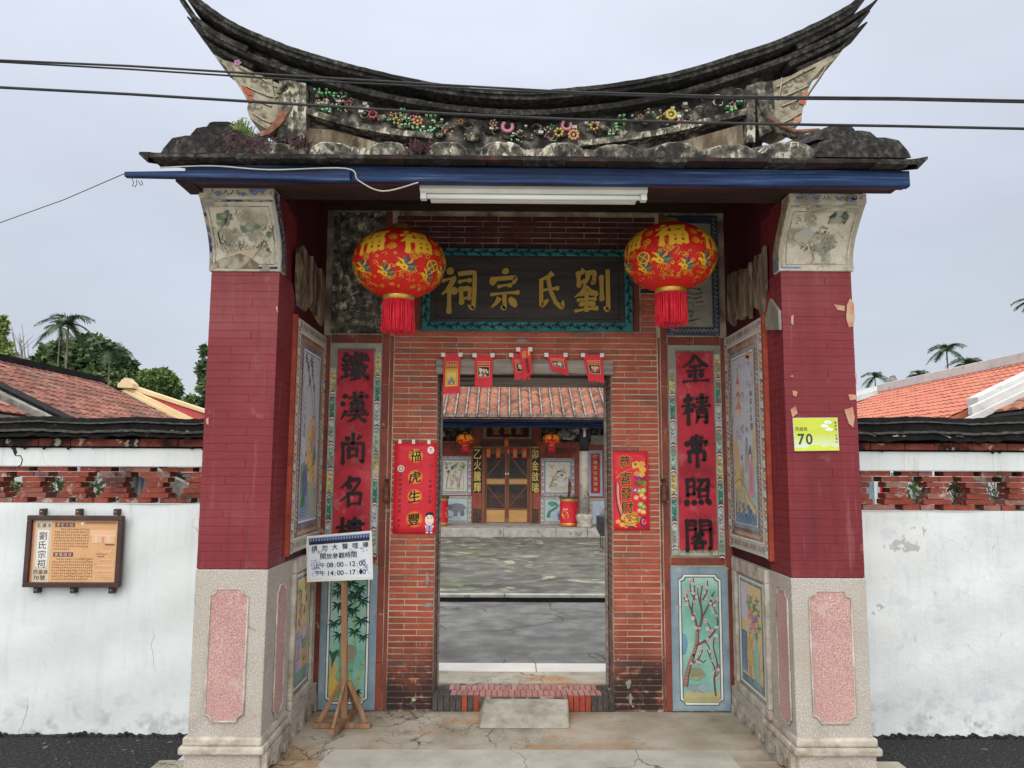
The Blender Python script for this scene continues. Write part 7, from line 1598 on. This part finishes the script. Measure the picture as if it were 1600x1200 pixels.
# ------------------------------------------------------------------ the hall across the courtyard
YP, YH = 16.83, 18.387; ZP = .294; ZC = .113
hall = thing('ancestral_hall', (.3, 18.4, 0), 'red brick hall across the courtyard with tiled roof and wire screen doors', 'hall')
Hx = lambda px, py=740, Y=YH: at(px, py, Y).x
Hz = lambda py, Y=YH: at(820, py, Y).z
def HH(nm, mb, m, parent=None, **k): return obj(nm, mb, K_[m] if isinstance(m, str) else m, parent or hall, **k)
HH('wall', MB().box(-6, Hx(756), YH, YH+.3, ZP, 3.6).box(Hx(829), 7, YH, YH+.3, ZP, 3.6).box(Hx(756), Hx(829), YH, YH+.3, Hz(700), 3.6).box(Hx(756)-.1, Hx(829)+.1, YH+1.8, YH+2, ZP, 3), 'hallbrick')
xs_ = [-5, Hx(640), Hx(724,832,YP)-.9, Hx(780,832,YP)+.1, Hx(869,832,YP), Hx(918,832,YP), 3.2, 6]
for a_, b_ in zip(xs_, xs_[1:]): HH('platform_stone', MB().box(a_+.004, b_-.004, YP+random.uniform(0,.006), YP+.34, ZC-.1, ZP), 'hallgrey', bevel=.012)
HH('platform', MB().box(-5, 6, YP+.342, YH-.002, ZC-.1, ZP-.003), 'hallgrey')
# bricks of the door flanks
for (xa, xb_) in ((739,753),(830,842)):
    z = Hz(817)+.004; r = 0
    while z < Hz(771):
        cuts = [Hx(xa), (Hx(xa)+Hx(xb_))/2+(.04 if r % 2 else -.04), Hx(xb_)]
        for a_, b_ in zip(cuts, cuts[1:]): HH('hall_brick', MB().box(a_+.006, b_-.006, YH-.012, YH+.05, z, z+.044), 'darkbrick' if z < ZP+.3 else 'hallbrick')
        z += .056; r += 1
for (xa, xb_, ya, yb_) in ((688,738,693,712),(850,900,700,716)):
    for r in range(2):
        for k in range(4):
            w_ = (Hx(xb_)-Hx(xa))/4; x = Hx(xa)+k*w_-(w_/2 if r else 0); zt_ = Hz(ya)-r*(Hz(ya)-Hz(yb_))/2
            HH('wall_tile', MB().box(x+.008, x+w_-.008, YH-.012, YH, zt_-(Hz(ya)-Hz(yb_))/2+.008, zt_), 'strip')
# door with wire screens
dx0, dx1, dz0, dz1 = Hx(756), Hx(829), ZP, Hz(700)
DYY = YH+.04
HH('door_frame', MB().box(dx0-.04, dx0+.03, DYY-.09, DYY+.1, dz0, dz1+.05).box(dx1-.03, dx1+.04, DYY-.09, DYY+.1, dz0, dz1+.05).box(dx0+.03, dx1-.03, DYY-.09, DYY+.1, dz1-.02, dz1+.05), 'doorframe')
HH('door_lintel', MB().box(dx0-.1, dx1+.1, YH-.14, YH-.002, dz1+.055, dz1+.115), 'blackmetal')
for s_ in (0, 1):
    a_ = dx0+.034 if s_ == 0 else (dx0+dx1)/2+.006; b_ = (dx0+dx1)/2-.006 if s_ == 0 else dx1-.034; yl = DYY-.03
    Rr = lambda py: Hz(py)
    lf = HH('door_leaf', MB().box(a_, a_+.04, yl, yl+.035, dz0+.01, dz1-.025).box(b_-.05, b_, yl, yl+.035, dz0+.01, dz1-.025).box(a_+.04, b_-.05, yl, yl+.035, Rr(709), dz1-.025).box(a_+.04, b_-.05, yl, yl+.035, Rr(758), Rr(756)).box(a_+.04, b_-.05, yl, yl+.035, Rr(749), Rr(747)).box(a_+.04, b_-.05, yl, yl+.035, dz0+.01, dz0+.03).box(a_+.04, b_-.05, yl, yl+.035, Rr(797), Rr(794)), 'doorframe', label='wire screen door leaf with tan panels')
    obj('screen', MB().box(a_+.04, b_-.05, yl+.016, yl+.02, Rr(747), Rr(709)).box(a_+.04, b_-.05, yl+.016, yl+.02, Rr(794), Rr(758)), K_['mesh'], lf)
    obj('door_panel', MB().box(a_+.041, b_-.051, yl+.006, yl+.02, Rr(756), Rr(749)), K_['doorpanel'], lf); obj('door_panel', MB().box(a_+.041, b_-.051, yl+.006, yl+.02, dz0+.031, Rr(797)), K_['doorpanel'], lf)
    o0, o1 = (a_+.05, b_-.06) if s_ == 0 else (b_-.06, a_+.05)
    obj('brace', MB().bar((o0, yl+.006, Rr(745)), (o1, yl+.006, Rr(711)), .02, .014, up=(0,1,0)), K_['doorframe'], lf); obj('brace', MB().bar((o0, yl+.006, Rr(760)), (o1, yl+.006, Rr(792)), .02, .014, up=(0,1,0)), K_['doorframe'], lf)
    hx = b_-.025 if s_ == 0 else a_+.02
    obj('handle', MB().box(hx-.016, hx+.016, yl-.02, yl, Rr(742), Rr(739)), K_['white'], lf)
    A = Art(60, 60); A.frame(2,4,58,58,2,C(110,60,64)); A.frame(6,8,54,26,1.4,C(110,60,64)); A.frame(6,32,54,54,1.4,C(110,60,64)); A.layer = 1
    for k in range(5): A.blob(12+k*9,17,3,5,C(120,84,60),8,.3); A.blob(12+k*9,43,3,6,C(96,56,60),8,.3)
    A.build('altar_cloth_print', K_['print'], lf, rect_fn(A, a_+.06 if s_ else a_+.1, b_-.1 if s_ else b_-.055, yl+.0155, Rr(793), Rr(770)))
def couplet_board(x0p, x1p, chars, col, lab):
    a_, b_ = Hx(x0p), Hx(x1p); z1_, z0_ = Hz(701), Hz(770)
    o = HH('couplet_board', MB().box(a_, b_, YH-.03, YH-.004, z0_, z1_), 'blackink', label=lab)
    A = Art(26, 100)
    for i, ch in enumerate(chars): A.text(ch, 13, 13+i*25, 22, C(226,206,110), .035)
    A.build('characters', K_['print'], o, rect_fn(A, a_, b_, YH-.03, z0_, z1_))
    obj('board_cap', MB().box(a_, b_, YH-.035, YH-.003, z1_+.004, z1_+.05), K_['gold'], o)
couplet_board(739.5, 752.5, '乙火騰輝', 0, 'black board with gold characters starting with a single hooked stroke'); couplet_board(829.5, 842.5, '卯金啟瑞', 0, 'black board with gold characters beside the bird picture')
# plaque over the door
a_, b_, z1_, z0_ = Hx(760), Hx(826), Hz(664), Hz(683)
o = HH('plaque', MB().box(a_-.08, b_+.08, YH-.04, YH-.004, z0_-.05, z1_+.06), 'greyplaster'); o2 = obj('plaque_board', MB().box(a_, b_, YH-.055, YH-.041, z0_, z1_), K_['underred'], o)
A = Art(72, 20)
for i, ch in enumerate('堂城彭'): A.text(ch, 16+i*20, 9.5, 13, C(180,146,96), .02)
A.build('characters', K_['print'], o, rect_fn(A, a_, b_, YH-.055, z0_, z1_))
# picture panels
def hall_pic(x0p, x1p, y0p, y1p, kind, lab):
    a_, b_, z1_, z0_ = Hx(x0p), Hx(x1p), Hz(y0p), Hz(y1p); o = HH('picture_panel', MB().box(a_, b_, YH-.03, YH-.002, z0_, z1_), 'whiteridge', label=lab)
    A = Art(100, 124); A.step = .0012
    A.layer = 0; A.rect(0,0,100,124,C(206,210,212)); A.layer = 1
    for i in range(22):
        for (x,y) in ((4,3+i*5.6),(96,3+i*5.6)): A.blob(x,y,3,2,[C(90,104,140),C(180,90,80),C(120,150,110),C(230,230,226)][i%4],7,.4)
    for i in range(16):
        for (x,y) in ((8+i*5.6,4),(8+i*5.6,120)): A.blob(x,y,2.6,2,[C(90,104,140),C(180,90,80),C(206,150,80)][i%3],7,.4)
    A.frame(8,8,92,116,4,C(130,150,180) if kind in 'lb' else C(150,176,130)); A.layer = 2; A.rect(13,13,87,111,C(226,222,206) if kind in 'lb' else C(196,212,224)); A.layer = 3
    if kind == 'l':
        for k in range(26): x, y = random.uniform(20,80), random.uniform(20,50); A.blob(x,y,5,4,random.choice([C(150,160,130),C(120,140,120),C(190,176,110),C(170,176,190)]),9,.35)
        for x in (30,70): A.stroke([(x,50),(x-6,80),(x-8,104)], 3, C(150,150,120)); A.stroke([(x+4,50),(x+6,80),(x+8,104)], 2, C(180,180,150))
        for (x,y) in ((46,64),(56,74),(40,84),(60,92)): A.blob(x,y,6,9,random.choice([C(206,160,170),C(160,150,190),C(180,190,150)]),10,.25)
        for k in range(20): A.stroke([(random.uniform(20,80),random.uniform(50,104)),(random.uniform(20,80),random.uniform(50,104))][:1]+[(50,80)], .3, C(200,196,180)) if False else None
        for k in range(12): A.blob(random.uniform(20,80),104,6,2.5,C(206,200,150),8,.3)
    elif kind == 'b':
        A.stroke([(24,98),(34,70),(46,50),(62,36)], 2.4, C(120,100,84)); 
        for k in range(34): t_ = random.random(); x, y = 24+t_*46+random.uniform(-12,12), 96-t_*66+random.uniform(-10,10); A.blob(x,y,3.6,3,random.choice([C(130,160,110),C(200,150,140),C(190,186,130),C(150,150,170)]),8,.35)
        A.ell(58,70,12,8,C(190,200,216),16,.4); A.ell(58,70,9,5,C(226,222,206),12,.4); A.stroke([(54,66),(66,74),(78,62)], 3, C(120,140,180)); A.blob(52,62,4,3,C(190,110,90),9)
        A.stroke([(24,22),(32,28),(38,20)], 1.6, C(90,110,170)); A.stroke([(30,28),(34,34)], 1.6, C(90,110,170)); A.poly([(24,96),(40,88),(70,92),(80,80),(76,104),(50,108),(26,106)], C(206,204,190))
    elif kind == 'e':      # grey elephant
        g_ = C(140,144,150); A.ell(58,52,26,20,g_,20); A.ell(30,50,14,14,g_,16); A.stroke([(22,56),(18,76),(34,96),(44,92)], 8, g_, 4); A.rect(48,62,60,92,g_); A.rect(68,60,80,90,C(126,130,138)); A.layer = 4
        A.ell(36,48,7,11,C(112,118,128),12); A.stroke([(82,46),(88,60),(86,74)], 2, g_); A.stroke([(44,40),(56,34),(70,36)], 1, C(80,84,96)); A.stroke([(60,64),(64,82)], 1, C(80,84,96)); A.stroke([(50,90),(58,92)], 1.4, C(80,84,96))
    elif kind == 'q':
        A.stroke([(22,96),(26,70),(40,56),(50,40),(40,26)], 11, C(80,150,130), 5); A.blob(34,34,12,12,C(96,170,146),14,.2); A.layer = 4
        for k in range(16): A.blob(random.uniform(52,84),random.uniform(24,100),8,7,random.choice([C(110,124,150),C(140,150,176),C(180,120,150),C(150,170,190)]),11,.3)
        A.ell(60,84,7,7,C(190,110,110),12)
    else:
        for k in range(12): A.stroke([(random.uniform(50,84),random.uniform(50,90)),(random.uniform(50,84),random.uniform(40,90)),(random.uniform(40,84),random.uniform(50,90))], 2, C(150,150,140))
    A.build('picture', K_['paint'], o, rect_fn(A, a_, b_, YH-.03, z0_, z1_), raise_=.003)
hall_pic(687,736,714,774,'l','relief picture of figures under two trees'); hall_pic(846,897,716,775,'b','relief picture of a bird among branches'); hall_pic(684,737,776,818,'e','relief picture of a grey elephant'); hall_pic(845,897,776,818,'q','relief picture of a green beast and rocks'); hall_pic(921,952,778,822,'x','relief picture of pale rocks behind the column')
# red strip panel right of the column
a_, b_, z1_, z0_ = Hx(920), Hx(941), Hz(703), Hz(775); o = HH('couplet_frame', MB().box(a_, b_, YH-.03, YH-.002, z0_, z1_), 'palesky'); o2 = obj('couplet_strip', MB().box(a_+.05, b_-.06, YH-.045, YH-.031, z0_+.08, z1_-.08), K_['redboard'], o)
A = Art(14, 70)
for i, ch in enumerate('叮嚀家忠聖賢良'): A.text(ch, 7, 6+i*9.6, 6.6, C(222,196,110), .02)
A.build('characters', K_['print'], o, rect_fn(A, a_+.05, b_-.06, YH-.045, z0_+.08, z1_-.08))
# dark carved band, brackets, ceiling
HH('carved_band', MB().box(-5, Hx(738), YH-.05, YH-.002, Hz(690), Hz(667)).box(Hx(846), 6, YH-.05, YH-.002, Hz(690), Hz(667)), 'ridgebody')
HH('carved_band', MB().box(Hx(923), 6, YH-.08, YH-.052, Hz(694), Hz(680)), 'hallgrey')
for px in (686, 880, 893):
    c = at(px, 678, YH-.5); m = MB()
    for k in range(10): m.lathe([(.01,-.05),(.06,-.03),(.07,.01),(.04,.05),(.01,.06)], (c.x+random.uniform(-.16,.16), YH-.5+random.uniform(-.1,.1), c.z+random.uniform(-.1,.12)), 7)
    HH('carved_bracket', m, 'hallgrey')
HH('beam', MB().box(-5, 6, YH-.9, YH-.7, Hz(700), Hz(660)), 'darkwood') if False else None
EYH = YP-.3
ze0, ze1 = at(820,666,EYH+.3).z, at(820,652,EYH).z
HH('eave_beam', MB().box(-5, 6, EYH+.3, EYH+.42, at(820,668,EYH+.3).z, at(820,659,EYH+.3).z), 'bluebeam')
HH('fascia', MB().box(-5, 6, EYH, EYH+.05, at(820,658.5,EYH).z, at(820,653,EYH).z), 'bluebeam')
HH('soffit', MB().box(-5, 6, EYH+.05, YH, at(820,656,EYH).z, at(820,656,EYH).z+.03), 'darkwood')
# roof tiles: convex clay tiles between pale mortar lines
za = at(820,650.5,EYH-.1).z; sl_ = .52; per = (at(840,649,EYH).x-at(823.1,649,EYH).x); xst = at(686,649,EYH).x-per*3
_tm = []
for v in range(3):
    m = MB(); vs = []
    for e_, lf in ((0,.03),(1.25,0)):
        for k in range(7): u = -1+k/3; vs.append((u*per*.40, e_*.2, lf+.055*(1-u*u)+e_*.2*sl_+random.uniform(-.004,.004)))
    m.add(vs, [(k,k+1,k+8,k+7) for k in range(6)]+[(6,5,4,3,2,1,0)], True); me = m.mesh('roof_tile'); me.materials.append(K_['oldtile']); _tm.append(me)
nt_ = 0
mk = MB()
for i in range(22):
    x = xst+i*per
    for j in range(13):
        if nt_ >= 295: break
        if 2 <= i <= 19: obj('roof_tile', random.choice(_tm), None, hall, loc=(x+random.uniform(-.008,.008), EYH-.1+j*.2, za+j*.2*sl_+random.uniform(-.004,.006))); nt_ += 1
    mk.prism([(EYH-.12,za-.01),(EYH+3.2,za+3.32*sl_-.01),(EYH+3.2,za+3.32*sl_+.06),(EYH-.12,za+.055)], lambda u,v,d: (x+per*.5+d,u,v), -.017, .017)
    HH('tile_end', MB().lathe([(.01,-.02),(per*.42,-.015),(per*.42,.015),(.01,.02)], (0,0,0), 12).__class__().prism([(x+per*.42*cos(t*pi/8), za-.02+.075*sin(t*pi/8)) for t in range(9)], lambda u,v,d: (u,EYH-.125+d,v), 0, .05), 'mortarlight') if 2 <= i <= 19 else None
HH('mortar_ridges', mk, 'mortarlight', kind='stuff')
HH('roof_slab', MB().prism([(EYH-.08,za-.035),(EYH+3.6,za+3.7*sl_-.03),(EYH+7.2,za-.03),(EYH+7.2,za-.1),(EYH+3.6,za+3.7*sl_-.12),(EYH-.08,za-.06)], lambda u,v,d: (d,u,v), -5.2, 6.2), 'oldtile')
# stone column with a gold line of characters
CY = YP+.45; cc = at(913, 815, CY); cr = .105*1.02; m = MB()
cl_z0 = ZP
HH('column', MB().lathe([(cr,.3),(cr,at(913,705,CY).z-ZP)], (cc.x,CY,ZP), 24), 'hallgrey')
HH('column_top', MB().lathe([(cr*.98,at(913,705,CY).z-ZP+.002),(cr*.98,2.5)], (cc.x,CY,ZP), 20), 'blackmetal')
HH('column_base', MB().lathe([(.17,0),(.17,.06),(.14,.08),(.19,.18),(.2,.26),(.15,.3),(.1,.302)], (cc.x,CY,ZP), 8), 'plinth')
HH('column_cross', MB().box(cc.x-.025,cc.x+.025,CY-.16,CY-.11,at(913,683,CY).z,at(913,658,CY).z).box(cc.x-.07,cc.x+.07,CY-.17,CY-.16,at(913,671,CY).z,at(913,665,CY).z), 'whiteridge')
A = Art(20, 100)
for i, ch in enumerate('善為傳家寶'): A.text(ch, 10, 8+i*20, 10, C(214,196,110), .02)
zt_, zb_ = at(913,706,CY).z, at(913,782,CY).z
A.build('characters', K_['print'], hall, lambda x,y,l: Vector((cc.x+(cr+l+.001)*sin((x-10)/10*1.1), CY-(cr+l+.001)*cos((x-10)/10*1.1), zt_+(zb_-zt_)*y/100)))
# hall lanterns
l3 = make_lantern(727, 686, YH-1.0, .205, .14, 'small red lantern before the hall on the single stroke couplet side', 'small lanterns of the hall', detail=False, cord=.3)
l4 = make_lantern(862, 686, YH-1.0, .205, .14, 'small red lantern before the hall next to the stone column', 'small lanterns of the hall', detail=False, cord=.3)
# red wrapped drums
for (px, lab) in ((889, 'red wrapped drum of incense beside the stone column'), (686, 'red wrapped drum in front of the elephant picture')):
    c = at(px, 815, YP+.75); r_ = .195*1.05; t = thing('red_drum', (c.x, YP+.75, ZP), lab, 'drum', 'red drums on the hall platform'); h_ = .64
    obj('drum_body', MB().lathe([(r_*.98,0),(r_,.01),(r_*1.01,.08),(r_,.09),(r_*1.02,h_*.5),(r_,h_-.07),(r_*1.01,h_-.06),(r_*.98,h_)], (c.x,YP+.75,ZP), 28), K_['redpaper'], t)
    obj('gold_band', MB().lathe([(r_*1.02,.02),(r_*1.03,.03),(r_*1.03,.075),(r_*1.02,.08)], (c.x,YP+.75,ZP), 28), K_['brass'], t); obj('gold_band', MB().lathe([(r_*1.02,h_-.07),(r_*1.03,h_-.065),(r_*1.03,h_-.02),(r_*1.02,h_-.01)], (c.x,YP+.75,ZP), 28), K_['brass'], t)
    m = MB()
    for k in range(40): a = random.uniform(0,6.28); m.box(c.x+r_*cos(a)-.02, c.x+r_*cos(a)+.02, YP+.75+r_*sin(a)-.02, YP+.75+r_*sin(a)+.02, ZP+h_-.01, ZP+h_+random.uniform(.01,.05))
    obj('scrap_edging', m, K_['darkbrick'], t)
    A = Art(100, 100)
    for X in (22, 50, 78):
        A.layer = 0; A.blob(X,55,7,18,C(226,196,110),14,.3); A.ell(X,30,5,5,C(226,190,150),12); A.layer = 1; A.blob(X,60,4,8,C(180,120,60),9,.3)
    A.build('gold_figures', K_['print'], t, lambda x,y,l: Vector((c.x+(r_*1.022+l)*sin((x-30)/100*6.28), YP+.75-(r_*1.022+l)*cos((x-30)/100*6.28), ZP+h_*.12+h_*.72*(1-y/100))))
    if px > 800: obj('incense_bundle', MB().tube([(c.x,YP+.75,ZP+h_),(c.x+.02,YP+.75,ZP+h_+.3)], .03, 7, .04).tube([(c.x+.02,YP+.75,ZP+h_+.25),(c.x+.0,YP+.75,ZP+h_+.5)], .04, 6, .005), K_['brownpot'], t)
# papers over the hall door
for i, (px, y0_, y1_, w_) in enumerate(((763,700,716,7),(778.5,700,716,7),(791,684,699,7),(794,701,710,4),(804.5,700,716,7),(819,700,716,7))):
    a_ = Hx(px-w_/2); b_ = Hx(px+w_/2); yy = YH-.1-(.05 if i == 2 else 0)
    t = thing('door_paper', (a_, yy, Hz(y1_)), ['red and gold paper first over the hall door from the hooked stroke couplet', 'second small red and gold paper over the hall door', 'red and gold paper hanging higher, right below the hall plaque', 'tiny red paper at the meeting of the two door leaves', 'small red and gold paper just past the middle of the hall door', 'last red and gold paper over the hall door towards the column'][i], 'paper decoration', 'small papers over the hall door')
    obj('sheet', MB().box(a_, b_, yy-.004, yy, Hz(y1_), Hz(y0_)), K_['redpaper'], t); obj('gold_square', MB().box(a_+.015, b_-.015, yy-.0055, yy-.0042, Hz(y1_-3), Hz(y0_+3)), K_['gold'], t)
# black burner at the foot of the platform
bz = atz(948, 848, ZC); bx0, bx1 = at(935,810,14.4).x, at(962,810,14.4).x; t = thing('paper_burner', ((bx0+bx1)/2, 14.5, ZC), 'black metal paper burner on thin legs half hidden by the doorway', 'burner')
z1_, z0_ = at(940,807,14.4).z, at(940,838,14.4).z
obj('burner_body', MB().prism([(bx0,z1_),(bx1,z1_),(bx1,z0_+.02),(bx1-.03,z0_),(bx0+.06,z0_),(bx0,z0_+.12)], lambda u,v,d: (u,14.4+d,v), 0, .34), K_['blackmetal'], t, bevel=.008)
for zz in (.3, .65): obj('rib', MB().box(bx0-.006, bx1+.006, 14.392, 14.4, z0_+(z1_-z0_)*zz, z0_+(z1_-z0_)*zz+.012), K_['iron'], t)
for (x, y) in ((bx0+.07,14.42),(bx1-.05,14.42),(bx0+.07,14.7),(bx1-.05,14.7)): obj('leg', MB().tube([(x,y,z0_),(x,y,ZC)], .008, 6), K_['iron'], t)

# fallen leaves and grit on the asphalt strips and the porch
m = MB()
for i in range(150):
    lf = i % 2; x = random.uniform(-3.6,-1.75) if lf else random.uniform(2.05,3.9); y = random.uniform(3.6,5.0)
    a = random.uniform(0,6.28); l = random.uniform(.006,.028) if i % 5 else random.uniform(.03,.05); z = ZR+.004
    m.v += [(x,y,z),(x+l*cos(a+.5)*.6,y+l*sin(a+.5)*.6,z+.004),(x+l*cos(a),y+l*sin(a),z+.002),(x+l*cos(a-.5)*.6,y+l*sin(a-.5)*.6,z+.003)]; k = len(m.v); m.f.append((k-4,k-3,k-2,k-1)); m.sm.append(False)
obj('fallen_leaves', m, K_['bark'], None, kind='stuff')
